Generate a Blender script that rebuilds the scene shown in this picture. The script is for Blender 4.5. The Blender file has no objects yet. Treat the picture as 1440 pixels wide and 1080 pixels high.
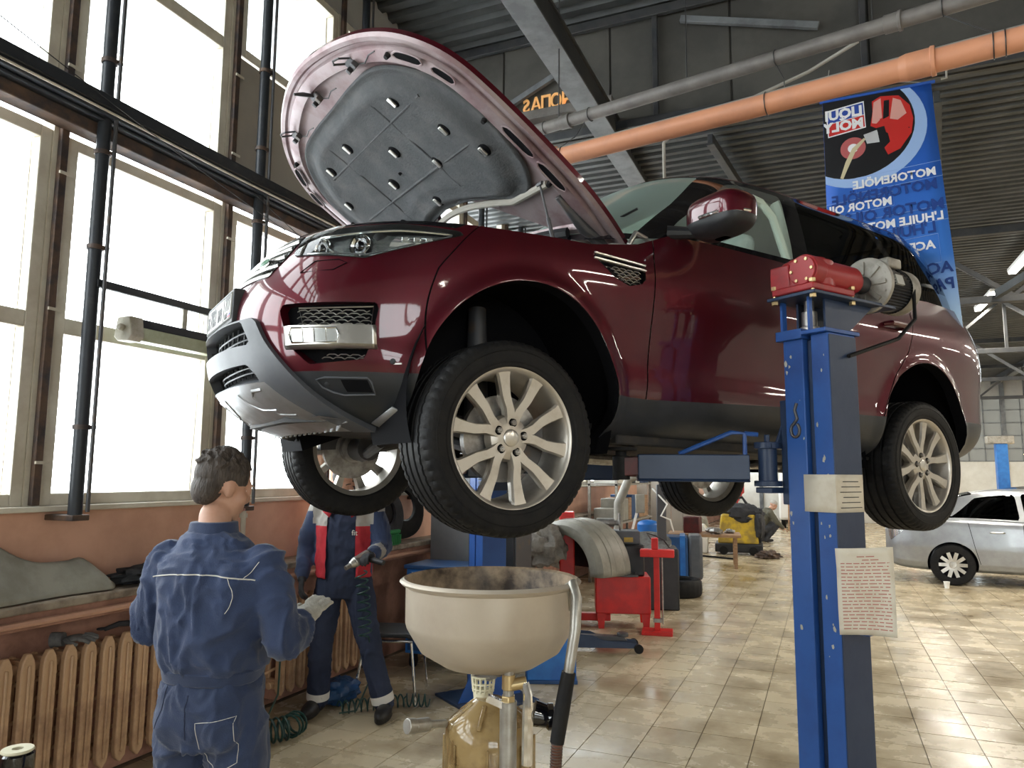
import bpy, bmesh, math, random
import numpy as np
from mathutils import Vector, Matrix, Euler

random.seed(7)
SC = bpy.context.scene
COL = SC.collection
R = math.radians

# ------------------------------------------------------------------ camera
# world: +Y runs along the window wall, +X away from it, camera stands over the origin
YAW, PITCH, ROLL, CAMH = R(22.9), R(6.9), R(0.4), 1.68
f0 = Vector((-math.sin(YAW), math.cos(YAW), 0)); r0 = Vector((math.cos(YAW), math.sin(YAW), 0)); up = Vector((0, 0, 1))
FW = f0 * math.cos(PITCH) + up * math.sin(PITCH); u0 = up * math.cos(PITCH) - f0 * math.sin(PITCH)
RT = r0 * math.cos(ROLL) + u0 * math.sin(ROLL); UPV = u0 * math.cos(ROLL) - r0 * math.sin(ROLL)
cd = bpy.data.cameras.new('camera'); cam = bpy.data.objects.new('camera', cd); COL.objects.link(cam)
cam.matrix_world = Matrix(((RT.x, UPV.x, -FW.x, 0), (RT.y, UPV.y, -FW.y, 0), (RT.z, UPV.z, -FW.z, CAMH), (0, 0, 0, 1)))
cd.sensor_fit = 'HORIZONTAL'; cd.sensor_width = 36; cd.lens = 26.0; cd.clip_start = 0.02; cd.clip_end = 200
SC.camera = cam

# ------------------------------------------------------------------ sky and exposure
wd = bpy.data.worlds.new('overcast_sky'); SC.world = wd; wd.use_nodes = True
bg = wd.node_tree.nodes['Background']; bg.inputs[0].default_value = (0.93, 0.97, 1.0, 1); bg.inputs[1].default_value = 5.5
SC.view_settings.view_transform = 'Standard'; SC.view_settings.look = 'None'
SC.view_settings.exposure = 0.8; SC.view_settings.gamma = 1.0; SC.view_settings.use_curve_mapping = False
try:
    SC.cycles.max_bounces = 9; SC.cycles.diffuse_bounces = 5; SC.cycles.transparent_max_bounces = 16
    SC.cycles.use_denoising = True; SC.cycles.sample_clamp_indirect = 8.0
except Exception: pass

def area(name, loc, rot, sx, sy, power, col=(1, 1, 1), portal=False, parent=None):
    ld = bpy.data.lights.new(name, 'AREA'); ld.shape = 'RECTANGLE'; ld.size = sx; ld.size_y = sy; ld.energy = power; ld.color = col
    if portal: ld.cycles.is_portal = True
    o = bpy.data.objects.new(name, ld); o.location = loc; o.rotation_euler = rot; COL.objects.link(o)
    if parent: o.parent = parent
    return o
# portals: they emit nothing, they only guide the sky light through the window openings
area('window_portal', (-4.15, 7.0, 3.7), (0, R(-90), 0), 4.6, 22.0, 1, portal=True)
area('gate_portal', (6.0, -7.6, 2.6), (R(90), 0, 0), 12.0, 4.2, 1, portal=True)

# ------------------------------------------------------------------ materials
MAT = {}
def mat(name, col, rough=0.5, metal=0.0, col2=None, nscale=6.0, nlo=0.4, nhi=0.6, detail=6.0, bump=0.0, bscale=40.0, coat=0.0,
        rough2=None, emit=None, estr=0.0, alpha=None, spec=0.5, stretch=None, trans=0.0, ior=1.45, rand=0.0, sheen=0.0, world=False):
    """principled material: colour mixed by object-space noise (dirt, fade), optional roughness variation and fine bump"""
    m = bpy.data.materials.new(name); m.use_nodes = True; MAT[name] = m
    nt = m.node_tree; b = nt.nodes['Principled BSDF']; L = nt.links
    b.inputs['Base Color'].default_value = (*col, 1); b.inputs['Roughness'].default_value = rough; b.inputs['Metallic'].default_value = metal
    b.inputs['Specular IOR Level'].default_value = spec; b.inputs['Coat Weight'].default_value = coat; b.inputs['Coat Roughness'].default_value = 0.04
    b.inputs['Transmission Weight'].default_value = trans; b.inputs['IOR'].default_value = ior; b.inputs['Sheen Weight'].default_value = sheen
    tc = nt.nodes.new('ShaderNodeTexCoord'); src = tc.outputs['Object']
    if world: src = nt.nodes.new('ShaderNodeNewGeometry').outputs['Position']
    if stretch:
        mp = nt.nodes.new('ShaderNodeMapping'); mp.inputs['Scale'].default_value = stretch; L.new(src, mp.inputs[0]); src = mp.outputs[0]
    if col2 is not None or rough2 is not None:
        n = nt.nodes.new('ShaderNodeTexNoise'); n.inputs['Scale'].default_value = nscale; n.inputs['Detail'].default_value = detail; n.inputs['Roughness'].default_value = 0.62
        L.new(src, n.inputs['Vector'])
        r = nt.nodes.new('ShaderNodeMapRange'); r.inputs[1].default_value = nlo; r.inputs[2].default_value = nhi; L.new(n.outputs[0], r.inputs[0])
        if col2 is not None:
            mx = nt.nodes.new('ShaderNodeMix'); mx.data_type = 'RGBA'; mx.inputs[6].default_value = (*col, 1); mx.inputs[7].default_value = (*col2, 1)
            L.new(r.outputs[0], mx.inputs[0]); out = mx.outputs[2]
            if rand:
                oi = nt.nodes.new('ShaderNodeObjectInfo'); hs = nt.nodes.new('ShaderNodeHueSaturation')
                mr = nt.nodes.new('ShaderNodeMapRange'); mr.inputs[3].default_value = 1 - rand; mr.inputs[4].default_value = 1 + rand
                L.new(oi.outputs['Random'], mr.inputs[0]); L.new(mr.outputs[0], hs.inputs['Value']); L.new(out, hs.inputs['Color']); out = hs.outputs[0]
            L.new(out, b.inputs['Base Color'])
        if rough2 is not None:
            m2 = nt.nodes.new('ShaderNodeMapRange'); m2.inputs[3].default_value = rough; m2.inputs[4].default_value = rough2
            L.new(r.outputs[0], m2.inputs[0]); L.new(m2.outputs[0], b.inputs['Roughness'])
    if bump:
        n2 = nt.nodes.new('ShaderNodeTexNoise'); n2.inputs['Scale'].default_value = bscale; n2.inputs['Detail'].default_value = 4; L.new(src, n2.inputs['Vector'])
        bp = nt.nodes.new('ShaderNodeBump'); bp.inputs['Strength'].default_value = bump; bp.inputs['Distance'].default_value = 0.01
        L.new(n2.outputs[0], bp.inputs['Height']); L.new(bp.outputs[0], b.inputs['Normal'])
    if emit: b.inputs['Emission Color'].default_value = (*emit, 1); b.inputs['Emission Strength'].default_value = estr
    return m

def glass(name, tint, refl=0.08, rough=0.0, opac=0.0):
    """thin pane: tinted transparency under a fresnel reflection"""
    m = bpy.data.materials.new(name); m.use_nodes = True; MAT[name] = m; nt = m.node_tree; L = nt.links
    nt.nodes.remove(nt.nodes['Principled BSDF']); out = nt.nodes['Material Output']
    t = nt.nodes.new('ShaderNodeBsdfTransparent'); t.inputs[0].default_value = (*tint, 1)
    g = nt.nodes.new('ShaderNodeBsdfGlossy'); g.inputs['Roughness'].default_value = rough
    fr = nt.nodes.new('ShaderNodeFresnel'); fr.inputs[0].default_value = 1.5
    ge = nt.nodes.new('ShaderNodeNewGeometry'); iv = nt.nodes.new('ShaderNodeMath'); iv.operation = 'SUBTRACT'; iv.inputs[0].default_value = 1; L.new(ge.outputs['Backfacing'], iv.inputs[1])
    mu = nt.nodes.new('ShaderNodeMath'); mu.operation = 'MULTIPLY'; L.new(fr.outputs[0], mu.inputs[0]); L.new(iv.outputs[0], mu.inputs[1])   # no total reflection on the pane's far face
    mx = nt.nodes.new('ShaderNodeMixShader'); L.new(mu.outputs[0], mx.inputs[0]); L.new(t.outputs[0], mx.inputs[1]); L.new(g.outputs[0], mx.inputs[2])
    last = mx.outputs[0]
    if opac:
        d = nt.nodes.new('ShaderNodeBsdfDiffuse'); d.inputs[0].default_value = (*tint, 1); m2 = nt.nodes.new('ShaderNodeMixShader'); m2.inputs[0].default_value = opac
        L.new(last, m2.inputs[1]); L.new(d.outputs[0], m2.inputs[2]); last = m2.outputs[0]
    L.new(last, out.inputs[0]); return m

# ------------------------------------------------------------------ mesh builder
class B:
    def __init__(self): self.v = []; self.f = []; self.m = Matrix.Identity(4)
    def add(self, vs, fs):
        o = len(self.v); self.v += [tuple(self.m @ Vector(p)) for p in vs]; self.f += [tuple(o + i for i in q) for q in fs]; return self
    def box(self, c, s, rot=None):
        x, y, z = s[0] / 2, s[1] / 2, s[2] / 2; e = rot.to_matrix() if isinstance(rot, Euler) else rot
        vs = []
        for p in ((-x, -y, -z), (x, -y, -z), (x, y, -z), (-x, y, -z), (-x, -y, z), (x, -y, z), (x, y, z), (-x, y, z)):
            p = Vector(p); p = e @ p if e else p; vs.append(p + Vector(c))
        return self.add(vs, [(0, 3, 2, 1), (4, 5, 6, 7), (0, 1, 5, 4), (1, 2, 6, 5), (2, 3, 7, 6), (3, 0, 4, 7)])
    def b2(self, lo, hi):
        return self.box([(a + b) / 2 for a, b in zip(lo, hi)], [abs(b - a) for a, b in zip(lo, hi)])
    def beam(self, p0, p1, w, h, upv=(0, 0, 1)):
        """rectangular bar from p0 to p1, w across and h along upv"""
        p0, p1 = Vector(p0), Vector(p1); d = p1 - p0; x = d.normalized(); u = Vector(upv)
        y = u.cross(x)
        if y.length < 1e-4: y = Vector((1, 0, 0)).cross(x)
        y.normalize(); z = x.cross(y); e = Matrix((x, y, z)).transposed()
        return self.box((p0 + p1) / 2, (d.length, w, h), e)
    def cyl(self, p0, p1, r0, r1=None, n=16, cap=True):
        r1 = r0 if r1 is None else r1; p0, p1 = Vector(p0), Vector(p1); a = (p1 - p0).normalized()
        t = Vector((0, 0, 1)) if abs(a.z) < .9 else Vector((1, 0, 0)); x = t.cross(a).normalized(); y = a.cross(x)
        vs = []
        for p, r in ((p0, r0), (p1, r1)):
            for i in range(n): q = 2 * math.pi * i / n; vs.append(p + x * r * math.cos(q) + y * r * math.sin(q))
        fs = [(i, (i + 1) % n, n + (i + 1) % n, n + i) for i in range(n)]
        if cap: fs += [tuple(range(n - 1, -1, -1)), tuple(range(n, 2 * n))]
        return self.add(vs, fs)
    def tube(self, pts, r, n=8, closed=False, cap=True):
        pts = [Vector(p) for p in pts]; N = len(pts); rs = r if isinstance(r, (list, tuple)) else [r] * N; vs = []; x = None
        for i, p in enumerate(pts):
            a = pts[(i + 1) % N] if (closed or i < N - 1) else p; b = pts[i - 1] if (closed or i > 0) else p
            d = (a - b).normalized()
            if x is None:
                t = Vector((0, 0, 1)) if abs(d.z) < .9 else Vector((1, 0, 0)); x = t.cross(d).normalized()
            else: x = (x - d * x.dot(d)).normalized()
            y = d.cross(x)
            for k in range(n): q = 2 * math.pi * k / n; vs.append(p + (x * math.cos(q) + y * math.sin(q)) * rs[i])
        fs = []
        for i in range(N if closed else N - 1):
            j = (i + 1) % N
            for k in range(n): k2 = (k + 1) % n; fs.append((i * n + k, i * n + k2, j * n + k2, j * n + k))
        if cap and not closed: fs += [tuple(range(n - 1, -1, -1)), tuple((N - 1) * n + k for k in range(n))]
        return self.add(vs, fs)
    def lathe(self, prof, n=32, o=(0, 0, 0), axis=(0, 0, 1), closed=False, mod=None):
        """prof: (radius, height) pairs turned round axis through o; mod(k, i) scales the radius of profile point i at step k"""
        a = Vector(axis).normalized(); t = Vector((1, 0, 0)) if abs(a.x) < .9 else Vector((0, 0, 1)); x = (t - a * t.dot(a)).normalized(); y = a.cross(x); o = Vector(o)
        vs = []; M = len(prof)
        for k in range(n):
            q = 2 * math.pi * k / n; c, s = math.cos(q), math.sin(q)
            for i, (r, h) in enumerate(prof):
                rr = r + (mod(k, i) if mod else 0); vs.append(o + a * h + (x * c + y * s) * rr)
        fs = []
        for k in range(n):
            j = (k + 1) % n
            for i in range(M if closed else M - 1): i2 = (i + 1) % M; fs.append((k * M + i, j * M + i, j * M + i2, k * M + i2))
        return self.add(vs, fs)
    def prism(self, poly, o, ux, uy, d):
        """2D polygon in the plane (o; ux, uy) pushed along d"""
        o, ux, uy, d = Vector(o), Vector(ux), Vector(uy), Vector(d); n = len(poly)
        a = [o + ux * p[0] + uy * p[1] for p in poly]; b = [p + d for p in a]
        return self.add(a + b, [tuple(range(n - 1, -1, -1)), tuple(range(n, 2 * n))] + [(i, (i + 1) % n, n + (i + 1) % n, n + i) for i in range(n)])
    def ball(self, c, r, n=16, m=10, e=None):
        r = r if isinstance(r, (list, tuple)) else (r, r, r); vs = []; c = Vector(c)
        for j in range(m + 1):
            t = math.pi * j / m
            for i in range(n):
                q = 2 * math.pi * i / n; p = Vector((r[0] * math.sin(t) * math.cos(q), r[1] * math.sin(t) * math.sin(q), r[2] * math.cos(t))); vs.append(c + (e @ p if e else p))
        fs = [(j * n + i, (j + 1) * n + i, (j + 1) * n + (i + 1) % n, j * n + (i + 1) % n) for j in range(m) for i in range(n)]
        return self.add(vs, fs)
    def grid(self, rows):
        n = len(rows[0]); o = [p for r in rows for p in r]
        return self.add(o, [(i * n + k, i * n + k + 1, (i + 1) * n + k + 1, (i + 1) * n + k) for i in range(len(rows) - 1) for k in range(n - 1)])
    def mesh(self, name, weld=True, recalc=True, sharp=35):
        me = bpy.data.meshes.new(name); me.from_pydata(self.v, [], self.f)
        bm = bmesh.new(); bm.from_mesh(me)
        if weld: bmesh.ops.remove_doubles(bm, verts=bm.verts, dist=1e-5)
        bmesh.ops.dissolve_degenerate(bm, edges=bm.edges, dist=1e-6)
        if recalc: bmesh.ops.recalc_face_normals(bm, faces=bm.faces)
        bm.to_mesh(me); bm.free()
        me.shade_smooth(); me.set_sharp_from_angle(angle=R(sharp)); return me
    def build(self, name, m, parent=None, bevel=0.0, sharp=35, weld=True, recalc=True, solid=0.0, subdiv=0):
        return link(name, self.mesh(name, weld, recalc, sharp), m, parent, bevel, solid, subdiv)

def link(name, me, m, parent=None, bevel=0.0, solid=0.0, subdiv=0):
    o = bpy.data.objects.new(name, me); COL.objects.link(o)
    if m is not None: me.materials.append(MAT[m] if isinstance(m, str) else m)
    if parent: o.parent = parent
    if solid: s = o.modifiers.new('solid', 'SOLIDIFY'); s.thickness = solid; s.offset = 0
    if subdiv: s = o.modifiers.new('sub', 'SUBSURF'); s.levels = subdiv; s.render_levels = subdiv
    if bevel:
        b = o.modifiers.new('bevel', 'BEVEL'); b.width = bevel; b.segments = 2; b.limit_method = 'ANGLE'; b.angle_limit = R(40); b.use_clamp_overlap = True
    return o

def tag(o, label=None, cat=None, group=None, kind=None):
    if label: o['label'] = label
    if cat: o['category'] = cat
    if group: o['group'] = group
    if kind: o['kind'] = kind
    return o
def thing(name, label, cat, loc=(0, 0, 0), rz=0.0, group=None):
    o = bpy.data.objects.new(name, None); o.empty_display_size = .1; COL.objects.link(o); o.location = loc; o.rotation_euler = (0, 0, rz)
    return tag(o, label, cat, group)
def struct(o): o['kind'] = 'structure'; return o
def kids(o): return [c for c in bpy.data.objects if c.parent == o]
def dup(o, parent=None):
    c = o.copy(); COL.objects.link(c); c.parent = parent
    for ch in kids(o): dup(ch, c)
    return c
def text(name, s, size, m, parent, mtx, ext=0.0006, align='CENTER', sx=1.0, bold=0.0):
    cu = bpy.data.curves.new(name, 'FONT'); cu.body = s; cu.size = size; cu.extrude = ext; cu.align_x = align; cu.align_y = 'CENTER'; cu.offset = bold; cu.resolution_u = 3
    tmp = bpy.data.objects.new(name, cu); COL.objects.link(tmp)
    dg = bpy.context.evaluated_depsgraph_get(); me = bpy.data.meshes.new_from_object(tmp.evaluated_get(dg)); bpy.data.objects.remove(tmp)
    me.transform(Matrix.Diagonal((sx, 1, 1, 1))); me.materials.clear()
    o = link(name, me, m, parent); o.matrix_basis = mtx; return o
def frame(o, x, y, z=None):
    x, y = Vector(x).normalized(), Vector(y); y = (y - x * y.dot(x)).normalized(); z = x.cross(y)
    return Matrix(((x.x, y.x, z.x, o[0]), (x.y, y.y, z.y, o[1]), (x.z, y.z, z.z, o[2]), (0, 0, 0, 1)))

mat('car_paint', (.072, .003, .009), .36, .45, col2=(.064, .003, .009), coat=1.0, spec=.2)
mat('gloss_black', (.004, .004, .006), .06, 0, coat=1.0)
mat('black_plastic', (.012, .013, .015), .45, 0, col2=(.02, .02, .022), nscale=12, bump=.08, bscale=300)
mat('grey_plastic', (.085, .09, .10), .42, 0, col2=(.07, .075, .085), nscale=10, bump=.05, bscale=400)
mat('dark_plastic', (.016, .019, .022), .42, 0, col2=(.024, .026, .03), nscale=7, bump=.05, bscale=400)
mat('silver_plastic', (.42, .43, .44), .32, .75, col2=(.34, .34, .34), nscale=5, rough2=.45)
mat('satin_silver', (.62, .61, .58), .28, .9, col2=(.5, .48, .44), nscale=8)
mat('wheel_silver', (.52, .49, .44), .36, .75, col2=(.38, .33, .27), nscale=9, nlo=.5, nhi=.8, rough2=.55)
mat('chrome', (.8, .8, .8), .08, 1.0)
mat('steel', (.45, .44, .42), .35, .9, col2=(.3, .28, .26), nscale=14, rough2=.55)
mat('dark_steel', (.09, .09, .095), .5, .6, col2=(.14, .10, .07), nscale=10, nlo=.55, nhi=.75)
mat('rubber', (.008, .008, .009), .6, 0, col2=(.013, .0125, .012), nscale=18, bump=.12, bscale=180, spec=.22)
mat('void_black', (.004, .004, .005), .8, spec=.1)
mat('underbody', (.018, .017, .017), .75, 0, col2=(.06, .045, .032), nscale=5, nlo=.5, nhi=.75)
mat('lamp_reflector', (.7, .72, .72), .12, .9)
mat('plate_white', (.50, .50, .47), .5, 0, col2=(.38, .36, .32), nscale=25, nlo=.55, nhi=.8, spec=.2)
mat('ink_black', (.008, .008, .01), .5)
mat('white_paint', (.78, .77, .73), .5)
glass('lens_clear', (.93, .95, .95)); glass('windscreen_glass', (.66, .84, .76), opac=.28); glass('window_glass', (.97, .985, .98)); glass('door_glass', (.85, .94, .90), opac=.10); glass('privacy_glass', (.035, .04, .045))  # windscreen and door glass: opac adds a diffuse film standing for pale light

# ================================================================== THE HALL
mat('tile_beige', (.53, .44, .295), .30, 0, col2=(.255, .19, .11), nscale=1.9, nlo=.43, nhi=.72, rough2=.08, bump=.05, bscale=9, rand=.10, world=True)
mat('grout', (.10, .075, .05), .8, 0, col2=(.2, .15, .1), nscale=2)
mat('wall_salmon', (.64, .37, .26), .55, 0, col2=(.55, .31, .215), nscale=2.5, bump=.12, bscale=18)
mat('wall_brown', (.40, .21, .15), .6, 0, col2=(.26, .13, .09), nscale=4, nlo=.45, nhi=.6, bump=.15, bscale=20)
mat('ledge_grey', (.36, .30, .23), .7, 0, col2=(.18, .14, .11), nscale=7, bump=.3, bscale=30)
mat('frame_cream', (.66, .62, .52), .4, 0, col2=(.52, .47, .38), nscale=3)
mat('rust_steel', (.12, .075, .05), .6, .2, col2=(.05, .04, .04), nscale=8, nlo=.4, nhi=.6, bump=.15, bscale=60)
mat('dark_paint', (.022, .026, .032), .45, .1, col2=(.05, .05, .05), nscale=9, nlo=.55, nhi=.75, bump=.1, bscale=50)
mat('panel_beige', (.36, .32, .27), .6, 0, col2=(.31, .28, .24), nscale=2)
mat('deck_grey', (.066, .069, .068), .5, .3, col2=(.042, .045, .044), nscale=2)
mat('fascia_grey', (.078, .074, .064), .8, 0, col2=(.052, .05, .044), nscale=1.6, bump=.1, bscale=10)
mat('beam_grey', (.17, .18, .185), .55, .1, col2=(.11, .115, .12), nscale=5, bump=.1, bscale=30)
mat('beam_dark', (.03, .033, .037), .5, .1, col2=(.05, .05, .05), nscale=5)
mat('wall_white', (.72, .71, .66), .7, 0, col2=(.6, .58, .52), nscale=1.2)
mat('wall_grey', (.40, .39, .36), .75, 0, col2=(.3, .29, .27), nscale=1.0)
mat('pipe_orange', (.60, .27, .15), .45, 0, col2=(.48, .22, .13), nscale=5, nlo=.5, nhi=.75)
mat('pipe_grey', (.17, .155, .14), .5, 0, col2=(.11, .10, .09), nscale=4)
mat('dust_grey', (.34, .32, .28), .9)
mat('wire', (.06, .06, .06), .4, .6)
mat('lamp_glow', (.9, .9, .88), .5, emit=(1, .96, .88), estr=5.0)
mat('lamp_body', (.55, .53, .45), .5, 0, col2=(.35, .32, .24), nscale=8)
mat('lamp_green', (.50, .56, .40), .25, 0, col2=(.40, .42, .28), nscale=6)
mat('soffit', (.55, .58, .58), .6); mat('snow', (.85, .86, .88), .9)

# ---- floor: every tile near the camera its own piece
TX, TY, TX0, TY0 = .328, .301, -1.473, 5.175
b = B(); b.b2((-4.0, -7.2, -.12), (16.1, 30.2, -.006)); FLOOR = struct(b.build('floor', 'grout'))
tb = B(); tb.box((0, 0, -.005), (TX - .006, TY - .006, .01)); TILE = tb.mesh('tile'); TILE.materials.append(MAT['tile_beige'])
tiles = []
def proj(p):
    d = Vector(p) - Vector((0, 0, CAMH)); z = d.dot(FW)
    return (720 + 1040 * d.dot(RT) / z, 540 - 1040 * d.dot(UPV) / z, z) if z > .2 else None
for i in range(-8, 53):
    for j in range(-40, 82):
        cx, cy = TX0 + (i + .5) * TX, TY0 + (j + .5) * TY
        if cx < -3.72 or cy < -7 or cy > 29.9 or cx > 15.9: continue
        q = proj((cx, cy, 0)); s = 0
        if q and -60 < q[0] < 1500 and 640 < q[1] < 1130: s = 1 / q[2] ** 3
        tiles.append((s, cx, cy))
tiles.sort(reverse=True)
for s, cx, cy in tiles[:300]:
    o = bpy.data.objects.new('tile', TILE); COL.objects.link(o); o.parent = FLOOR; o.location = (cx, cy, random.uniform(-.0012, .0008))
    o.rotation_euler = (random.uniform(-.003, .003), random.uniform(-.003, .003), 0)
b = B()
for s, cx, cy in tiles[300:]: b.box((cx, cy, -.005 + random.uniform(-.0012, .0005)), (TX - .006, TY - .006, .01))
o = b.build('tile_field', 'tile_beige', FLOOR, weld=False, recalc=False); o['kind'] = 'stuff'

# ---- window wall
WX = -3.87
b = B(); b.b2((WX - .35, -7.2, -.1), (WX + .03, 30.2, 1.02)); wl = struct(b.build('wall_left', 'wall_brown'))
b = B(); b.b2((WX - .35, -7.2, 1.02), (WX, 30.2, 1.46)); b.build('wall_band', 'wall_salmon', wl)
b = B(); b.b2((WX - .35, -7.2, 5.78), (WX, 30.2, 6.4)); b.build('wall_head', 'wall_grey', wl)
b = B(); b.b2((WX, -7.2, .985), (WX + .27, 30.2, 1.03)); struct(b.build('trim_3', 'ledge_grey', bevel=.012))
b = B(); b.b2((WX, -7.2, .90), (WX + .235, 30.2, .985)); struct(b.build('trim_4', 'wall_brown', bevel=.01))
b = B(); b.tube([(WX + .25, -7.2, .935), (WX + .25, 9, .935)], .018, 8); tag(b.build('ledge_pipe', 'wall_salmon'), 'salmon painted pipe running below the window ledge', 'pipe')
b = B(); b.b2((WX - .1, -7.2, 1.46), (WX + .05, 30.2, 1.49)); b.build('window_sill', 'frame_cream', wl, bevel=.006)
b = B(); b.b2((WX + .02, -7.2, 0), (WX + .06, 30.2, .12)); b.build('plinth', 'wall_brown', wl, bevel=.008)
PY = [2.655 + 1.25 * k for k in range(-6, 22)]
wn = 0
def window(y0, y1, z0, z1, muntins=()):
    global wn; wn += 1
    fw_ = .065; b = B()
    b.b2((WX - .09, y0, z0), (WX - .01, y0 + fw_, z1)); b.b2((WX - .09, y1 - fw_, z0), (WX - .01, y1, z1))
    b.b2((WX - .09, y0 + fw_, z0), (WX - .01, y1 - fw_, z0 + fw_)); b.b2((WX - .09, y0 + fw_, z1 - fw_), (WX - .01, y1 - fw_, z1))
    for z in muntins: b.b2((WX - .085, y0 + fw_, z - .045), (WX - .012, y1 - fw_, z + .045))
    f = struct(b.build('window_%d' % wn, 'frame_cream', bevel=.006))
    zs = [z0 + fw_] + [v for z in muntins for v in (z - .045, z + .045)] + [z1 - fw_]
    for a, c in zip(zs[::2], zs[1::2]):
        p = B(); p.b2((WX - .052, y0 + fw_, a), (WX - .046, y1 - fw_, c)); p.build('pane', 'window_glass', f)
for k, (y0, y1) in enumerate(zip(PY[:-1], PY[1:])):
    if y1 > 30: break
    a, c = y0 + .045, y1 - .045
    window(a, c, 1.49, 3.56, (2.48,))
    if abs(y0 - 3.905) < .01:
        p = B(); p.b2((WX - .06, a, 3.74), (WX - .02, c, 4.74)); struct(p.build('trim_1', 'panel_beige', bevel=.004))
        window(a, c, 4.76, 5.78)
    else:
        window(a, c, 3.74, 5.78, (4.76,))
b = B()
for y in PY: b.b2((WX - .09, y - .045, 1.46), (WX - .002, y + .045, 5.8))
b.build('mullion_core', 'frame_cream', wl)
for y in PY:      # rusty steel mullion posts with pale clips
    b = B(); b.b2((WX + .001, y - .022, 1.495), (WX + .035, y + .022, 6.19)); m_ = tag(b.build('steel_mullion', 'rust_steel', bevel=.004), ('rusty steel mullion beside the beige wall panel' if abs(y - 3.905) < .01 else 'rusty steel mullion above the grey felt arch liner' if abs(y - 2.655) < .01 else 'rusty steel mullion between two bare window frames'), 'mullion', 'steel mullions of the window wall')
    if 1 < y < 9:
        for z in (1.72, 2.55, 3.32, 3.95, 4.55, 5.2):
            b = B(); b.box((WX + .037, y + .015, z), (.012, .075, .016)); b.build('clip', 'frame_cream', m_)
# dark crane-rail beam and the pipes clipped on the wall
b = B(); b.b2((WX + .06, -7, 3.66), (WX + .24, 30, 3.785)); b.b2((WX + .10, -7, 3.64), (WX + .2, 30, 3.66)); bm_ = tag(b.build('rail_beam', 'dark_paint', bevel=.01), 'long dark steel beam running across the window wall', 'beam')
b = B(); b.b2((WX + .02, -7, 3.57), (WX + .14, 30, 3.645)); b.build('lower_flange', 'rust_steel', bm_, bevel=.006)
for q, z in enumerate((3.675, 3.70)):
    b = B(); b.tube([(WX + .247, y, z + .004 * math.sin(y * 3 + q)) for y in np.arange(-3, 14, .25)], .007, 6); b.build('conduit', 'frame_cream' if q == 0 else 'wire', bm_)
for y in (2.78, 4.03, 5.28, 6.53, 7.78, 9.03):
    b = B(); b.tube([(WX + .17, y, 1.44), (WX + .17, y, 6.19)], .036, 12); p_ = tag(b.build('riser_pipe', 'dark_paint'), {2.78: 'dark vertical pipe holding the near end of the lamp rail', 4.03: 'dark vertical pipe beside the slim cream heating pipe', 5.28: 'dark vertical pipe next to the drop of the orange pipe'}.get(y, 'dark vertical pipe before the windows beyond the grey locker'), 'pipe', 'dark pipes along the window wall')
    b = B(); b.cyl((WX + .225, y + .03, 1.46), (WX + .225, y + .03, 6.18), .011, n=8); b.build('cable', 'dark_steel', p_); b = B(); b.b2((WX + .002, y - .05, 1.415), (WX + .22, y + .05, 1.445)); b.build('foot_bracket', 'rust_steel', p_, bevel=.004)
    for z in (1.9, 2.9, 3.45, 4.0, 4.6): b = B(); b.cyl((WX + .17, y, z), (WX + .17, y, z + .025), .044, n=12); b.box((WX + .21, y + .03, z + .012), (.02, .04, .02)); b.build('clamp', 'rust_steel', p_)
b = B(); b.tube([(WX + .1, 4.11, 1.2), (WX + .1, 4.11, 3.5)], .018, 8); b.cyl((WX + .1, 4.11, 1.36), (WX + .1, 4.11, 1.39), .028, n=10); tag(b.build('heating_pipe', 'frame_cream'), 'slim cream heating pipe rising beside the window mullion', 'pipe')
for q, (a, c) in enumerate((((WX + .26, 1.6, 4.0), (WX + .3, 5.2, 3.28)), ((WX + .27, 3.9, 3.6), (WX + .3, 5.6, 3.2)))):
    b = B(); a, c = Vector(a), Vector(c); b.tube([a.lerp(c, t / 12) - Vector((0, 0, .06 * math.sin(math.pi * t / 12))) for t in range(13)], .003, 5)
    tag(b.build('slack_cable', 'wire'), ('long thin cable hanging slack across the tall windows', 'short thin cable sagging below the dark wall beam')[q], 'cable')
# lamp rail and tube lamp before the window
rl = tag(B().beam((WX + .2, 2.78, 2.71), (WX + .2, 4.03, 2.71), .03, .045).build('lamp_rail', 'dark_paint', bevel=.004), 'dark steel rail fixed between two window pipes', 'rail')
b = B(); b.box((WX + .2, 3.40, 2.60), (.012, .035, .2)); b.build('hanger', 'lamp_body', rl)
t = thing('tube_lamp', 'old fluorescent tube lamp with greenish cover hung before window', 'lamp', (WX + .22, 3.02, 2.50))
b = B(); b.b2((-.05, 0, .0), (.05, 1.3, .05)); b.build('housing', 'dark_paint', t, bevel=.006)
b = B(); b.prism([(-.07, -.06), (-.05, .055), (.05, .055), (.07, -.06), (.04, -.085), (-.04, -.085)], (0, -.07, 0), (1, 0, 0), (0, 0, 1), (0, .09, 0)); b.cyl((0, -.1, -.01), (0, -.07, -.01), .02, n=10); b.build('end_cap', 'lamp_body', t, bevel=.006)
b = B(); b.prism([(-.06, 0), (-.045, -.075), (.045, -.075), (.06, 0)], (0, .02, 0), (1, 0, 0), (0, 0, 1), (0, 1.26, 0)); b.build('diffuser', 'lamp_green', t, bevel=.008)

# outside: snow ground, pale soffit of a canopy
b = B(); b.b2((-40, -20, -.4), (-4.4, 45, -.3)); struct(b.build('ground_outside', 'snow'))
b = B(); b.b2((-7.4, 3.0, 6.5), (-4.0, 12, 6.56))
for k in range(30): b.b2((-7.4, 3.1 + .3 * k, 6.46), (-4.0, 3.14 + .3 * k, 6.5))
struct(b.build('canopy_soffit', 'soffit'))

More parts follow.
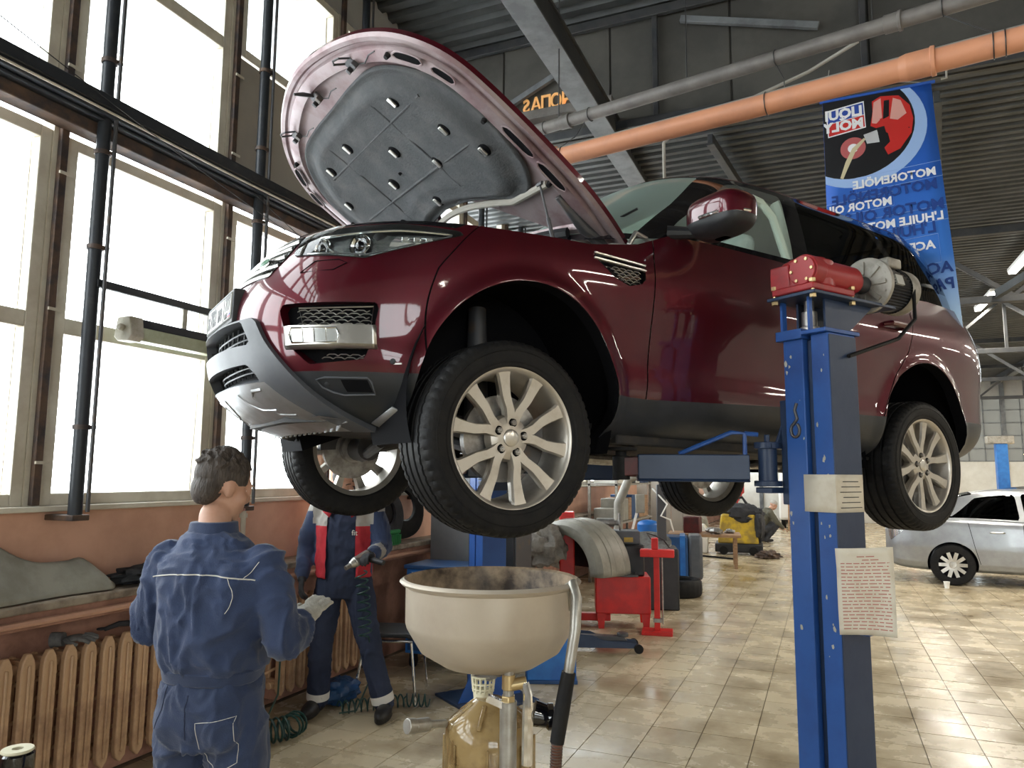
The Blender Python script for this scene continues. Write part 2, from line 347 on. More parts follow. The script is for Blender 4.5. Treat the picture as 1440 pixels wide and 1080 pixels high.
# ---- other walls
b = B(); b.b2((-4.2, 30, -.1), (16.3, 30.3, 2.2)); struct(b.build('wall_back', 'wall_white'))
b = B(); b.b2((-4.2, 30, 4.4), (16.3, 30.3, 6.4)); struct(b.build('wall_back_head', 'wall_grey'))
for k in range(13):
    x = -3.9 + 1.6 * k; b = B(); b.b2((x - .07, 29.95, 0), (x + .07, 30.05, 5.2)); struct(b.build('trim_2', 'beam_grey'))
    b = B()
    for q in range(5): b.b2((x + .07, 29.99, 2.2 + .44 * q), (x + 1.53, 30.02, 2.23 + .44 * q))
    for q in range(1, 3): b.b2((x + .5 * q, 29.99, 2.2), (x + .5 * q + .03, 30.02, 4.4))
    w_ = struct(b.build('window_%d' % (100 + k), 'beam_grey')); p = B(); p.b2((x + .07, 30.04, 2.2), (x + 1.53, 30.05, 4.4)); p.build('pane', 'frosted_pane' if 'frosted_pane' in MAT else glass('frosted_pane', (.30, .30, .28), rough=.3, opac=.6), w_)
b = B(); b.b2((16, -7.2, -.1), (16.3, 30.2, 6.4)); wr = struct(b.build('wall_right', 'wall_grey'))
b = B(); b.b2((15.98, -7.2, 0), (16.0, 30.2, 1.6)); b.build('wall_band', 'wall_white', wr)
b = B(); b.b2((-4.2, -7.5, -.1), (3.0, -7.2, 6.4)); b.b2((9, -7.5, -.1), (16.3, -7.2, 6.4)); b.b2((3, -7.5, 4.2), (9, -7.2, 6.4)); b.b2((3, -7.5, -.1), (9, -7.2, 1.2)); wf = struct(b.build('wall_front', 'wall_grey'))
for k in range(2):
    x0 = 3 + 3 * k; b = B(); b.b2((x0 + .02, -7.4, 1.2), (x0 + .1, -7.3, 4.2)); b.b2((x0 + 2.9, -7.4, 1.2), (x0 + 2.98, -7.3, 4.2)); b.b2((x0 + .1, -7.4, 2.7), (x0 + 2.9, -7.3, 2.8)); b.b2((x0 + .1, -7.4, 1.2), (x0 + 2.9, -7.3, 1.3)); b.b2((x0 + .1, -7.4, 4.1), (x0 + 2.9, -7.3, 4.2))
    w_ = struct(b.build('window_%d' % (200 + k), 'frame_cream')); p = B(); p.b2((x0 + .1, -7.355, 1.3), (x0 + 2.9, -7.345, 4.1)); p.build('pane', 'window_glass', w_)

# ---- roof: corrugated decks, fascia step, beams
def deck(y0, y1, x0, x1, z, pitch=.15, h=.045):
    rows = []; n = int((y1 - y0) / pitch) + 1
    for k in range(n):
        y = y0 + k * pitch
        rows += [[(x, y, z) for x in (x0, x1)], [(x, y + pitch * .42, z) for x in (x0, x1)], [(x, y + pitch * .55, z + h) for x in (x0, x1)], [(x, y + pitch * .87, z + h) for x in (x0, x1)]]
    b = B(); b.grid(rows); b.b2((x0, y0, z + .1), (x1, y1, z + .15)); return b
struct(deck(6.8, 30.2, -4.2, 16.3, 5.0).build('ceiling', 'deck_grey', sharp=20))
struct(deck(-7.4, 6.66, -4.2, 16.3, 6.2, .19, .05).build('ceiling_high', 'deck_grey', sharp=20))
b = B(); b.b2((-4.2, 6.76, 5.0), (16.3, 6.80, 6.3)); fa = struct(b.build('wall_step', 'fascia_grey'))
for k in range(18):
    b = B(); x = -4.1 + 1.15 * k; b.b2((x, 6.735, 5.02), (x + 1.13, 6.76, 6.18)); b.build('panel', 'fascia_grey', fa, bevel=.003)
def girder(name, label, p0, p1, w, h, m1, m2):
    t = thing(name, label, 'beam', p0); d = Vector(p1) - Vector(p0)
    b = B(); b.beam((0, 0, -h / 2 + .01), d + Vector((0, 0, -h / 2 + .01)), w, .02); b.build('bottom_flange', m1, t, bevel=.003)  # paler flange: window light on the underside is put into its colour
    b = B(); b.beam((0, 0, h / 2 - .01), d + Vector((0, 0, h / 2 - .01)), w, .02); b.build('top_flange', m2, t, bevel=.003)
    b = B(); b.beam((0, 0, 0), d, w * .82, h - .04); b.build('web', m2, t, bevel=.003); return t  # darker web: shade on the girder's side is put into its colour
g = girder('roof_girder', 'painted steel roof girder above the bonnet, underside coloured pale as if window-lit', (-1.82, -6.5, 5.02), (-1.82, 29.5, 5.02), .21, .24, 'beam_grey', 'beam_dark')
g2 = girder('roof_girder', 'painted steel roof girder over the right hand lift row', (5.4, -6.5, 4.9), (5.4, 29.5, 4.9), .21, .2, 'beam_grey', 'beam_dark')
b = B(); b.tube([(-1.7, 4.6 + .3 * k, 5.02 - .05 * math.sin(k * .9) ** 2) for k in range(9)] + [(-1.72, 7.1, 4.7), (-1.72, 7.15, 4.78)], .012, 6); b.build('cable', 'dust_grey', g)
tt = thing('fascia_truss', 'dark steel truss of angles bolted on the step wall', 'truss', (0, 6.66, 0))
for (p, q, w, m_) in (((-3.84, 0, 6.12), (15.8, 0, 6.12), .09, 'beam_dark'), ((-3.84, 0, 5.02), (15.8, 0, 5.02), .08, 'beam_dark'), ((-1.35, .02, 6.1), (-1.35, .02, 5.05), .05, 'beam_dark'), ((.45, .02, 6.1), (.45, .02, 5.05), .05, 'beam_dark'), ((-1.1, .0, 5.98), (.1, .0, 5.62), .06, 'beam_grey'), ((-3.1, 0, 5.35), (-2.2, 0, 5.75), .06, 'beam_grey'), ((2.4, 0, 6.1), (2.4, 0, 5.05), .05, 'beam_dark')):
    b = B(); b.beam(p, q, .05, w); b.build('chord' if abs(q[0] - p[0]) > 5 else 'strut', m_, tt, bevel=.004)
for k, (y, dx) in enumerate(((11.0, .3), (15.6, 0), (20.2, .2), (25, 0))):
    t = thing('roof_truss', ('first', 'second', 'third', 'fourth')[k] + ' dark steel roof truss counted from the grey step wall', 'truss', (0, y, 0), group='roof trusses over the far bays')
    b = B(); b.beam((-3.8, 0, 4.86), (15.8, 0, 4.86), .1, .1); b.build('top_chord', 'beam_dark', t, bevel=.004)
    b = B(); b.beam((-3.8, 0, 3.95), (15.8, 0, 3.95), .09, .09); b.build('bottom_chord', 'beam_dark', t, bevel=.004)
    for q in range(9):
        x = -3.5 + 2.2 * q + dx
        b = B(); b.beam((x, 0, 4.83), (x + 1.1, 0, 3.98), .06, .06); b.build('diagonal', 'beam_grey' if q % 3 == 0 else 'beam_dark', t, bevel=.004)
        b = B(); b.beam((x + 1.1, 0, 3.98), (x + 2.1, 0, 4.83), .05, .05); b.build('diagonal', 'beam_dark', t, bevel=.004)
        b = B(); b.beam((x, 0, 4.83), (x, 0, 3.98), .05, .05); b.build('post', 'beam_dark', t, bevel=.004)
for k, (p, q) in enumerate((((1.35, 9.8, 4.88), (1.0, 6.9, 4.9)), ((2.1, 10.9, 4.0), (3.6, 7.0, 4.6)), ((-.9, 7.0, 4.9), (-.5, 10.6, 4.9)))):
    b = B(); b.beam(p, q, .05, .10); b.beam(Vector(p) + Vector((0, 0, -.055)), Vector(q) + Vector((0, 0, -.055)), .075, .01)
    tag(b.build('roof_purlin', 'beam_dark' if k == 2 else 'deck_grey', bevel=.004), ('pale flanged purlin under the deck beside the blue banner', 'slanting flanged brace under the roof right of banner', 'flanged purlin above the roof of the raised car')[k], 'beam')

# ---- ceiling tube lamps
def ceiling_lamp(x, y, z, power, i):
    t = thing('ceiling_lamp', 'long white tube lamp hanging from the roof', 'lamp', (x, y, z), group='tube lamps under the roof')
    b = B(); b.b2((-.06, -.75, .02), (.06, .75, .07)); b.build('housing', 'white_paint', t, bevel=.004)
    b = B(); b.b2((-.05, -.73, -.02), (.05, .73, .02)); b.build('diffuser', 'lamp_glow', t, bevel=.008)
    for s in (-.5, .5): b = B(); b.cyl((0, s, .07), (0, s, (4.98 if y > 6.7 else 6.18) - z), .004, n=6); b.build('hanger', 'wire', t)
    area('tube_light', (0, 0, -.03), (0, 0, 0), .1, 1.45, power, (1.0, .93, .80), parent=t)
i = 0
for x in (2.75, 7.2, 12.0):
    for y in (-4.5, -.5, 3.2, 8.6, 12.4, 15.2, 18.6, 22.6, 26.6):
        if x < 3 and y < 5: continue
        ceiling_lamp(x, y, 4.78, 65, i); i += 1

# ---- drain pipes below the roof
def ring(b, p, d, r, w):  # wire band round a pipe
    p, d = Vector(p), Vector(d).normalized(); t = Vector((0, 0, 1)); x = t.cross(d).normalized(); y = d.cross(x)
    b.tube([p + (x * math.cos(a) + y * math.sin(a)) * r for a in np.linspace(0, 2 * math.pi, 17)[:-1]], w, 5, closed=True)
t = thing('drain_pipe', 'orange plastic drain pipe slung under the roof, dusty on top', 'pipe', (0, 0, 0))
pa, pb = Vector((3.6, 3.56, 3.78)), Vector((-3.55, 4.95, 3.845)); d = (pb - pa).normalized()
b = B(); b.tube([pa, pb - d * .12, pb + d * .03 + Vector((-.0, 0, -.05)), pb + Vector((-.06, .01, -.16)), pb + Vector((-.06, .01, -2.74))], .0625, 20); b.build('pipe_run', 'pipe_orange', t, sharp=60)
b = B(); x_ = d.cross(Vector((0, 0, 1))).normalized(); z_ = x_.cross(d)
b.grid([[q_ + x_ * .0635 * math.cos(a) + z_ * .0635 * math.sin(a) for a in np.linspace(R(38), R(142), 9)] for q_ in (pa, pb - d * .15)]); b.build('dust_layer', 'dust_grey', t)
for s in (3.05, 5.3):
    p = pa + d * s; b = B(); b.cyl(p, p + d * .13, .071, n=20); b.cyl(p, p + d * .022, .077, n=20); b.cyl(p + d * .13, p + d * .17, .071, .062, n=20); b.build('socket', 'pipe_orange', t, bevel=.003)
b = B()
for s in (1.9, 2.75, 2.80, 3.9, 5.25, 5.38): ring(b, pa + d * s, d, .0665, .003)
b.build('wire_band', 'wire', t)
t2 = thing('vent_pipe', 'grey plastic pipe slung beside the orange pipe under the roof', 'pipe', (0, 0, 0))
qa, qb = Vector((2.9, 3.72, 4.11)), Vector((-3.5, 5.5, 4.37)); e = (qb - qa).normalized()
b = B(); b.tube([qa, qb], .045, 18); b.build('pipe_run', 'pipe_grey', t2)
for s in (2.5, 4.72): b = B(); p = qa + e * s; b.cyl(p, p + e * .09, .052, n=18); b.cyl(p, p + e * .018, .057, n=18); b.build('socket', 'pipe_grey', t2, bevel=.002)
b = B()
for s in (2.3, 3.2, 4.55, 4.95): ring(b, qa + e * s, e, .049, .003)
b.build('wire_band', 'wire', t2)
for s, s2 in ((2.3, 2.78), (3.2, 3.8), (4.6, 5.3)):
    b = B(); b.tube([qa + e * s - Vector((0, 0, .045)), (qa + e * s).lerp(pa + d * s2, .5) + Vector((.02, .02, 0)), pa + d * s2 + Vector((0, 0, .06))], .003, 5); b.build('wire_tie', 'wire', t2)
for k, x in enumerate((-1.75, -.75, .35, 1.6)):
    s = (x - qa.x) / e.x; p = qa + e * s; b = B(); b.tube([p + Vector((0, 0, .04)), p + Vector((.01, 0, 4.98 + 1.2 - p.z))], .005, 6); b.build('hanger_rod', 'wire', t2)
b = B(); b.tube([(-1.0, 5.2, 4.1), (-1.0, 5.2, 3.0)], .012, 8); b.tube([(-1.0, 5.2, 4.1), (-.85, 5.2, 4.22), (-.4, 5.1, 4.26), (.0, 5.0, 4.33), (.3, 4.9, 4.42)], .012, 8); tag(b.build('power_cable', 'dust_grey'), 'pale grey power cable dropping between the drain pipes', 'cable')
# orange tinsel letters on the step wall, brightened by an added emission
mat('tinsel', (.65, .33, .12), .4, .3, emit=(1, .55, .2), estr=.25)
t = thing('tinsel_lettering', 'orange tinsel letters stuck on the dark step wall', 'lettering', (-2.45, 6.715, 5.44))
for k, ch in enumerate('SАПОРЕ'):
    text('letter', ch, .20, 'tinsel', t, frame((-.25 + .108 * k, .008, .0), (1, 0, 0), (0, 0, 1)), ext=.008, bold=.003, sx=-.85 if k < 1 else .85)
b = B(); b.b2((-2.95, 6.55, 5.21), (-1.75, 6.73, 5.30)); tag(b.build('cable_tray', 'pipe_grey', bevel=.004), 'pale grey cable tray under the orange tinsel letters', 'cable tray')

# ================================================================== THE RAISED CAR
# local frame: +x forward, +y left, z up, origin on the ground plane of the car's normal stance, between the axles
CFD = Vector((-.5724, -.82, 0)).normalized(); CLF = Vector((.82, -.5724, 0)).normalized(); th_ = R(1.45)
CX = CFD * math.cos(th_) + up * math.sin(th_); CZ = CX.cross(CLF)
CAR = thing('car', 'burgundy off-road car with open bonnet raised on a blue lift', 'car')
CAR.matrix_world = Matrix(((CX.x, CLF.x, CZ.x, -1.071), (CX.y, CLF.y, CZ.y, 4.443), (CX.z, CLF.z, CZ.z, 1.53), (0, 0, 0, 1)))

def tab(t, z):
    xs = [a for a, b in t]; ys = [b for a, b in t]; n = len(xs)
    if z <= xs[0]: return ys[0]
    if z >= xs[-1]: return ys[-1]
    i = max(k for k in range(n - 1) if xs[k] <= z)
    def m(k):
        if k == 0: return (ys[1] - ys[0]) / (xs[1] - xs[0])
        if k == n - 1: return (ys[-1] - ys[-2]) / (xs[-1] - xs[-2])
        return (ys[k + 1] - ys[k - 1]) / (xs[k + 1] - xs[k - 1])
    h = xs[i + 1] - xs[i]; t_ = (z - xs[i]) / h
    return (2 * t_**3 - 3 * t_ * t_ + 1) * ys[i] + (t_**3 - 2 * t_ * t_ + t_) * h * m(i) + (-2 * t_**3 + 3 * t_ * t_) * ys[i + 1] + (t_**3 - t_ * t_) * h * m(i + 1)
W_ = [(.28, .80), (.34, .90), (.42, .95), (.52, .968), (.62, .962), (.75, .970), (.9, .986), (1.0, .990), (1.08, .980), (1.16, .958), (1.24, .928), (1.33, .893)]
XF_ = [(.28, 2.05), (.34, 2.22), (.42, 2.34), (.52, 2.40), (.64, 2.425), (.76, 2.425), (.86, 2.395), (.96, 2.34), (1.06, 2.26), (1.14, 2.15), (1.22, 1.98)]
XR_ = [(.28, -2.2), (.34, -2.36), (.45, -2.48), (.6, -2.53), (.75, -2.525), (.9, -2.51), (1.05, -2.47), (1.14, -2.45), (1.33, -2.40)]
XC1, XC2, NF, NR = .9, -1.15, 2.85, 5.5
def _ref(n=3000):
    p = []; tg = []
    for i in range(n + 1): t = math.pi / 2 * i / n; p.append((XC1 + (2.40 - XC1) * math.cos(t) ** (2 / NF), .975 * math.sin(t) ** (2 / NF))); tg.append((0, t))
    for i in range(1, n): p.append((XC1 + (XC2 - XC1) * i / n, .975)); tg.append((1, i / n))
    for i in range(n + 1): t = math.pi / 2 * i / n; p.append((XC2 + (-2.525 - XC2) * math.sin(t) ** (2 / NR), .975 * max(0, math.cos(t)) ** (2 / NR))); tg.append((2, t))
    p = np.array(p); return np.r_[0, np.cumsum(np.hypot(*np.diff(p, axis=0).T))], tg
_D, _T = _ref(); UTOT = float(_D[-1])
def low(u, z):
    """lower body shell at plan arc length u (0 = nose centre) and height z"""
    s = 1 if u >= 0 else -1; i = min(len(_D) - 1, int(np.searchsorted(_D, abs(u)))); k, t = _T[i]
    w, xf, xr = tab(W_, z), tab(XF_, z), tab(XR_, z)
    if k == 0: x = XC1 + (xf - XC1) * max(0, math.cos(t)) ** (2 / NF); y = w * max(0, math.sin(t)) ** (2 / NF)
    elif k == 1: x = XC1 + (XC2 - XC1) * t; y = w
    else: x = XC2 + (xr - XC2) * max(0, math.sin(t)) ** (2 / NR); y = w * max(0, math.cos(t)) ** (2 / NR)
    e = min(math.hypot((x - 1.41) / .455, (z - .40) / .49), math.hypot((x + 1.47) / .455, (z - .40) / .47))
    if .3 < abs(y): y += .020 * math.exp(-((e - 1.0) / .09) ** 2)
    return np.array((x, y * s, z))
def lown(u, z):
    a = low(u + .004, z) - low(u - .004, z); c = low(u, z + .004) - low(u, z - .004); n = np.cross(c, a) if u >= 0 else np.cross(c, a)
    n /= max(1e-9, np.linalg.norm(n)); p = low(u, z)
    return n if n[0] * (p[0]) + n[1] * p[1] * 2 > 0 else -n
def lowp(u, z, off=0.0): return Vector(low(u, z) + lown(u, z) * off)
GW_ = [(1.22, .93), (1.30, .905), (1.42, .878), (1.6, .825), (1.72, .785), (1.80, .735)]
GXF_ = [(1.22, 1.15), (1.30, 1.05), (1.42, .89), (1.6, .63), (1.72, .46), (1.80, .32)]
GXR_ = [(1.22, -2.47), (1.34, -2.43), (1.54, -2.33), (1.69, -2.22), (1.80, -2.08)]
def gh(u, z):
    """greenhouse shell on the same plan parameter"""
    s = 1 if u >= 0 else -1; i = min(len(_D) - 1, int(np.searchsorted(_D, abs(u)))); k, t = _T[i]
    w, xf, xr = tab(GW_, z), tab(GXF_, z), tab(GXR_, z); c1, c2 = xf - 1.0, -1.3
    if k == 0: x = c1 + (xf - c1) * max(0, math.cos(t)) ** (2 / 3.4); y = w * max(0, math.sin(t)) ** (2 / 3.4)
    elif k == 1: x = c1 + (c2 - c1) * t; y = w
    else: x = c2 + (xr - c2) * max(0, math.sin(t)) ** (2 / 4); y = w * max(0, math.cos(t)) ** (2 / 4)
    return np.array((x, y * s, z))

class Surf:
    """polygon surface with per-vertex parameters (u, x, z) that can be cut along any curve f(params) = 0"""
    def __init__(s, V, N, P, F): s.V, s.N, s.P, s.F = V, N, P, F
    @staticmethod
    def grid(fn, us, vs):
        G = np.array([[fn(u, v) for v in vs(u)] for u in us]); nu, nv = G.shape[:2]
        du = np.gradient(G, axis=0); dv = np.gradient(G, axis=1); N = np.cross(dv, du); N /= np.maximum(1e-9, np.linalg.norm(N, axis=2, keepdims=True))
        sg = np.sign((N * (G * (1, 2, .0) + (0, 0, 0))).sum(2, keepdims=True)); sg[sg == 0] = 1; N = N * sg
        P = np.array([[(u, G[i, j, 0], v) for j, v in enumerate(vs(u))] for i, u in enumerate(us)])
        F = [(i * nv + j, i * nv + j + 1, (i + 1) * nv + j + 1, (i + 1) * nv + j) for i in range(nu - 1) for j in range(nv - 1)]
        return Surf(G.reshape(-1, 3), N.reshape(-1, 3), P.reshape(-1, 3), F)
    def sub(s, F):
        ids = sorted({i for f in F for i in f}); mp = {a: k for k, a in enumerate(ids)}
        if not ids: return Surf(np.zeros((0, 3)), np.zeros((0, 3)), np.zeros((0, 3)), [])
        return Surf(s.V[ids], s.N[ids], s.P[ids], [tuple(mp[i] for i in f) for f in F])
    def split(s, f):
        if not s.F: return s, s
        d = f(s.P); d = np.where(np.abs(d) < 1e-5, 1e-5, d); V, N, P = list(s.V), list(s.N), list(s.P); cut = {}; A = []; C = []
        def mid(a, b):
            k = (min(a, b), max(a, b))
            if k not in cut:
                a, b = k; t = d[a] / (d[a] - d[b]); V.append(s.V[a] + (s.V[b] - s.V[a]) * t); N.append(s.N[a] + (s.N[b] - s.N[a]) * t); P.append(s.P[a] + (s.P[b] - s.P[a]) * t); cut[k] = len(V) - 1
            return cut[k]
        for fc in s.F:
            sg = [d[i] > 0 for i in fc]
            if all(sg): A.append(fc); continue
            if not any(sg): C.append(fc); continue
            a, c = [], []
            for k, i in enumerate(fc):
                j = fc[(k + 1) % len(fc)]; (a if d[i] > 0 else c).append(i)
                if (d[i] > 0) != (d[j] > 0): m_ = mid(i, j); a.append(m_); c.append(m_)
            if len(a) > 2: A.append(tuple(a))
            if len(c) > 2: C.append(tuple(c))
        z = Surf(np.array(V), np.array(N), np.array(P), []); return z.sub(A), z.sub(C)
    def off(s, d): return Surf(s.V + s.N * d, s.N, s.P, s.F)
    def walls(s, d):
        """strip from the rim of the patch inward by d, skipping the centre line"""
        cnt = {}
        for f in s.F:
            for k in range(len(f)): e = (f[k], f[(k + 1) % len(f)]); cnt.setdefault((min(e), max(e)), []).append(e)
        V = []; F = []
        for es in cnt.values():
            if len(es) == 1:
                a, b_ = es[0]
                if abs(s.V[a][1]) < 1e-4 and abs(s.V[b_][1]) < 1e-4: continue
                o = len(V); V += [s.V[a], s.V[b_], s.V[b_] + s.N[b_] * d, s.V[a] + s.N[a] * d]; F.append((o, o + 1, o + 2, o + 3))
        return V, F
    def mirror(s): m_ = np.array((1, -1, 1)); return Surf(s.V * m_, s.N * m_, s.P, [tuple(reversed(f)) for f in s.F])
    def obj(s, name, m, parent, both=True, solid=0.0, extra=None):
        S = [s, s.mirror()] if both else [s]; V = []; F = []; N = []
        for q in S: o = len(V); V += [tuple(p) for p in q.V]; N += [tuple(n) for n in q.N]; F += [tuple(o + i for i in f) for f in q.F]
        VA, NA = np.array(V), np.array(N)
        F = [f if np.dot(np.cross(VA[f[1]] - VA[f[0]], VA[f[-1]] - VA[f[0]]), NA[f[0]]) >= 0 else tuple(reversed(f)) for f in F]
        me = bpy.data.meshes.new(name); me.from_pydata(V, [], F); me.shade_smooth()
        me.normals_split_custom_set_from_vertices([tuple(Vector(n).normalized()) for n in N])
        return link(name, me, m, parent)

def sdp(poly, a, b_, r=0.0):
    """signed distance (inside > 0) of columns a, b of the params to a polygon, grown by r (rounded)"""
    E_ = np.array(poly, float)
    def f(P):
        p = P[:, [a, b_]]; d = np.full(len(p), 1e9); ins = np.zeros(len(p), bool)
        for k in range(len(E_)):
            v0, v1 = E_[k], E_[(k + 1) % len(E_)]; e = v1 - v0; w = p - v0; t = np.clip((w @ e) / (e @ e), 0, 1)
            d = np.minimum(d, np.linalg.norm(w - t[:, None] * e, axis=1))
            c = ((v0[1] <= p[:, 1]) & (v1[1] > p[:, 1])) | ((v1[1] <= p[:, 1]) & (v0[1] > p[:, 1]))
            with np.errstate(divide='ignore', invalid='ignore'): xi = v0[0] + (p[:, 1] - v0[1]) / (v1[1] - v0[1]) * (v1[0] - v0[0])
            ins ^= c & (p[:, 0] < xi)
        return np.where(ins, d, -d) + r
    return f
def line(pts, a=1, b_=2):  # positive where param b is above the polyline over param a
    xs = [p[0] for p in pts]; ys = [p[1] for p in pts]
    return lambda P: P[:, b_] - np.interp(P[:, a], xs, ys)

def ztop(u):
    x = low(u, 1.05)[0]; return float(np.interp(x, [-2.5, -1, .3, .6, .72, .85, 1.14, 1.5, 1.9, 2.3], [1.30, 1.31, 1.29, 1.27, 1.22, 1.165, 1.11, 1.10, 1.10, 1.085]))
us = np.r_[np.linspace(0, 1.5, 90), np.linspace(1.5, 5.2, 150)[1:], np.linspace(5.2, UTOT, 40)[1:]]
S = Surf.grid(low, us, lambda u: np.linspace(.285, ztop(u), 46))
ell = lambda cx, cz, rx, rz: (lambda P: np.where((P[:, 0] > .8), 1 - np.hypot((P[:, 1] - cx) / rx, (P[:, 2] - cz) / rz), -1))
_, S = S.split(ell(1.41, .40, .455, .49)); _, S = S.split(ell(-1.47, .40, .455, .47))
body = thing  # keep name short
def mirrored(s, name, m, parent): s.obj(name, m, parent, both=False); s.mirror().obj(name, m, parent, both=False)
# --- front face
trim, S = S.split(line([(0, 1.065), (.9, 1.083), (1.15, 1.075), (1.3, 1.2), (6, 9)], 0, 2))
trim.obj('bonnet_seal_trim', 'gloss_black', CAR)
hl, S = S.split(sdp([(.53, .955), (.86, .928), (1.19, 1.05), (.92, 1.068), (.55, 1.05), (.50, 1.03)], 0, 2, .008))
gr, S = S.split(sdp([(-.2, .86), (.44, .875), (.475, .95), (.47, 1.045), (-.2, 1.055)], 0, 2, .008))
fog, S = S.split(sdp([(.60, .715), (.955, .722), (.935, .60), (.90, .545), (.70, .525), (.645, .58)], 0, 2, .022))
low_, S = S.split(lambda P: np.where(P[:, 0] < .75, np.interp(P[:, 2], [.28, .45, .6, .69, .70], [.74, .63, .515, .46, .42]) - P[:, 0], -1) * 1.0 + np.where(P[:, 2] > .70, -5, 0))
clad, S = S.split(lambda P: -line([(0, .478), (1.6, .478), (2.2, .462), (3.1, .50), (4.3, .52), (5.0, .55), (UTOT, .56)], 0, 2)(P))
# lower grille, grey bumper frame, silver skid plate
o1, rest = low_.split(sdp([(-.2, .612), (.41, .605), (.36, .676), (-.2, .682)], 0, 2, .012))
o2, rest = rest.split(sdp([(-.2, .468), (.42, .468), (.375, .512), (-.2, .518)], 0, 2, .010))
skid, grey = rest.split(lambda P: np.minimum(.455 - P[:, 2], np.interp(P[:, 2], [.28, .46], [.62, .455]) - P[:, 0]))
bump = thing  # noqa
def add_walls(name, srf, d, m, parent):
    V, F = srf.walls(d); b = B(); b.add([tuple(p) for p in V] + [tuple(Vector(p) * 1) for p in []], F); b.add([(p[0], -p[1], p[2]) for p in V], F); return b.build(name, m, parent, recalc=False)
g_ = grey.off(.022).obj('bumper_frame', 'grey_plastic', CAR); add_walls('frame_return', grey.off(.022), -.045, 'grey_plastic', g_)
s_ = skid.off(.018).obj('skid_plate', 'silver_plastic', CAR); add_walls('plate_return', skid.off(.018), -.03, 'silver_plastic', s_)
# pressed slots in the skid plate
for sy in (1, -1):
    b = B()
    for (ua, ub, za, zb) in ((.10, .13, .375, .42), (.30, .36, .335, .43)):
        pl = [lowp(sy * ua, zb, .026), lowp(sy * ub, zb, .026), lowp(sy * (ub + .06), za, .026), lowp(sy * (ub + .05), za - .012, .026), lowp(sy * (ua + .03), za - .012, .026), lowp(sy * (ua + .03), za, .026)]
    b.tube([lowp(sy * .14, .425, .013), lowp(sy * .17, .39, .013), lowp(sy * .24, .365, .013), lowp(sy * .36, .36, .013)], .010, 8); b.build('pressed_rib', 'silver_plastic', s_); b = B(); b.tube([lowp(sy * .40, .43, .013), lowp(sy * .32, .428, .013), lowp(sy * .28, .41, .013), lowp(sy * .33, .345, .013), lowp(sy * .45, .34, .013)], .010, 8)
    b.build('pressed_rib', 'silver_plastic', s_)
for srf, dp in ((o1, .07), (o2, .05)):
    f_ = srf.off(-dp).obj('lower_intake', 'void_black', CAR); add_walls('intake_wall', srf.off(.0), -dp, 'black_plastic', f_)
    z0, z1 = srf.P[:, 2].min(), srf.P[:, 2].max(); b = B()
    for q in range(2): z = z0 + (z1 - z0) * (.35 + .33 * q); b.tube([lowp(u, z, -.04) for u in np.linspace(-.36, .36, 25)], .005, 6)
    for u in np.linspace(-.34, .34, 9): b.tube([lowp(u, z0 + .005, -.04), lowp(u + .02, z1 - .005, -.04)], .005, 6)
    b.build('intake_bar', 'dark_plastic', f_)
cl = clad.obj('lower_cladding', 'dark_plastic', CAR)
# tow-eye pocket and parking sensors on the corner cladding
for sy in (1, -1):
    b = B(); rows = [[lowp(sy * u, z, .002) for u in np.linspace(.80, .905, 6)] for z in (.405, .425, .448)]; b.grid(rows); b.build('towing_pocket', 'void_black', cl, recalc=False)
    b = B(); b.tube([lowp(sy * u, z, .003) for u, z in ((.70, .448), (.74, .456), (.91, .456), (.92, .44), (.91, .398), (.78, .394), (.74, .404), (.71, .42))], .004, 6, closed=True); b.build('pocket_rim', 'grey_plastic', cl)
    for (u, z) in ((.735, .43), (1.02, .52)):
        p, n = lowp(sy * u, z, .001), Vector(lown(sy * u, z)); b = B(); b.lathe([(.0105, 0), (.0115, .0012), (.009, .0025), (0, .0025)], 20, p, n); b.build('parking_sensor', 'dark_plastic', cl)
# grille: recessed mesh, slats, chrome strip
f_ = gr.off(-.035).obj('grille', 'void_black', CAR); add_walls('grille_surround', gr.off(.004), -.04, 'gloss_black', f_)
for z in (.885, .925, .965, 1.005, 1.04):
    b = B(); b.tube([lowp(u, z, -.006) for u in np.linspace(-.45, .45, 41)], .0095, 8); b.build('slat', 'satin_silver', f_)
b = B()
for k, u in enumerate(np.linspace(-.44, .44, 34)): b.tube([lowp(u, .868, -.022), lowp(u, 1.045, -.022)], .0045, 5)
b.build('mesh_bars', 'gloss_black', f_)
p, n = lowp(.335, .945, .002), Vector(lown(.335, .945)); tU = (lowp(.36, .945) - lowp(.31, .945)).normalized(); b = B(); b.m = frame(p, tU, n.cross(tU)); b.ball((0, 0, .004), (.046, .025, .009), 24, 10); b.build('oval_badge', 'chrome', f_)
mat('badge_green', (.02, .12, .05), .3); b = B(); b.m = frame(p + n * .0075, tU, n.cross(tU)); b.ball((0, 0, .0035), (.041, .0205, .0045), 24, 8); b.build('badge_field', 'badge_green', f_)
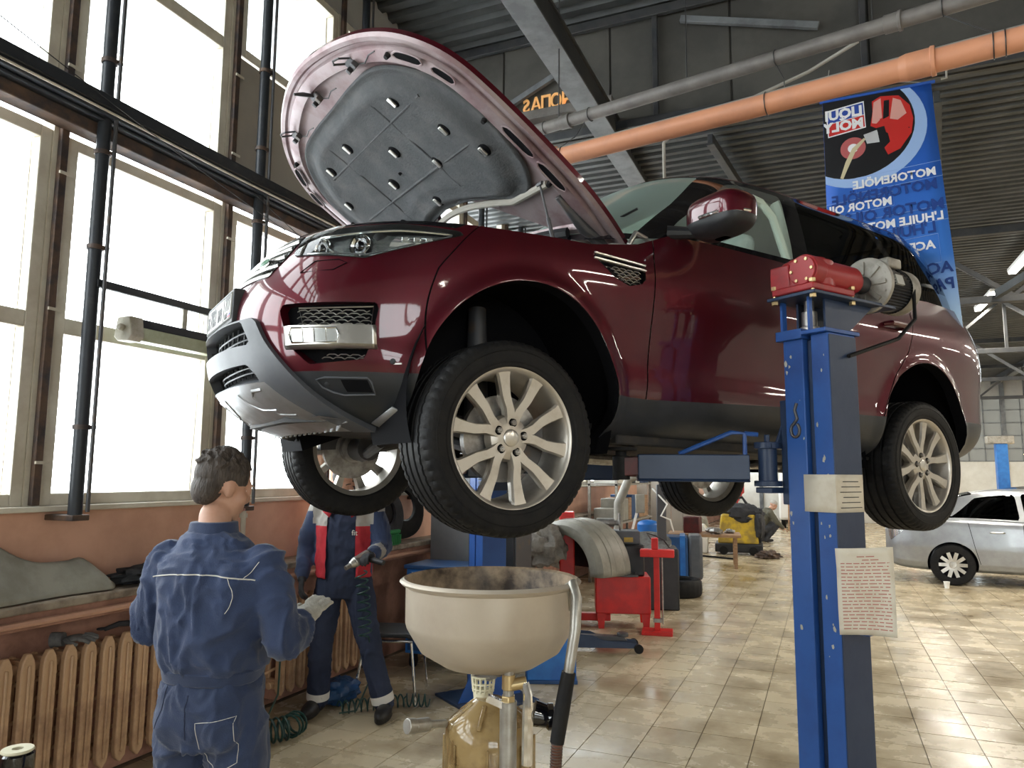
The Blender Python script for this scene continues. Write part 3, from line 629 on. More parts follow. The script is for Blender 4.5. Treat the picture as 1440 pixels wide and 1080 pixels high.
# number plate on its black holder
b = B(); b.b2((2.33, -.272, .700), (2.4335, .272, .846)); ph = b.build('plate_holder', 'black_plastic', CAR, bevel=.006)
px0, px1 = lowp(-.255, .775, .053), lowp(.255, .775, .053); xp = Vector((2.436, 0, .776)); ux = Vector((0, 1, 0)); uy = Vector((0, 0, 1))
M_ = frame(xp, ux, uy); npl = thing('number_plate', None, None); del_ = npl; bpy.data.objects.remove(del_)
b = B(); b.m = M_; b.box((0, 0, 0), (.52, .112, .003)); npl = b.build('number_plate', 'plate_white', CAR, bevel=.001)
b = B(); b.m = M_; b.beam((.115, -.052, .002), (.115, .052, .002), .003, .002, (0, 0, 1))
for a, c in (((-.255, -.053), (.255, -.053)), ((-.255, .053), (.255, .053)), ((-.255, -.053), (-.255, .053)), ((.255, -.053), (.255, .053))): b.beam((a[0], a[1], .002), (c[0], c[1], .002), .0035, .002)
b.build('plate_border', 'ink_black', npl)
def ptext(s, size, x, y, sx=1.0, m='ink_black', bold=.0035): text('plate_text', s, size, m, npl, M_ @ Matrix.Translation((x, y, .0022)), ext=.0005, sx=sx, bold=bold)
ptext('х', .095, -.215, -.004, .8); ptext('782', .105, -.118, -.002, .82); ptext('не', .092, .03, -.004, .82); ptext('777', .082, .187, .014, .78); ptext('RUS', .034, .165, -.036, .95, bold=.0008)
for k, m_ in enumerate(('white_paint', 'mark_blue', 'mark_red')):
    if m_ not in MAT: mat(m_, (.02, .05, .45) if 'blue' in m_ else (.55, .02, .03), .4)
    b = B(); b.m = M_; b.box((.222, -.027 - .008 * k, .0022), (.036, .0078, .001)); b.build('plate_flag', m_, npl)
# headlights: reflector bowl, projector lenses, clear lens
mat('lamp_chrome', (.45, .48, .47), .25, .8, col2=(.16, .18, .18), nscale=14, nlo=.45, nhi=.6)
for sd, src in ((1, hl), (-1, hl.mirror())):
    lensS = src.off(.006); h_ = lensS.obj('headlight', 'lens_clear', CAR, both=False)
    src.off(-.05).obj('headlight_back', 'lamp_chrome', h_, both=False)
    V, F = src.off(.006).walls(-.056); b = B(); b.add([tuple(v) for v in V], F); b.build('headlight_wall', 'black_plastic', h_, recalc=False)
    for (u, z, rr, m_) in ((.62, 1.0, .042, 'lamp_reflector'), (.80, .998, .048, 'lamp_reflector')):
        p, n = lowp(sd * u, z, -.045), Vector((.8, sd * .35, 0)).normalized(); b = B()
        b.lathe([(rr, .035), (rr * 1.04, .02), (rr, .0)], 24, p, n); b.lathe([(rr * .93, .032), (rr * .7, .018), (rr * .6, .01)], 24, p, n); b.build('lamp_ring', 'chrome', h_)
        b = B(); b.lathe([(rr * .62, .012), (rr * .5, .03), (rr * .25, .04), (0, .043)], 24, p, n); b.build('projector_lens', 'gloss_black', h_)
    b = B(); rows = [[lowp(sd * u, z, o) for u in np.linspace(.92, 1.14, 8)] for z, o in ((.985, -.02), (1.0, -.012), (1.03, -.02), (1.05, -.03))]; b.grid(rows); b.build('indicator_reflector', 'lamp_reflector', h_, recalc=False)
    b = B(); b.tube([lowp(sd * u, np.interp(u, [.57, .86, 1.15], [.965, .945, 1.045]), -.016) for u in np.linspace(.57, 1.15, 24)], .004, 6); b.tube([lowp(sd * u, np.interp(u, [.57, .92, 1.15], [1.04, 1.058, 1.05]), -.012) for u in np.linspace(.57, 1.15, 24)], .005, 6); b.build('light_guide', 'lamp_reflector', h_)
    b = B()
    for q in range(3): b.box(lowp(sd * (.97 + .05 * q), 1.017, -.012), (.012, .03, .016), Matrix.Rotation(sd * .9, 3, 'Z'))
    b.build('indicator_cell', 'lamp_reflector', h_, bevel=.003)
    # washer cover under the lamp
    b = B(); b.tube([lowp(sd * u, z, .0015) for u, z in ((.62, .865), (.76, .872), (.80, .90), (.76, .915), (.66, .912))], .0022, 5, closed=True); b.build('washer_cover_seam', 'void_black', CAR)
# fog lamp pods
def honey(b, u0, u1, z0, z1, sd, off, a=.026, r=.0022, clip=None):
    h = a * .5; row = 0; z = z0
    while z < z1 + h:
        u = u0 + (a * .9 if row % 2 else 0)
        while u < u1:
            pts = [(u, z), (u + a * .45, z + h * .5), (u + a * 1.35, z + h * .5), (u + a * 1.8, z)]
            for q0, q1 in zip(pts[:-1], pts[1:]):
                if all(u0 <= q[0] <= u1 and z0 <= q[1] <= z1 and (clip is None or clip(*q)) for q in (q0, q1)): b.tube([lowp(sd * q0[0], q0[1], off), lowp(sd * q1[0], q1[1], off)], r, 4, cap=False)
            q0, q1 = (u + a * .45, z + h * .5), (u + a * .45, z + h)
            u += a * 1.8
        z += h; row += 1
    return b
for sd, src in ((1, fog), (-1, fog.mirror())):
    p_ = src.off(-.045).obj('fog_lamp_pod', 'void_black', CAR, both=False)
    V, F = src.off(.001).walls(-.05); b = B(); b.add([tuple(v) for v in V], F); b.build('pod_wall', 'car_paint', p_, recalc=False)
    b = B(); honey(b, .65, .965, .655, .722, sd, -.016); b.build('upper_mesh', 'satin_silver', p_)
    b = B(); b.tube([lowp(sd * u, z, -.014) for u, z in ((.655, .722), (.955, .73), (.95, .655), (.68, .648))], .003, 6, closed=True); b.build('mesh_frame', 'satin_silver', p_)
    b = B(); honey(b, .74, .935, .522, .552, sd, -.02); b.build('lower_mesh', 'satin_silver', p_)
    b = B(); prof = ((.645, -.008), (.648, .022), (.575, .03), (.562, .012), (.560, -.01)); rows = [[lowp(sd * u, z + (.004 if u > .8 else 0), o * min(1, .35 + (u - .605) / .05) if o > 0 else o) for u in np.linspace(.605, .972, 22)] for z, o in prof]; b.grid(rows)
    b.build('silver_bar', 'satin_silver', p_, recalc=False, solid=.004)
    fl = B(); rows = [[lowp(sd * u, z, .036) for u in np.linspace(.66, .825, 10)] for z in (.586, .60, .62, .634)]; fl.grid(rows); fl.build('fog_lens', 'lens_clear', p_, recalc=False)
    fl = B(); rows = [[lowp(sd * u, z, .031) for u in np.linspace(.655, .83, 10)] for z in (.583, .637)]; fl.grid(rows); fl.build('fog_reflector', 'lamp_reflector', p_, recalc=False)
    fl = B(); fl.tube([lowp(sd * u, z, .033) for u, z in ((.655, .582), (.83, .582), (.838, .61), (.83, .638), (.655, .638), (.645, .61))], .004, 6, closed=True)
    for u in (.70, .745, .79): fl.tube([lowp(sd * u, .585, .033), lowp(sd * u, .635, .033)], .0025, 5)
    fl.build('fog_bezel', 'chrome', p_)
    b = B(); b.box(lowp(sd * 1.03, .512, .002), (.05, .004, .006), Matrix.Rotation(sd * -.9, 3, 'Z')); b.build('side_marker', 'white_paint', CAR)
# --- fender vent, then panels of the flank
vent, S = S.split(sdp([(1.84, 1.072), (2.165, 1.062), (2.165, .985), (2.07, .958), (1.98, .985)], 0, 2, .004))
mirrored(vent.off(-.02), 'wing_vent', 'gloss_black', CAR)
vo = [o for o in kids(CAR) if o.name.startswith('wing_vent')]
for sd, p_ in ((1, vo[0]), (-1, vo[1])):
    b = B(); honey(b, 1.95, 2.15, .965, 1.035, sd, -.008, .024, .0022, clip=lambda u, z: z > .958 + max(0, 2.07 - u) * .5); b.build('vent_mesh', 'satin_silver', p_)
    for z in (1.044, 1.068): b = B(); b.beam(lowp(sd * 1.855, z + .006, .003), lowp(sd * 2.168, z - .004, .003), .012, .011); b.build('silver_strip', 'satin_silver', p_, bevel=.003)
xl = lambda pts: (lambda P: P[:, 1] - np.interp(P[:, 2], [p[0] for p in pts], [p[1] for p in pts]))
gaps = []
fs_ = lambda P: np.where((P[:, 1] > 1.0), np.interp(P[:, 2], [.4, .9, 1.1], [1.14, 1.16, 1.24]) - P[:, 0], -1)
dA = xl([(.3, .80), (.6, .78), (.9, .765), (1.1, .755), (1.35, .70)]); dB = xl([(.3, -.42), (.9, -.40), (1.35, -.37)]); dC = xl([(.3, -.95), (.5, -1.0), (.75, -1.13), (.92, -1.28), (1.1, -1.36), (1.35, -1.40)])
GWD = .0035
def cutg(S, f): a, r = S.split(lambda P: f(P) - GWD); g, c = r.split(lambda P: f(P) + GWD); gaps.append(g); return a, c
bmp, S = cutg(S, fs_); bmp.obj('front_bumper', 'car_paint', CAR)
fen, S = cutg(S, dA); mirrored(fen, 'front_wing', 'car_paint', CAR)
d1, S = cutg(S, dB); mirrored(d1, 'front_door', 'car_paint', CAR)
d2, S = cutg(S, dC); mirrored(d2, 'rear_door', 'car_paint', CAR)
tail, S = S.split(sdp([(5.33, 1.2), (5.33, .88), (5.5, .84), (5.75, .86), (5.75, 1.2)], 0, 2, .02))
mat('tail_red', (.42, .012, .015), .12, 0, coat=1.0); mirrored(tail.off(.006), 'tail_lamp', 'tail_red', CAR)
S.obj('rear_quarter', 'car_paint', CAR)
for g in gaps: mirrored(g.off(-.004), 'panel_gap', 'void_black', CAR)
# door handles, mirrors
for sd in (1, -1):
    for nm, x in (('front', -.27), ('rear', -1.14)):
        u = float(np.interp(-x, [-.9, 1.15], [2.0, 4.05])) + .0; p = lowp(sd * (u), 1.06, .0)
        b = B(); b.tube([Vector((x + .10, sd * .985, 1.06)), Vector((x + .08, sd * 1.022, 1.062)), Vector((x - .08, sd * 1.022, 1.064)), Vector((x - .10, sd * .985, 1.064))], [.014, .017, .017, .014], 8); b.build('door_handle', 'car_paint', CAR)
    m_ = B(); m_.tube([(.60, sd * .90, 1.29), (.53, sd * .97, 1.285), (.47, sd * 1.04, 1.28)], [.035, .028, .028], 10); mb = m_.build('wing_mirror', 'black_plastic', CAR)
    def mir(zlo, zhi, nz):
        rows = []
        for j in range(nz + 1):
            z = zlo + (zhi - zlo) * j / nz; row = []
            k = max(.05, 1 - abs((z - 1.345) / .108) ** 4) ** .5
            for i in range(25):
                q = 2 * math.pi * i / 24; cx_, cy_ = .44, sd * 1.105; row.append((cx_ + .105 * k * math.copysign(abs(math.cos(q)) ** .6, math.cos(q)) * (1.15 if math.cos(q) > 0 else .75), cy_ + sd * .165 * k * math.copysign(abs(math.sin(q)) ** .5, math.sin(q)), z))
            rows.append(row)
        return rows
    b = B(); b.grid(mir(1.315, 1.452, 12)); b.build('mirror_cap', 'car_paint', mb)
    b = B(); b.grid(mir(1.238, 1.314, 8)); b.build('mirror_base', 'black_plastic', mb)
    b = B(); b.tube([(.44 + .125 * math.cos(a) * 1.0, sd * (1.105 + .166 * math.sin(a)), 1.322) for a in np.linspace(-.2, 1.5, 14)], .009, 8); b.build('mirror_indicator', 'lamp_reflector', mb)
    b = B(); b.lathe([(.0, -.004), (.075, -.004), (.08, 0), (.075, .003), (0, .003)], 24, (.362, sd * 1.10, 1.35), (-1, 0, 0)); b.build('mirror_glass', 'chrome', mb)
# --- greenhouse
us2 = np.r_[np.linspace(0, 1.5, 60), np.linspace(1.5, 4.4, 90)[1:], np.linspace(4.4, UTOT, 50)[1:]]
def gbase(u): x = gh(u, 1.3)[0]; return float(np.interp(x, [-2.5, -1, .3, .6, .75, .9], [1.29, 1.30, 1.28, 1.255, 1.225, 1.22]))
G = Surf.grid(gh, us2, lambda u: np.linspace(gbase(u), 1.80, 30))
ws, G = G.split(lambda P: np.minimum(np.minimum(np.interp(P[:, 2], [1.24, 1.5, 1.8], [1.20, 1.15, 1.0]) - P[:, 0], P[:, 2] - 1.235), 1.785 - P[:, 2]))
wsb, wsg = ws.split(lambda P: np.maximum(np.maximum(P[:, 0] - np.interp(P[:, 2], [1.24, 1.5, 1.8], [1.16, 1.11, .97]), 1.27 - P[:, 2]), P[:, 2] - 1.772))
wsg.obj('windscreen', 'windscreen_glass', CAR); wsb.obj('windscreen_band', 'gloss_black', CAR)
fw_, G = G.split(sdp([(.53, 1.325), (.47, 1.38), (.02, 1.715), (-.06, 1.735), (-.38, 1.74), (-.335, 1.345)], 1, 2, .012))
rw_, G = G.split(sdp([(-.50, 1.35), (-.54, 1.74), (-1.20, 1.73), (-1.40, 1.375)], 1, 2, .012))
qw_, G = G.split(lambda P: np.where(P[:, 1] > -2.2, sdp([(-1.50, 1.385), (-1.31, 1.725), (-1.62, 1.71), (-2.10, 1.43)], 1, 2, .012)(P), -1))
bk_, G = G.split(lambda P: np.minimum(np.minimum(P[:, 0] - 5.85, P[:, 2] - 1.40), 1.7 - P[:, 2]))
mirrored(fw_, 'front_door_window', 'door_glass', CAR); mirrored(rw_, 'rear_door_window', 'privacy_glass', CAR); mirrored(qw_, 'quarter_window', 'privacy_glass', CAR); bk_.obj('rear_window', 'privacy_glass', CAR)
rail, G = G.split(lambda P: P[:, 2] - 1.79); rail.obj('roof_rail', 'car_paint', CAR)
beltS, G = G.split(lambda P: np.interp(P[:, 1], [-2.5, -1, .3, .6], [1.312, 1.322, 1.303, 1.28]) - P[:, 2]); beltS.obj('belt_moulding', 'gloss_black', CAR)
G.obj('window_pillars', 'gloss_black', CAR)
rings = []
for k in np.linspace(1, 0, 14):
    row = []
    for u in us2[::2]:
        p = gh(u, 1.80); row.append((-.9 + (p[0] + .9) * (k if k > .0 else 0), p[1] * k, 1.80 + .095 * (1 - k ** 2.4)))
    rings.append(row)
b = B(); b.grid(rings); b.grid([[(p[0], -p[1], p[2]) for p in r_] for r_ in rings]); b.build('roof', 'car_paint', CAR)
b = B(); b.grid([[(-1.85, y, 1.83 - .05 * (abs(y) / .6) ** 2) for y in np.linspace(-.6, .6, 13)], [(-2.12, y, 1.795 - .05 * (abs(y) / .6) ** 2) for y in np.linspace(-.6, .6, 13)], [(-2.10, y, 1.77 - .05 * (abs(y) / .6) ** 2) for y in np.linspace(-.6, .6, 13)]]); b.build('roof_spoiler', 'gloss_black', CAR, solid=.02)
# pillars seen from inside, headliner, interior
mat('trim_cream', (.78, .77, .70), .7); mat('seat_leather', (.42, .39, .33), .5); mat('plastic_cover', (.75, .78, .77), .25, 0, col2=(.6, .63, .62), nscale=9, bump=.5, bscale=14); mat('dash', (.22, .22, .20), .6)
b = B(); b.b2((-.96, -.86, .42), (.84, .86, .46)); b.b2((-2.3, -.47, .7), (-1.5, .47, 1.2)); b.build('cabin_floor', 'seat_leather', CAR)
for sd in (1, -1): b = B(); b.b2((-.98, sd * .87 - .01, .46), (.55, sd * .87 + .01, 1.27)); b.b2((-2.2, sd * .84 - .01, .95), (-.98, sd * .84 + .01, 1.3)); b.build('door_trim', 'trim_cream', CAR)
b = B(); b.grid([[(x, y, 1.82 - .04 * (abs(y) / .6) ** 2) for y in np.linspace(-.62, .62, 9)] for x in np.linspace(-1.8, -.15, 8)]); b.build('headliner', 'trim_cream', CAR, solid=.01)
b = B(); b.prism([(.35, .95), (.35, 1.20), (.55, 1.26), (.9, 1.20), (.9, .95)], (0, -.84, 0), (1, 0, 0), (0, 0, 1), (0, 1.68, 0)); b.build('dashboard', 'dash', CAR, bevel=.02)
b = B(); t_ = Matrix.Rotation(R(25), 3, 'Y'); b.tube([Vector((.27, .40, 1.16)) + t_ @ Vector((0, .185 * math.cos(a), .185 * math.sin(a))) for a in np.linspace(0, 2 * math.pi, 29)[:-1]], .016, 8, closed=True); b.beam((.27, .22, 1.16), (.27, .58, 1.16), .03, .03); b.cyl((.27, .4, 1.15), (.40, .4, 1.12), .05, .04); b.build('steering_wheel', 'dash', CAR)
for sd in (1, -1):
    for x0, m_ in ((-.18, 'plastic_cover'), (-1.12, 'seat_leather')):
        b = B(); b.prism([(.0, .62), (.02, .90), (.50, .96), (.55, .86), (.5, .62)], (x0, sd * .38 - .25, 0), (1, 0, 0), (0, 0, 1), (0, .5, 0)); b.prism([(.02, .88), (.16, .92), (-.07, 1.56), (-.2, 1.56), (-.16, 1.2)], (x0, sd * .38 - .26, 0), (1, 0, 0), (0, 0, 1), (0, .52, 0)); b.prism([(-.10, 1.54), (.0, 1.55), (-.06, 1.73), (-.16, 1.72)], (x0 - .03, sd * .38 - .14, 0), (1, 0, 0), (0, 0, 1), (0, .28, 0)); b.build('seat', m_, CAR, bevel=.05)
    b = B(); b.tube([Vector(gh(sd * 2.2, z)) * 1 + Vector((-.0 - .52 + .34, -sd * .035, 0)) for z in ()] or [Vector((-.43, sd * (tab(GW_, z) - .05), z)) for z in np.linspace(1.2, 1.72, 8)], .045, 8); b.build('centre_pillar_trim', 'trim_cream', CAR)
    b = B(); b.tube([Vector((x, sd * (tab(GW_, z) - .03), z)) for x, z in ((.40, 1.36), (.02, 1.66), (-.12, 1.695), (-.24, 1.68), (-.31, 1.60), (-.335, 1.3))], .022, 8); b.build('door_seal_trim', 'trim_cream', CAR)
b = B(); b.tube([Vector(gh(u, 1.26)) + Vector((.02, 0, .01)) for u in np.linspace(-.7, .7, 24)], .03, 8); b.build('cowl_panel', 'black_plastic', CAR)
for y0 in (.35, -.25):
    b = B(); b.tube([(.93, y0, 1.27), (.78, y0 + .28, 1.36), (.70, y0 + .45, 1.42)], .006, 6); b.build('wiper', 'black_plastic', CAR)
# --- inside of the front end, wheel arches, underbody
b = B(); b.b2((.85, -.72, .95), (2.0, .72, 1.08)); b.b2((1.0, -.5, 1.05), (1.75, .45, 1.13)); b.build('engine_cover', 'black_plastic', CAR, bevel=.03)
b = B(); b.grid([[lowp(u, 1.07, -o) for u in np.linspace(-1.1, 1.1, 41)] for o in (.012, .10, .22)]); b.build('slam_panel', 'black_plastic', CAR, bevel=.02)
def sidey(x, z):
    w, xf = tab(W_, max(.3, z)), tab(XF_, max(.3, z))
    return w * (1 - max(0, (x - XC1) / (xf - XC1)) ** NF) ** (1 / NF) + .018
for sd in (1, -1):
    b = B(); b.grid([[Vector(low(sd * u, ztop(u))) + Vector((0, -sd * o, dz)) for u in np.linspace(1.15, 2.15, 20)] for o, dz in ((0, 0), (.035, .002), (.05, -.03), (.16, -.05))]); b.build('wing_gutter', 'car_paint', CAR)
    b = B(); b.b2((1.05, sd * .80 - .05, 1.06), (1.32, sd * .80 + .05, 1.135)); b.b2((1.36, sd * .78 - .05, 1.06), (1.5, sd * .78 + .04, 1.13)); b.build('wing_seal_block', 'dust_grey', CAR, bevel=.015)
    for cx, rz in ((1.41, .49), (-1.47, .47)):
        arc = [(cx + .455 * math.cos(a), .40 + rz * math.sin(a)) for a in np.linspace(-.35, math.pi + .35, 33)]
        arc2 = [(cx + .50 * math.cos(a), .40 + (rz + .05) * math.sin(a)) for a in np.linspace(-.35, math.pi + .35, 33)]
        b = B(); b.grid([[(x, sd * (sidey(x, z) - .001), z) for x, z in arc], [(x, sd * (sidey(x, z) - .07), z) for x, z in arc], [(x, sd * .88, z) for x, z in arc2], [(x, sd * .50, z) for x, z in arc2]]); b.grid([[(x, sd * .50, z) for x, z in arc2], [(cx, sd * .5, .4)] * 33]); b.build('wheel_arch_liner', 'void_black', CAR)
b = B(); b.prism([(2.05, -.55), (2.2, -.3), (2.2, .3), (2.05, .55), (1.88, .58), (.98, .60), (.86, .84), (-.95, .84), (-1.0, .62), (-1.9, .62), (-1.98, .78), (-2.3, .7), (-2.3, -.7), (-1.98, -.78), (-1.9, -.62), (-1.0, -.62), (-.95, -.84), (.86, -.84), (.98, -.60), (1.88, -.58)], (0, 0, .30), (1, 0, 0), (0, 1, 0), (0, 0, .06)); b.build('underbody_pan', 'underbody', CAR)
for sd in (1, -1):
    b = B(); b.b2((-.92, sd * .80 - .05, .262), (.86, sd * .80 + .05, .31)); b.build('sill_rail', 'underbody', CAR, bevel=.01)
    b = B(); b.tube([(1.46, sd * .55, .25), (1.30, sd * .3, .30)], .03, 8); b.tube([(1.46, sd * .72, .2), (1.5, sd * .35, .27)], .028, 8); b.tube([(1.46, sd * .62, .30), (1.44, sd * .56, .85)], [.055, .04], 12); b.cyl((1.46, sd * .80, .25), (1.46, sd * .62, .25), .07, n=16); b.build('front_suspension', 'dark_steel', CAR)
    b = B(); b.tube([(-1.46, sd * .55, .25), (-1.2, sd * .3, .30)], .03, 8); b.tube([(-1.46, sd * .72, .22), (-1.5, sd * .3, .28)], .028, 8); b.tube([(-1.46, sd * .62, .30), (-1.44, sd * .56, .85)], [.055, .05], 12); b.cyl((-1.46, sd * .80, .25), (-1.46, sd * .62, .25), .07, n=16); b.build('rear_suspension', 'dark_steel', CAR)
b = B(); b.tube([(.8, -.3, .25), (0, -.3, .24), (-1.2, -.35, .26), (-2.1, -.5, .28)], .035, 10); b.b2((-2.1, -.5, .22), (-1.95, .5, .32)); b.build('exhaust', 'steel', CAR, bevel=.01)
# toothed aluminium undertray edge
b = B(); poly = [(-.52, .0), (-.52, -.02)]
for k in range(14): y = -.50 + k * .075; poly += [(y, -.024), (y + .012, -.05), (y + .034, -.05), (y + .046, -.024)]
poly += [(.58, -.02), (.58, .0)]
b.prism(poly, (2.02, 0, .315), (0, 1, 0), (-.25, 0, 1), (.006, 0, 0)); b.grid([[(2.14, y, .315), (2.02, y, .305), (1.75, y, .30)] for y in np.linspace(-.52, .58, 6)]); b.build('undertray_edge', 'silver_plastic', CAR)
for sd in (1, -1):
    b = B(); b.grid([[(1.93 - .05 * t, sd * (.60 + .2 * s_), .30 + .05 * s_ - .02 * t) for s_ in (0, .5, 1)] for t in (0, .5, 1)]); b.build('air_deflector', 'silver_plastic', CAR, solid=.006)

# ---- wheels
def make_wheel(name):
    """axle along +y (outside), centre at origin"""
    w = bpy.data.objects.new(name, None); w.empty_display_size = .1; COL.objects.link(w)
    # tyre 275/45: tread with grooves and shoulder sipes
    half = .137; Rt = .392
    prof = [(.272, -.118), (.285, -.132), (.33, -.141), (.362, -.137), (.378, -.127), (.386, -.114), (.3895, -.098)]
    for yc in (-.075, -.026, .026, .075): prof += [(.391, yc - .0085), (.382, yc - .0065), (.382, yc + .0065), (.391, yc + .0085)]
    prof += [(.3895, .098), (.386, .114), (.378, .127), (.362, .137), (.33, .141), (.285, .132), (.272, .118)]
    n = len(prof); sh = {3, 4, 5, 6, n - 7, n - 6, n - 5, n - 4}; ribs = {7, 10, 11, 14, 15, 18, 19, 22}
    def mod(k, i):
        if i in (4, 5, 6, n - 7, n - 6, n - 5) and k % 4 == 0: return -.0055
        if i in ribs and k % 4 == 2 and i in (7, 10, 19, 22): return -.004
        return 0
    b = B(); b.lathe([(r, h) for r, h in prof], 240, axis=(0, 1, 0), mod=mod); b.build('tyre', 'rubber', w, sharp=30)
    b = B()
    for r in (.345, .30): b.lathe([(r - .004, .1385 if r > .32 else .1345), (r, .142 if r > .32 else .1375), (r + .004, .1405 if r > .32 else .138)], 96, axis=(0, 1, 0))
    b.build('sidewall_ring', 'rubber', w, recalc=False)
    b = B(); b.lathe([(.283, .112), (.287, .120), (.284, .127), (.274, .126), (.262, .110), (.248, .06), (.243, -.02), (.246, -.10), (.27, -.118), (.283, -.125), (.283, -.118)], 96, axis=(0, 1, 0)); rim = b.build('rim_barrel', 'wheel_silver', w, sharp=50)
    # five pairs of split spokes
    for k in range(5):
        for s in (-1, 1):
            th = 2 * math.pi * k / 5 + R(90)
            pts = [(.055, 7), (.085, 8.5), (.115, 11), (.145, 15.2), (.17, 17.2), (.205, 17.6), (.245, 17.8), (.266, 18.0)]
            wid = [.024, .023, .0225, .0225, .0235, .0255, .030, .037]; yo = [.098, .100, .102, .103, .104, .106, .109, .112]; rows = []
            for (r, a), ww, y in zip(pts, wid, yo):
                t = th + s * R(a); c = Vector((r * math.cos(t), 0, r * math.sin(t))); tg = Vector((-math.sin(t), 0, math.cos(t)))
                dp = .045
                rows.append([c + tg * ww * .75 + Vector((0, y - dp, 0)), c + tg * ww + Vector((0, y - .012, 0)), c + tg * (ww * .78) + Vector((0, y, 0)), c - tg * (ww * .78) + Vector((0, y, 0)), c - tg * ww + Vector((0, y - .012, 0)), c - tg * ww * .75 + Vector((0, y - dp, 0)), c + tg * ww * .75 + Vector((0, y - dp, 0))])
            b = B(); b.grid(rows); b.build('spoke', 'wheel_silver', w, sharp=28)
    b = B(); b.lathe([(0, .100), (.046, .100), (.062, .097), (.085, .088), (.094, .07), (.094, .05), (0, .05)], 40, axis=(0, 1, 0)); b.build('hub', 'wheel_silver', w)
    b = B(); b.lathe([(0, .108), (.028, .107), (.034, .104), (.036, .096)], 40, axis=(0, 1, 0)); b.build('centre_cap', 'satin_silver', w)
    for k in range(5):
        t = 2 * math.pi * k / 5 + R(90) + R(0); c = Vector((.062 * math.cos(t), 0, .062 * math.sin(t)))
        b = B(); b.cyl(c + Vector((0, .085, 0)), c + Vector((0, .0995, 0)), .0185, n=16); b.build('lug_recess', 'void_black', w)
        b = B(); b.cyl(c + Vector((0, .09, 0)), c + Vector((0, .112, 0)), .0125, n=6); b.cyl(c + Vector((0, .112, 0)), c + Vector((0, .116, 0)), .009, .006, n=6); b.build('lug_nut', 'steel', w, bevel=.001)
    b = B(); b.lathe([(.07, .03), (.175, .03), (.175, .0), (.07, .0)], 64, axis=(0, 1, 0), closed=True); b.lathe([(.0, .045), (.075, .045), (.08, .0), (.08, -.05), (0, -.05)], 32, axis=(0, 1, 0)); b.build('brake_disc', 'steel', w)
    b = B(); rows = []
    for a in np.linspace(R(150), R(215), 9):
        rows.append([(r * math.cos(a), y, r * math.sin(a)) for r, y in ((.11, .045), (.195, .045), (.20, .03), (.20, -.03), (.11, -.03), (.11, .045))])
    b.grid(rows); b.build('brake_caliper', 'dark_steel', w, bevel=.004)
    return w
wheel0 = make_wheel('wheel')
WZ = .252
for i, (x, sd, st, sp) in enumerate(((1.46, 1, 0, -8), (-1.46, 1, 0, 12), (1.46, -1, 0, 30), (-1.46, -1, 0, 50))):
    w = wheel0 if i == 0 else dup(wheel0); w.parent = CAR; w.location = (x + (.02 if x > 0 else 0), sd * .842, WZ)
    w.rotation_euler = (0, R(sp), R(st) + (0 if sd > 0 else math.pi))

# ---- bonnet, open
HA = R(30)
HB = bpy.data.objects.new('bonnet', None); COL.objects.link(HB); HB.parent = CAR; HB.location = (.75, 0, 1.24); HB.rotation_euler = (0, -HA, 0)
mat('bonnet_inner', (.30, .24, .245), .42, .35, col2=(.20, .12, .13), nscale=5, nlo=.45, nhi=.7, rough2=.55)
mat('felt_pad', (.062, .066, .07), .85, 0, col2=(.10, .10, .10), nscale=9, nlo=.45, nhi=.75, bump=.35, bscale=120)
HW = [(-.03, .80), (0, .82), (.2, .885), (.4, .925), (.76, .945), (1.07, .935), (1.2, .905), (1.32, .835), (1.42, .735), (1.5, .60), (1.56, .44), (1.6, .28), (1.625, .13), (1.632, 0)]
ol = [(L, w) for L, w in HW]                       # half outline, tip last
def hood_edge(n=60):
    Ls = [p[0] for p in HW]; p = []
    pts = np.array(HW); d = np.r_[0, np.cumsum(np.hypot(*np.diff(pts, axis=0).T))]
    for s in np.linspace(0, d[-1], n): p.append((tab(list(zip(d, pts[:, 0])), s), max(0, tab(list(zip(d, pts[:, 1])), s))))
    return p
HE = hood_edge(64)
def hz(L, y):  # crown of the skin
    e = abs(y) / .95; return -.035 * e ** 2.2 - .03 * max(0, (L - .9) / .73) ** 2.2
def hring(k, dz=0.0, back=0.0):
    """outline scaled by k about the bonnet's middle, right rear -> tip -> left rear"""
    o = []
    for L, y in [(L, -y) for L, y in HE] + [(L, y) for L, y in reversed(HE[:-1])]:
        a = .80 + (L - .80) * k; c = y * k; o.append(Vector((a, c, hz(a, c) + dz)))
    return o
b = B(); rows = [hring(k) for k in (1, .985, .95, .9, .8, .7, .6, .5, .4, .3, .2, .1, .02)]
rows = [[Vector((p.x, p.y, p.z - .028)) for p in hring(.998)]] + rows
b.grid(rows)
sk = b.build('bonnet_skin', 'car_paint', HB, sharp=60, solid=0)
# inner panel: folded rim, outer channel with slots, inner ring round the pad
prof = [(1.0, -.026), (.985, -.040), (.962, -.040), (.952, -.028), (.935, -.028), (.925, -.048), (.895, -.056), (.86, -.056), (.845, -.040), (.82, -.036), (.70, -.036), (.3, -.03), (.02, -.03)]
b = B(); b.grid([hring(k, dz) for k, dz in prof]); b.build('inner_panel', 'bonnet_inner', HB, sharp=40)
# rear edge strip of the bonnet (open end of the rings)
b = B(); b.grid([[(-.03 + x, y, hz(0, y) + z) for y in np.linspace(-.80, .80, 31)] for x, z in ((0, .0), (-.01, -.02), (.0, -.04), (.06, -.05), (.10, -.035))]); b.build('rear_flange', 'bonnet_inner', HB, sharp=40)
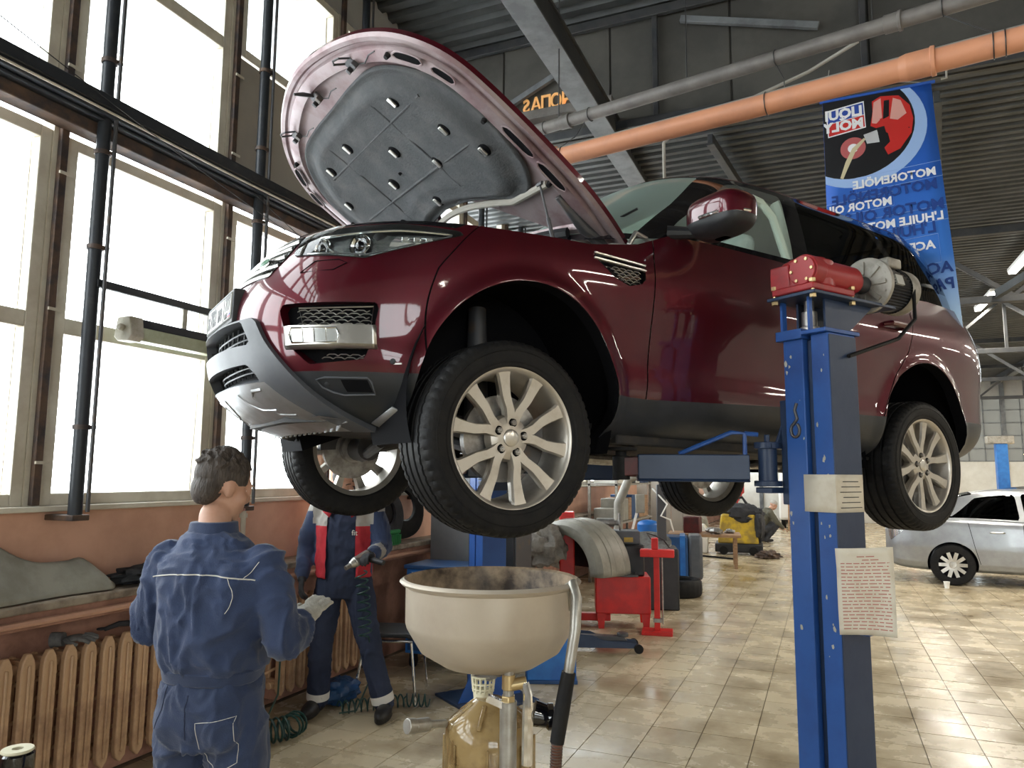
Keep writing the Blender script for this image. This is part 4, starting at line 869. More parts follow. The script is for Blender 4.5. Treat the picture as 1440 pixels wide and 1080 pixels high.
# reinforcing slots (dark openings) along the rim
for sd in (1, -1):
    for (k, a0, a1, w) in ((.915, .40, .60, .026), (.915, .63, .84, .026), (.915, 1.12, 1.24, .024), (.915, 1.28, 1.40, .024)):
        seg = [(L, tab(HW, L)) for L in np.linspace(a0, a1, 12)]
        b = B(); rows = [[], [], []]
        for q, (L, y) in enumerate(seg):
            t = q / max(1, len(seg) - 1); ww = w * math.sqrt(max(0.02, 1 - (2 * t - 1) ** 4))
            for r_, dk in enumerate((-ww, 0, ww)):
                kk = k + dk; rows[r_].append(Vector((.80 + (L - .80) * kk, sd * y * kk, hz(L, y) - .0585)))
        b.grid(rows); b.build('panel_slot', 'void_black', HB, recalc=False)
        b = B(); b.tube(rows[0] + list(reversed(rows[2])), .0045, 6, closed=True); b.build('slot_lip', 'bonnet_inner', HB)
# felt pad
PADO = [(1.40, 0), (1.40, .28), (1.375, .50), (1.28, .66), (1.13, .775), (.95, .82), (.78, .805), (.62, .755), (.52, .66), (.50, .55), (.555, .40), (.62, .20), (.645, 0)]
pts = np.array(PADO); dd = np.r_[0, np.cumsum(np.hypot(*np.diff(pts, axis=0).T))]
PE = [(tab(list(zip(dd, pts[:, 0])), s), max(0, tab(list(zip(dd, pts[:, 1])), s))) for s in np.linspace(0, dd[-1], 60)]
def pring(k, dz):
    o = []
    for L, y in PE + [(L, -y) for L, y in reversed(PE)]: a = .95 + (L - .95) * k; c = y * k; o.append(Vector((a, c, hz(a, c) + dz)))
    return o + [o[0]]
b = B(); b.grid([pring(k, dz) for k, dz in ((1.0, -.045), (.99, -.058), (.975, -.060), (.955, -.054), (.90, -.058), (.86, -.075), (.80, -.086), (.76, -.084), (.70, -.080), (.55, -.080), (.42, -.084), (.38, -.078), (.2, -.078), (.02, -.078))]); pd = b.build('insulation_pad', 'felt_pad', HB, sharp=60)
for (x, y) in ((1.22, .45), (1.05, .12), (1.22, -.15), (1.20, -.45), (.98, .56), (.88, .32), (.93, -.12), (.72, -.36), (1.0, -.62), (.80, .66), (.72, .05)):
    b = B(); b.box((x, y, hz(x, y) - .090), (.05, .022, .010)); b.build('pad_clip', 'satin_silver', HB, bevel=.003)
    b = B(); b.lathe([(.036, -.078), (.03, -.084), (.02, -.086), (0, -.086)], 16, (x, y, hz(x, y)), (0, 0, 1)); b.build('dimple_shade', 'void_black', HB)  # black disc paints the shade round each clip
for ys, Ls in (((-.5, .62), (1.16, 1.16)), ((.30, .30), (.72, 1.30)), ((-.28, -.28), (.72, 1.30)), ((-.6, .66), (.86, .86))):
    b = B(); b.tube([(Ls[0] + (Ls[1] - Ls[0]) * t, ys[0] + (ys[1] - ys[0]) * t, hz(Ls[0] + (Ls[1] - Ls[0]) * t, ys[0] + (ys[1] - ys[0]) * t) - .0755) for t in np.linspace(0, 1, 14)], .009, 8); b.build('pad_crease', 'felt_pad', HB)
# latches and striker hooks near the leading edge
for y, k in ((.42, 1), (-.42, 1), (.0, 0)):
    L = 1.47 if k else 1.5; z = hz(L, y) - .045; b = B(); b.box((L - .02, y, z - .008), (.05, .07, .012)); b.box((L - .03, y + .03, z - .02), (.03, .025, .03)); b.box((L - .03, y - .03, z - .02), (.025, .02, .025))
    lt = b.build('bonnet_latch', 'dark_steel', HB, bevel=.003); b = B()
    if k: b.tube([(L + .0, y - .028, z - .01), (L + .035, y - .03, z - .055), (L + .045, y, z - .065), (L + .035, y + .03, z - .055), (L + .0, y + .028, z - .01)], .005, 6)
    else: b.tube([(L, y, z - .01), (L + .04, y + .01, z - .05), (L + .07, y + .015, z - .085)], [.009, .011, .006], 6)
    b.build('latch_hook', 'dark_steel', HB)
    b = B(); b.tube([(L - .04, y + .04, z - .012), (L - .06, y + .09, z - .02), (L - .05, y + .14, z - .012), (L - .06, y + .19, z - .012)], .003, 5); b.build('latch_cable', 'wire', HB)
# rubber buffers, cowl seal arcs, hinges, gas struts
for sd in (1, -1):
    for (L, y) in ((1.36, .66), (.9, .80), (.5, .80), (.3, .76)): b = B(); z = hz(L, y) - .055; b.cyl((L, sd * y, z), (L, sd * y, z - .022), .014, .010, n=10); b.build('rubber_buffer', 'rubber', HB)
    b = B(); b.tube([(.03, sd * .74, hz(0, .74) - .03), (.22, sd * .755, hz(.2, .75) - .075), (.42, sd * .76, hz(.4, .76) - .05)], [.022, .03, .016], 8); b.beam((.02, sd * .74, -.09), (.20, sd * .75, -.085), .03, .05); b.build('bonnet_hinge', 'dark_steel', HB, bevel=.004)
    b = B(); b.b2((.60, sd * .83 - .02, 1.12), (.78, sd * .83 + .02, 1.21)); b.tube([(.62, sd * .855, 1.16), (.70, sd * .86, 1.25), (.76, sd * .855, 1.27), (.80, sd * .85, 1.2)], .014, 8); b.build('hinge_bracket', 'satin_silver', CAR, bevel=.005)
    p0 = Vector((1.10, sd * .70, 1.12)); p1 = Vector((.75, 0, 1.24)) + Matrix.Rotation(-HA, 3, 'Y') @ Vector((.52, sd * .745, hz(.5, .74) - .06)); b = B(); b.cyl(p0, p0.lerp(p1, .55), .0095, n=12); b.cyl(p0.lerp(p1, .5), p1, .0055, n=10); b.cyl(p1 + Vector((0, -.02, 0)), p1 + Vector((0, .02, 0)), .009, n=8); b.build('gas_strut', 'dark_steel', CAR)
b = B(); b.tube([(.50, y, hz(.5, y) - .062 - .01 * math.cos(y * 4)) if abs(y) > .5 else (.50 + .11 * math.cos(y / .5 * math.pi / 2), y, hz(.55, y) - .062) for y in np.linspace(-.78, .78, 60)], .018, 8); b.build('cowl_seal', 'dust_grey', HB)
b = B(); b.grid([[(x0 + .09 * math.cos(y / .75 * math.pi / 2) , y, hz(.3, y) + z) for y in np.linspace(-.72, .72, 30)] for x0, z in ((.14, -.03), (.16, -.06), (.22, -.065), (.24, -.045))]); b.build('rear_cross_channel', 'bonnet_inner', HB, sharp=40)
for (a, c) in (((1.10, .30), (.02, .04)), ((1.10, -.30), (.02, -.04))): pass

# ================================================================== TWO-POST LIFT
mat('lift_blue', (.022, .085, .30), .38, 0, col2=(.018, .06, .22), nscale=4, nlo=.45, nhi=.7, bump=.06, bscale=30)
mat('lift_dark', (.014, .030, .072), .42, 0, col2=(.022, .04, .085), nscale=5, bump=.06, bscale=30)
mat('gear_red', (.32, .022, .026), .38, 0, col2=(.17, .024, .025), nscale=7, nlo=.5, nhi=.72)
mat('cast_grey', (.34, .32, .28), .5, .3, col2=(.18, .165, .14), nscale=12, nlo=.45, nhi=.7)
mat('dark_red', (.11, .018, .018), .5, 0, col2=(.05, .02, .02), nscale=7)
mat('paper', (.62, .57, .47), .8, 0, col2=(.50, .43, .32), nscale=8, nlo=.5, nhi=.75)
mat('paper_red_ink', (.42, .16, .13), .8); mat('brass', (.55, .42, .22), .35, .8); mat('chip_paint', (.42, .40, .34), .7)
LRZ = math.atan2(CFD.y, CFD.x)
CC = Vector((-1.071, 4.443, 0))
def lift_post(label, at, flip, motor):
    t = thing('lift_post', label, 'lift post', at, LRZ + (math.pi if flip else 0)); t['group'] = 'two posts of the car lift'
    fx = -1 if flip else 1                  # the column is mirrored so its groove shows on the same side
    b = B(); b.b2((-.105, -.1125, 0.02), (.105, -.010, 2.30)); b.build('inner_channel', 'lift_blue', t, bevel=.004)
    b = B(); b.b2((-.095, .024, .02), (.095, .1125, 2.30)); b.build('outer_channel', 'lift_blue', t, bevel=.004)
    b = B(); b.b2((-.085, -.01, .02), (.07, .024, 2.28)); b.build('column_groove', 'lift_dark', t)
    b = B(); b.b2((-.096, .1125, .02), (.097, .1175, 2.29)); b.build('outer_shade_plate', 'lift_dark', t, bevel=.002)  # darker sheet puts the shade of the outer face into its colour
    b = B(); b.b2((-.30, -.28, 0), (.30, .25, .02)); b.build('base_plate', 'lift_dark', t, bevel=.004)
    for s in (-1, 1):
        b = B(); b.prism([(.1, 0), (.27, 0), (.1, .30)], (0, -.075, .02), (s, 0, 0), (0, 0, 1), (0, .012, 0)); b.build('base_gusset', 'lift_blue', t)
    b = B(); b.b2((-.125, -.135, 2.30), (.125, .12, 2.318)); b.b2((.06, -.135, 2.285), (.128, .0, 2.33)); b.build('head_plate', 'lift_blue', t, bevel=.003)
    # lifting hook mark on the groove face, chipped paint
    if motor:
        b = B(); c = Vector((.1085, -.062, 1.90)); b.tube([c + Vector((0, .022 * math.sin(a), .03 * math.cos(a) - .02)) for a in np.linspace(.5, 6.0, 16)] + [c + Vector((0, .012, .03)), c + Vector((0, .0, .07)), c + Vector((0, .012, .10))], .007, 8); b.build('hook', 'dark_steel', t)
        random.seed(3); b = B()
        for k in range(26):
            y = random.choice((random.uniform(-.108, -.015), random.uniform(.03, .108))); z = random.uniform(.9, 2.25); r = random.uniform(.002, .009); n = random.randint(5, 8); xx = .1056 if y < 0 else .0956
            b.prism([(r * random.uniform(.4, 1.2) * math.cos(2 * math.pi * q / n), 1.8 * r * random.uniform(.4, 1.2) * math.sin(2 * math.pi * q / n)) for q in range(n)], (xx, y, z), (0, 1, 0), (0, 0, 1), (.0006, 0, 0))
        o = b.build('paint_chips', 'chip_paint', t); o['kind'] = 'stuff'
    # screw spindle
    b = B(); b.cyl((.02, -.03, 2.31), (.02, -.03, 2.50), .022, n=16); b.cyl((.02, -.03, 2.35), (.02, -.03, 2.42), .034, n=16); b.cyl((.02, -.03, 2.33), (.02, -.03, 2.35), .042, n=16); b.build('spindle_nut', 'steel', t, bevel=.003)
    return t
P1 = CC + CFD * .10 + CLF * 1.37
post1 = lift_post('blue lift post carrying the red gearbox and grey motor', P1, False, True)
# motor bracket
b = B(); b.beam((.085, -.12, 2.31), (.085, -.12, 2.47), .012, .03); b.build('bracket_strut', 'lift_blue', post1)
b = B(); b.beam((.10, .03, 2.31), (.10, .03, 2.47), .012, .02); b.build('bracket_strut', 'lift_blue', post1)
for y_ in (.04, -.10): b = B(); b.prism([(.02, 2.31), (-.12, 2.31), (-.30, 2.44), (-.34, 2.47), (.02, 2.47)], (0, y_, 0), (1, 0, 0), (0, 0, 1), (0, .012, 0)); b.build('bracket_gusset', 'lift_dark', post1, bevel=.002)
b = B(); b.b2((-.46, -.15, 2.47), (.16, .10, 2.485)); b.build('motor_plate', 'lift_dark', post1, bevel=.003)
gb = B(); gb.b2((-.16, -.135, 2.492), (.145, .085, 2.525)); gb.cyl((.02, -.03, 2.52), (.02, -.03, 2.645), .115, .112, n=32); gb.cyl((.02, -.03, 2.645), (.02, -.03, 2.66), .085, n=32); gb.b2((-.10, -.145, 2.52), (.14, -.04, 2.63)); gbo = gb.build('gearbox', 'gear_red', post1, bevel=.008)
b = B(); b.cyl((.06, .02, 2.585), (-.22, .02, 2.585), .07, n=28); b.cyl((-.22, .02, 2.585), (-.25, .02, 2.585), .055, n=28); b.build('worm_housing', 'gear_red', gbo, bevel=.004)
b = B(); b.cyl((.06, .03, 2.585), (.135, .03, 2.585), .072, n=28); b.cyl((.135, .03, 2.585), (.146, .03, 2.585), .066, n=28); b.build('bearing_cover', 'gear_red', gbo, bevel=.003)
for k in range(6): a = 2 * math.pi * k / 6; b = B(); b.cyl((.146, .03 + .052 * math.cos(a), 2.585 + .052 * math.sin(a)), (.152, .03 + .052 * math.cos(a), 2.585 + .052 * math.sin(a)), .0075, n=6); b.build('bolt', 'brass', gbo)
for (x, y) in ((.135, -.125), (.135, .075), (-.15, .075), (-.15, -.125)): b = B(); b.cyl((x, y, 2.455), (x, y, 2.54), .008, n=8); b.cyl((x, y, 2.525), (x, y, 2.54), .015, n=6); b.cyl((x, y, 2.455), (x, y, 2.47), .015, n=6); b.build('bolt', 'brass', gbo)
b = B(); b.cyl((-.25, .02, 2.585), (-.345, .02, 2.585), .03, .045, n=20); b.build('shaft_coupling', 'dark_steel', post1)
MO = Vector((-.345, .02, 2.585)); mo = B(); mo.lathe([(.03, 0), (.05, -.012), (.108, -.02), (.135, -.022), (.135, .0), (.118, .006), (.06, .014), (.03, .02)], 40, MO, (1, 0, 0), closed=True); moo = mo.build('motor', 'cast_grey', post1, bevel=.002)
for k in range(8): a = 2 * math.pi * k / 8; b = B(); b.beam(MO + Vector((.02, .05 * math.cos(a), .05 * math.sin(a))), MO + Vector((.014, .112 * math.cos(a), .112 * math.sin(a))), .02, .01, (1, 0, 0)); b.cyl(MO + Vector((-.01, .112 * math.cos(a + .39), .112 * math.sin(a + .39))), MO + Vector((.007, .112 * math.cos(a + .39), .112 * math.sin(a + .39))), .008, n=6); b.build('flange_rib', 'cast_grey', moo)
b = B(); n = 44
b.lathe([(.092, -.02), (.092, -.24)], n * 2, MO, (1, 0, 0), mod=lambda k, i: .013 if k % 2 else 0); b.build('cooling_fins', 'dark_steel', moo, sharp=20)
b = B(); b.lathe([(.109, -.22), (.112, -.23), (.112, -.285), (.10, -.30), (.0, -.302)], 40, MO, (1, 0, 0)); b.build('fan_cowl', 'cast_grey', moo)
b = B(); b.box(MO + Vector((-.13, .03, .115)), (.11, .10, .05)); b.build('terminal_box', 'cast_grey', moo, bevel=.01)
b = B(); b.box(MO + Vector((-.12, .099, .025)), (.06, .012, .05), Euler((.25, 0, 0))); b.build('rating_plate', 'plate_white', moo)
b = B(); b.tube([MO + Vector((-.16, .06, .10)), MO + Vector((-.24, .10, .02)), MO + Vector((-.20, .12, -.16)), MO + Vector((-.05, .12, -.27)), (-.02, .13, 2.20)], .009, 8); b.build('motor_cable', 'rubber', moo)
# papers on the post
b = B(); rows = [[(.099 + .001, y, z) for y in (-.0, .05, .1125)] for z in np.linspace(1.52, 1.68, 5)]
b = B(); b.grid([[(.1065, -.03, z), (.104, .05, z), (.10, .1195, z), (.0, .1215, z), (-.09, .1215, z)] for z in np.linspace(1.525, 1.685, 6)]); n1 = b.build('notice', 'paper', post1, solid=.001)
b = B()
for k in range(6): b.box((-.0, .1225, 1.545 + .022 * k), (.15 - .02 * (k % 3), .0006, .0035))
b.build('notice_line', 'ink_black', n1)
b = B(); b.b2((-.15, .118, 1.03), (.045, .20, 1.36)); b.build('control_box', 'lift_blue', post1, bevel=.006)
def sheet(a, z, off=0.0):
    """curling sheet: a = 0..1 across, z height; hung on the corner of the post, turned towards the bay"""
    j = (1.385 - z) / .35; cu = .018 * math.sin(a * 4 + j * 3) + .045 * max(0, .25 - j) * (1 - a) * 4
    return Vector((.125 - .10 * a + cu * .87 + off * .87, .125 + .185 * a + cu * .47 + off * .47, z + .012 * a))
b = B(); b.grid([[sheet(i / 8, 1.385 - .35 * j / 12) for i in range(9)] for j in range(13)]); n2 = b.build('instruction_sheet', 'paper', post1, solid=.001)
random.seed(5)
for k in range(22):
    z = 1.35 - .0138 * k; b = B(); a = .08
    while a < .9:
        w = min(random.uniform(.05, .15), .93 - a)
        if k in (0, 1) and not .3 < a < .7: a += w + .03; continue
        b.add([sheet(a, z - .002, .0014), sheet(a + w, z - .002, .0014), sheet(a + w, z + .002, .0014), sheet(a, z + .002, .0014)], [(0, 1, 2, 3)]); a += w + .025
    o = b.build('text_line', 'paper_red_ink', n2, weld=False)
# carriage, arms
def arm(parent, piv, end, ext, m='lift_dark'):
    piv, end = Vector(piv), Vector(end); d = (end - piv).normalized(); a = bpy.data.objects.new('lift_arm', None); COL.objects.link(a); a.parent = parent
    s = piv + d * .09; e = s + d * ext
    b = B(); b.beam(s, e, .10, .115); b.beam(s + Vector((0, 0, -.062)), e + Vector((0, 0, -.062)), .108, .01); b.build('arm_beam', 'lift_dark', a, bevel=.005)
    b = B(); b.beam(e - d * .1 + Vector((0, 0, .008)), end, .075, .085); b.build('arm_extension', 'dark_red', a, bevel=.004)
    b = B(); b.cyl(piv + Vector((0, 0, -.075)), piv + Vector((0, 0, .10)), .042, n=24); b.cyl(piv + Vector((0, 0, -.085)), piv + Vector((0, 0, -.06)), .062, n=24); b.cyl(piv + Vector((0, 0, .085)), piv + Vector((0, 0, .115)), .058, n=24); b.cyl(piv + Vector((0, 0, .11)), piv + Vector((0, 0, .15)), .014, n=6); b.build('arm_pivot', 'lift_dark', a, bevel=.003)
    q = end; b = B(); b.cyl(q + Vector((0, 0, -.06)), q + Vector((0, 0, .05)), .04, n=20); b.cyl(q + Vector((0, 0, .03)), q + Vector((0, 0, .075)), .026, n=16); b.cyl(q + Vector((0, 0, .072)), q + Vector((0, 0, .09)), .075, n=24); b.build('lifting_pad', 'rubber', a, bevel=.004)
    b = B(); g0 = s + d * .01; b.tube([g0 + Vector((0, 0, .055)), g0 + Vector((0, 0, .155)), g0 + d * .06 + Vector((0, 0, .16)), s + d * (ext * .62) + Vector((0, 0, .06))], .011, 8); b.tube([g0 + Vector((0, 0, .155)), g0 - d * .06 + Vector((0, 0, .15))], .011, 8); b.build('toe_guard', 'lift_blue', a)
    return a
def tolocal(o, p): return o.matrix_world.inverted() @ Vector(p)
bpy.context.view_layer.update()
def carriage(post, sgn):
    b = B(); b.b2((-.09, -.155, 1.55), (.09, -.115, 2.02)); b.build('carriage', 'lift_dark', post, bevel=.004)
    for z_ in (1.60, 1.80): b = B(); b.b2((-.17, -.24, z_), (.17, -.15, z_ + .025)); b.build('arm_bracket', 'lift_dark', post, bevel=.004)
    b = B(); b.prism([(-.13, 1.825), (.13, 1.825), (.02, 2.02), (-.02, 2.02)], (0, -.16, 0), (1, 0, 0), (0, 0, 1), (0, .012, 0)); b.build('carriage_gusset', 'lift_dark', post, bevel=.004)
carriage(post1, 1)
arm(post1, (.13, -.20, 1.715), (.66, -.60, 1.715), .50); arm(post1, (-.13, -.20, 1.700), (-1.12, -.58, 1.700), .72)
P2 = Vector((-2.43, 5.28, 0))
post2 = lift_post('blue lift post beyond the front wheel with bare spindle top', P2, True, False)
carriage(post2, 1); arm(post2, (-.13, -.20, 1.715), (-.62, -.66, 1.715), .5); arm(post2, (.13, -.20, 1.70), (1.15, -.62, 1.70), .72)

# ================================================================== BANNER
mat('banner_blue', (.03, .13, .52), .5)
def grad_banner():
    m = MAT['banner_blue']; nt = m.node_tree; bs = nt.nodes['Principled BSDF']; tc = nt.nodes.new('ShaderNodeTexCoord'); sp = nt.nodes.new('ShaderNodeSeparateXYZ'); nt.links.new(tc.outputs['Object'], sp.inputs[0])
    cr = nt.nodes.new('ShaderNodeValToRGB'); mr = nt.nodes.new('ShaderNodeMapRange'); mr.inputs[1].default_value = -2.15; mr.inputs[2].default_value = 0
    nt.links.new(sp.outputs[2], mr.inputs[0]); nt.links.new(mr.outputs[0], cr.inputs[0]); nt.links.new(cr.outputs[0], bs.inputs['Base Color'])   # printed fade from white at the foot to deep blue
    e = cr.color_ramp.elements; e[0].position = .02; e[0].color = (.75, .85, .95, 1); e[1].position = 1; e[1].color = (.02, .10, .46, 1)
    q = cr.color_ramp.elements.new(.18); q.color = (.42, .62, .88, 1); q = cr.color_ramp.elements.new(.38); q.color = (.045, .20, .66, 1); q = cr.color_ramp.elements.new(.7); q.color = (.022, .12, .52, 1)
grad_banner()
BN = thing('banner', 'tall blue motor oil banner hanging from the roof, reading backwards', 'banner', (.09, 5.9, 4.53))
BWID, BH = .735, 2.15
def bmap(s, t, off=0.0):
    """s metres from the left edge, t metres down -> local point; the foot of the banner swings out a little"""
    k = t / BH; w = 1 + .10 * k
    return Vector((s * w - .01 * k, -.30 * k * (s / BWID) + .02 * math.sin(t * 3) - off, -t + .015 * s))
b = B(); b.grid([[bmap(BWID * i / 8, BH * j / 30) for i in range(9)] for j in range(31)]); b.build('cloth', 'banner_blue', BN, solid=.001)
b = B(); b.cyl((-.02, 0, .008), (.76, 0, .02), .012, n=10); b.build('top_rod', 'banner_blue', BN)
b = B(); b.tube([(.02, 0, .01), (.05, -.3, .10), (.05, -.9, -.30)][:2], .003, 5); b.tube([(.72, 0, .015), (.60, 0, .05), (.30, -.0, .10)], .003, 5); b.tube([(.80, 0, .03), (.835, 0, .03), (.84, 0, .16), (.82, 0, .17)], .008, 6); b.build('hanging_wire', 'dust_grey', BN)
_layer = [0.0016]
def bpoly(name, poly, m, clipx=True):
    """flat print: polygon filled as a fan of the grid-clipped shape, laid on the cloth"""
    _layer[0] += .0004; off = _layer[0]; bm = bmesh.new(); vs = [bm.verts.new((p[0], p[1], 0)) for p in poly]; bm.faces.new(vs)
    for cut in [x * .09 for x in range(1, 9)]: bmesh.ops.bisect_plane(bm, geom=bm.verts[:] + bm.edges[:] + bm.faces[:], plane_co=(cut, 0, 0), plane_no=(1, 0, 0))
    for cut in [x * .09 for x in range(1, 24)]: bmesh.ops.bisect_plane(bm, geom=bm.verts[:] + bm.edges[:] + bm.faces[:], plane_co=(0, cut, 0), plane_no=(0, 1, 0))
    for co, no in (((.001, 0, 0), (-1, 0, 0)), ((BWID - .001, 0, 0), (1, 0, 0)), ((0, .001, 0), (0, -1, 0))): bmesh.ops.bisect_plane(bm, geom=bm.verts[:] + bm.edges[:] + bm.faces[:], plane_co=co, plane_no=no, clear_outer=True)
    for v in bm.verts: v.co = bmap(v.co.x, v.co.y, off)
    me = bpy.data.meshes.new(name); bm.to_mesh(me); bm.free(); return link(name, me, m, BN)
def btext(s, size, m, sx, sr, t, bold=.004):
    """text read from behind: starts at its right end sr and runs leftwards"""
    _layer[0] += .0004; off = _layer[0]
    cu = bpy.data.curves.new('t', 'FONT'); cu.body = s; cu.size = size; cu.align_x = 'LEFT'; cu.align_y = 'CENTER'; cu.offset = bold; cu.resolution_u = 2
    tmp = bpy.data.objects.new('t', cu); COL.objects.link(tmp); dg = bpy.context.evaluated_depsgraph_get(); me = bpy.data.meshes.new_from_object(tmp.evaluated_get(dg)); bpy.data.objects.remove(tmp)
    bm = bmesh.new(); bm.from_mesh(me)
    for v in bm.verts: v.co = (sr - v.co.x * sx, t - v.co.y, 0)
    for co, no in (((.003, 0, 0), (-1, 0, 0)),): bmesh.ops.bisect_plane(bm, geom=bm.verts[:] + bm.edges[:] + bm.faces[:], plane_co=co, plane_no=no, clear_outer=True)
    for v in bm.verts: v.co = bmap(v.co.x, v.co.y, off)
    bm.to_mesh(me); bm.free(); me.materials.clear(); link('banner_text', me, m, BN)
circ = lambda cx, cy, r, a0=0, a1=2 * math.pi, n=48: [(cx + r * math.cos(a), cy + r * math.sin(a)) for a in np.linspace(a0, a1, n, endpoint=(a1 - a0 < 6.2))]
for nm, c, r in (('print_pale', (.35, .52, .85), .6), ('print_black', (.012, .012, .014), .4), ('print_red', (.60, .035, .03), .35), ('print_pink', (.75, .38, .33), .4), ('print_blue', (.025, .07, .36), .5), ('print_white', (.85, .86, .88), .5), ('print_grey', (.55, .56, .58), .4), ('print_glow', (.50, .12, .12), .5), ('print_shade', (.015, .055, .26), .55), ('print_oil', (.62, .55, .35), .4)): mat(nm, c, r)
bpoly('circle_ring', circ(.24, .27, .445), 'print_pale'); bpoly('circle_picture', circ(.21, .24, .40), 'print_black')
bpoly('jug', [(.34, .06), (.40, .03), (.52, .05), (.585, .14), (.60, .25), (.58, .36), (.50, .47), (.42, .50), (.40, .44), (.44, .40), (.43, .33), (.38, .29), (.32, .25), (.34, .14)], 'print_red')
bpoly('jug_shine', [(.35, .07), (.40, .045), (.40, .2), (.36, .24), (.33, .23)], 'print_pink'); bpoly('jug_shine', [(.48, .06), (.53, .09), (.56, .2), (.50, .24), (.45, .22)], 'print_pink'); bpoly('jug_handle_hole', [(.42, .07), (.455, .07), (.445, .2), (.405, .215)], 'print_black')
bpoly('pour_glow', circ(.195, .40, .085), 'print_glow'); bpoly('pour_glow', circ(.195, .40, .035), 'print_white')
bpoly('oil_stream', [(.27, .335), (.285, .345), (.21, .43), (.15, .56), (.12, .63), (.10, .62), (.14, .50), (.19, .40)], 'print_oil')
bpoly('spout', [(.27, .31), (.36, .29), (.38, .39), (.29, .385)], 'print_grey'); bpoly('spout_cap', [(.36, .275), (.41, .27), (.43, .40), (.375, .41)], 'print_black')
bpoly('logo_field', [(.02, .075), (.285, .045), (.29, .255), (.03, .285)], 'print_white'); bpoly('logo_field', [(.029, .085), (.278, .055), (.281, .15), (.033, .178)], 'print_blue'); bpoly('logo_field', [(.033, .183), (.281, .155), (.283, .247), (.036, .276)], 'print_red')
btext('LIQUI', .105, 'print_white', .98, .272, .117, .005); btext('MOLY', .102, 'print_white', 1.0, .275, .213, .005)
for tx, sz, m_, sx, sr, tt_ in (('MOTORENÖLE', .115, 'print_shade', .86, .70, .80), ('MOTORENÖLE', .088, 'print_white', .88, .70, .70), ('MOTOR OILS', .12, 'print_shade', .86, .725, .96), ('MOTOR OILS', .088, 'print_white', .88, .42, .87), ("L'HUILE", .115, 'print_shade', .86, .66, 1.13), ("L'HUILE MOTEUR", .088, 'print_white', .88, .71, 1.05), ('ACEITE', .112, 'print_shade', .86, .72, 1.44), ('PARA MOTOR', .112, 'print_shade', .86, .72, 1.56), ('ACEITE', .088, 'print_white', .88, .64, 1.26), ('PARA MOTOR', .088, 'print_white', .88, .53, 1.36)): btext(tx, sz, m_, sx, sr, tt_, .003)
b = B()
for (s0, s1, t0, t1) in ((.20, .735, .64, .76), (.0, .43, .815, .925), (.0, .735, .99, 1.10), (.2, .665, 1.20, 1.415)): b.tube([bmap(s, t, .004) for s, t in ((s0, t0), (s1, t0 - .02), (s1, t1 - .02), (s0, t1))], .0016, 4, closed=True)
b.build('print_frame', 'print_pale', BN)

# ================================================================== NEAR THINGS
from mathutils import noise as MN
mat('funnel_beige', (.46, .40, .32), .38, .25, col2=(.38, .32, .25), nscale=4, nlo=.45, nhi=.75)
mat('funnel_inside', (.34, .25, .16), .45, 0, col2=(.035, .022, .014), nscale=6, nlo=.38, nhi=.6)
mat('tank_amber', (.50, .36, .17), .12, 0, col2=(.16, .09, .035), nscale=9, nlo=.48, nhi=.72, trans=.55, ior=1.3, coat=.5)
mat('oil_dark', (.20, .13, .03), .2, 0, col2=(.04, .025, .01), nscale=7)
mat('pipe_zinc', (.44, .43, .40), .38, .7, col2=(.3, .28, .24), nscale=9)
mat('cream_plastic', (.72, .68, .50), .4); mat('rag_grey', (.30, .28, .25), .9, 0, col2=(.2, .18, .16), nscale=14)
mat('rust_hose', (.17, .055, .025), .45, 0, col2=(.09, .03, .015), nscale=20)
mat('radiator_paint', (.56, .36, .21), .45, 0, col2=(.34, .20, .12), nscale=7, nlo=.45, nhi=.7, bump=.12, bscale=50)
mat('hose_green', (.012, .045, .038), .35); mat('cloth_dark', (.022, .023, .026), .85, 0, col2=(.035, .035, .04), nscale=10)
mat('felt_olive', (.34, .33, .28), .9, 0, col2=(.26, .25, .21), nscale=5, bump=.2, bscale=60); mat('glove_grey', (.20, .20, .19), .9, 0, col2=(.12, .12, .12), nscale=12)
mat('cart_blue', (.03, .18, .52), .35, 0, col2=(.02, .12, .40), nscale=4); mat('cart_dark_blue', (.012, .055, .15), .45, 0, col2=(.02, .07, .2), nscale=4)
mat('locker_grey', (.27, .28, .29), .4, .2, col2=(.22, .23, .24), nscale=2); mat('case_green', (.03, .22, .07), .45)
mat('red_paint', (.68, .03, .026), .35, 0, col2=(.52, .026, .024), nscale=5); mat('yellow_paint', (.62, .42, .03), .45, 0, col2=(.35, .24, .05), nscale=6)
mat('wood', (.36, .22, .12), .65, 0, col2=(.24, .14, .08), nscale=5, stretch=(1, 1, 8)); mat('guard_grey', (.30, .285, .24), .45, 0, col2=(.22, .21, .18), nscale=5)
mat('glass_bead', (.8, .8, .75), .2)
def lump(c, r, amp=.35, seed=0, n=28, m=16, fr=3.0, flat=None):
    b = B(); b.ball((0, 0, 0), (1, 1, 1), n, m); vs = []
    for p in b.v:
        p = Vector(p); k = 1 + amp * MN.noise(p * fr + Vector((seed * 7.3, seed, 0))) + amp * .5 * MN.noise(p * fr * 2.3 + Vector((seed, 3, 1)))
        q = Vector((p.x * r[0] * k, p.y * r[1] * k, p.z * r[2] * k)) + Vector(c)
        if flat is not None: q.z = max(q.z, flat)
        vs.append(q)
    b.v = [tuple(v) for v in vs]; return b
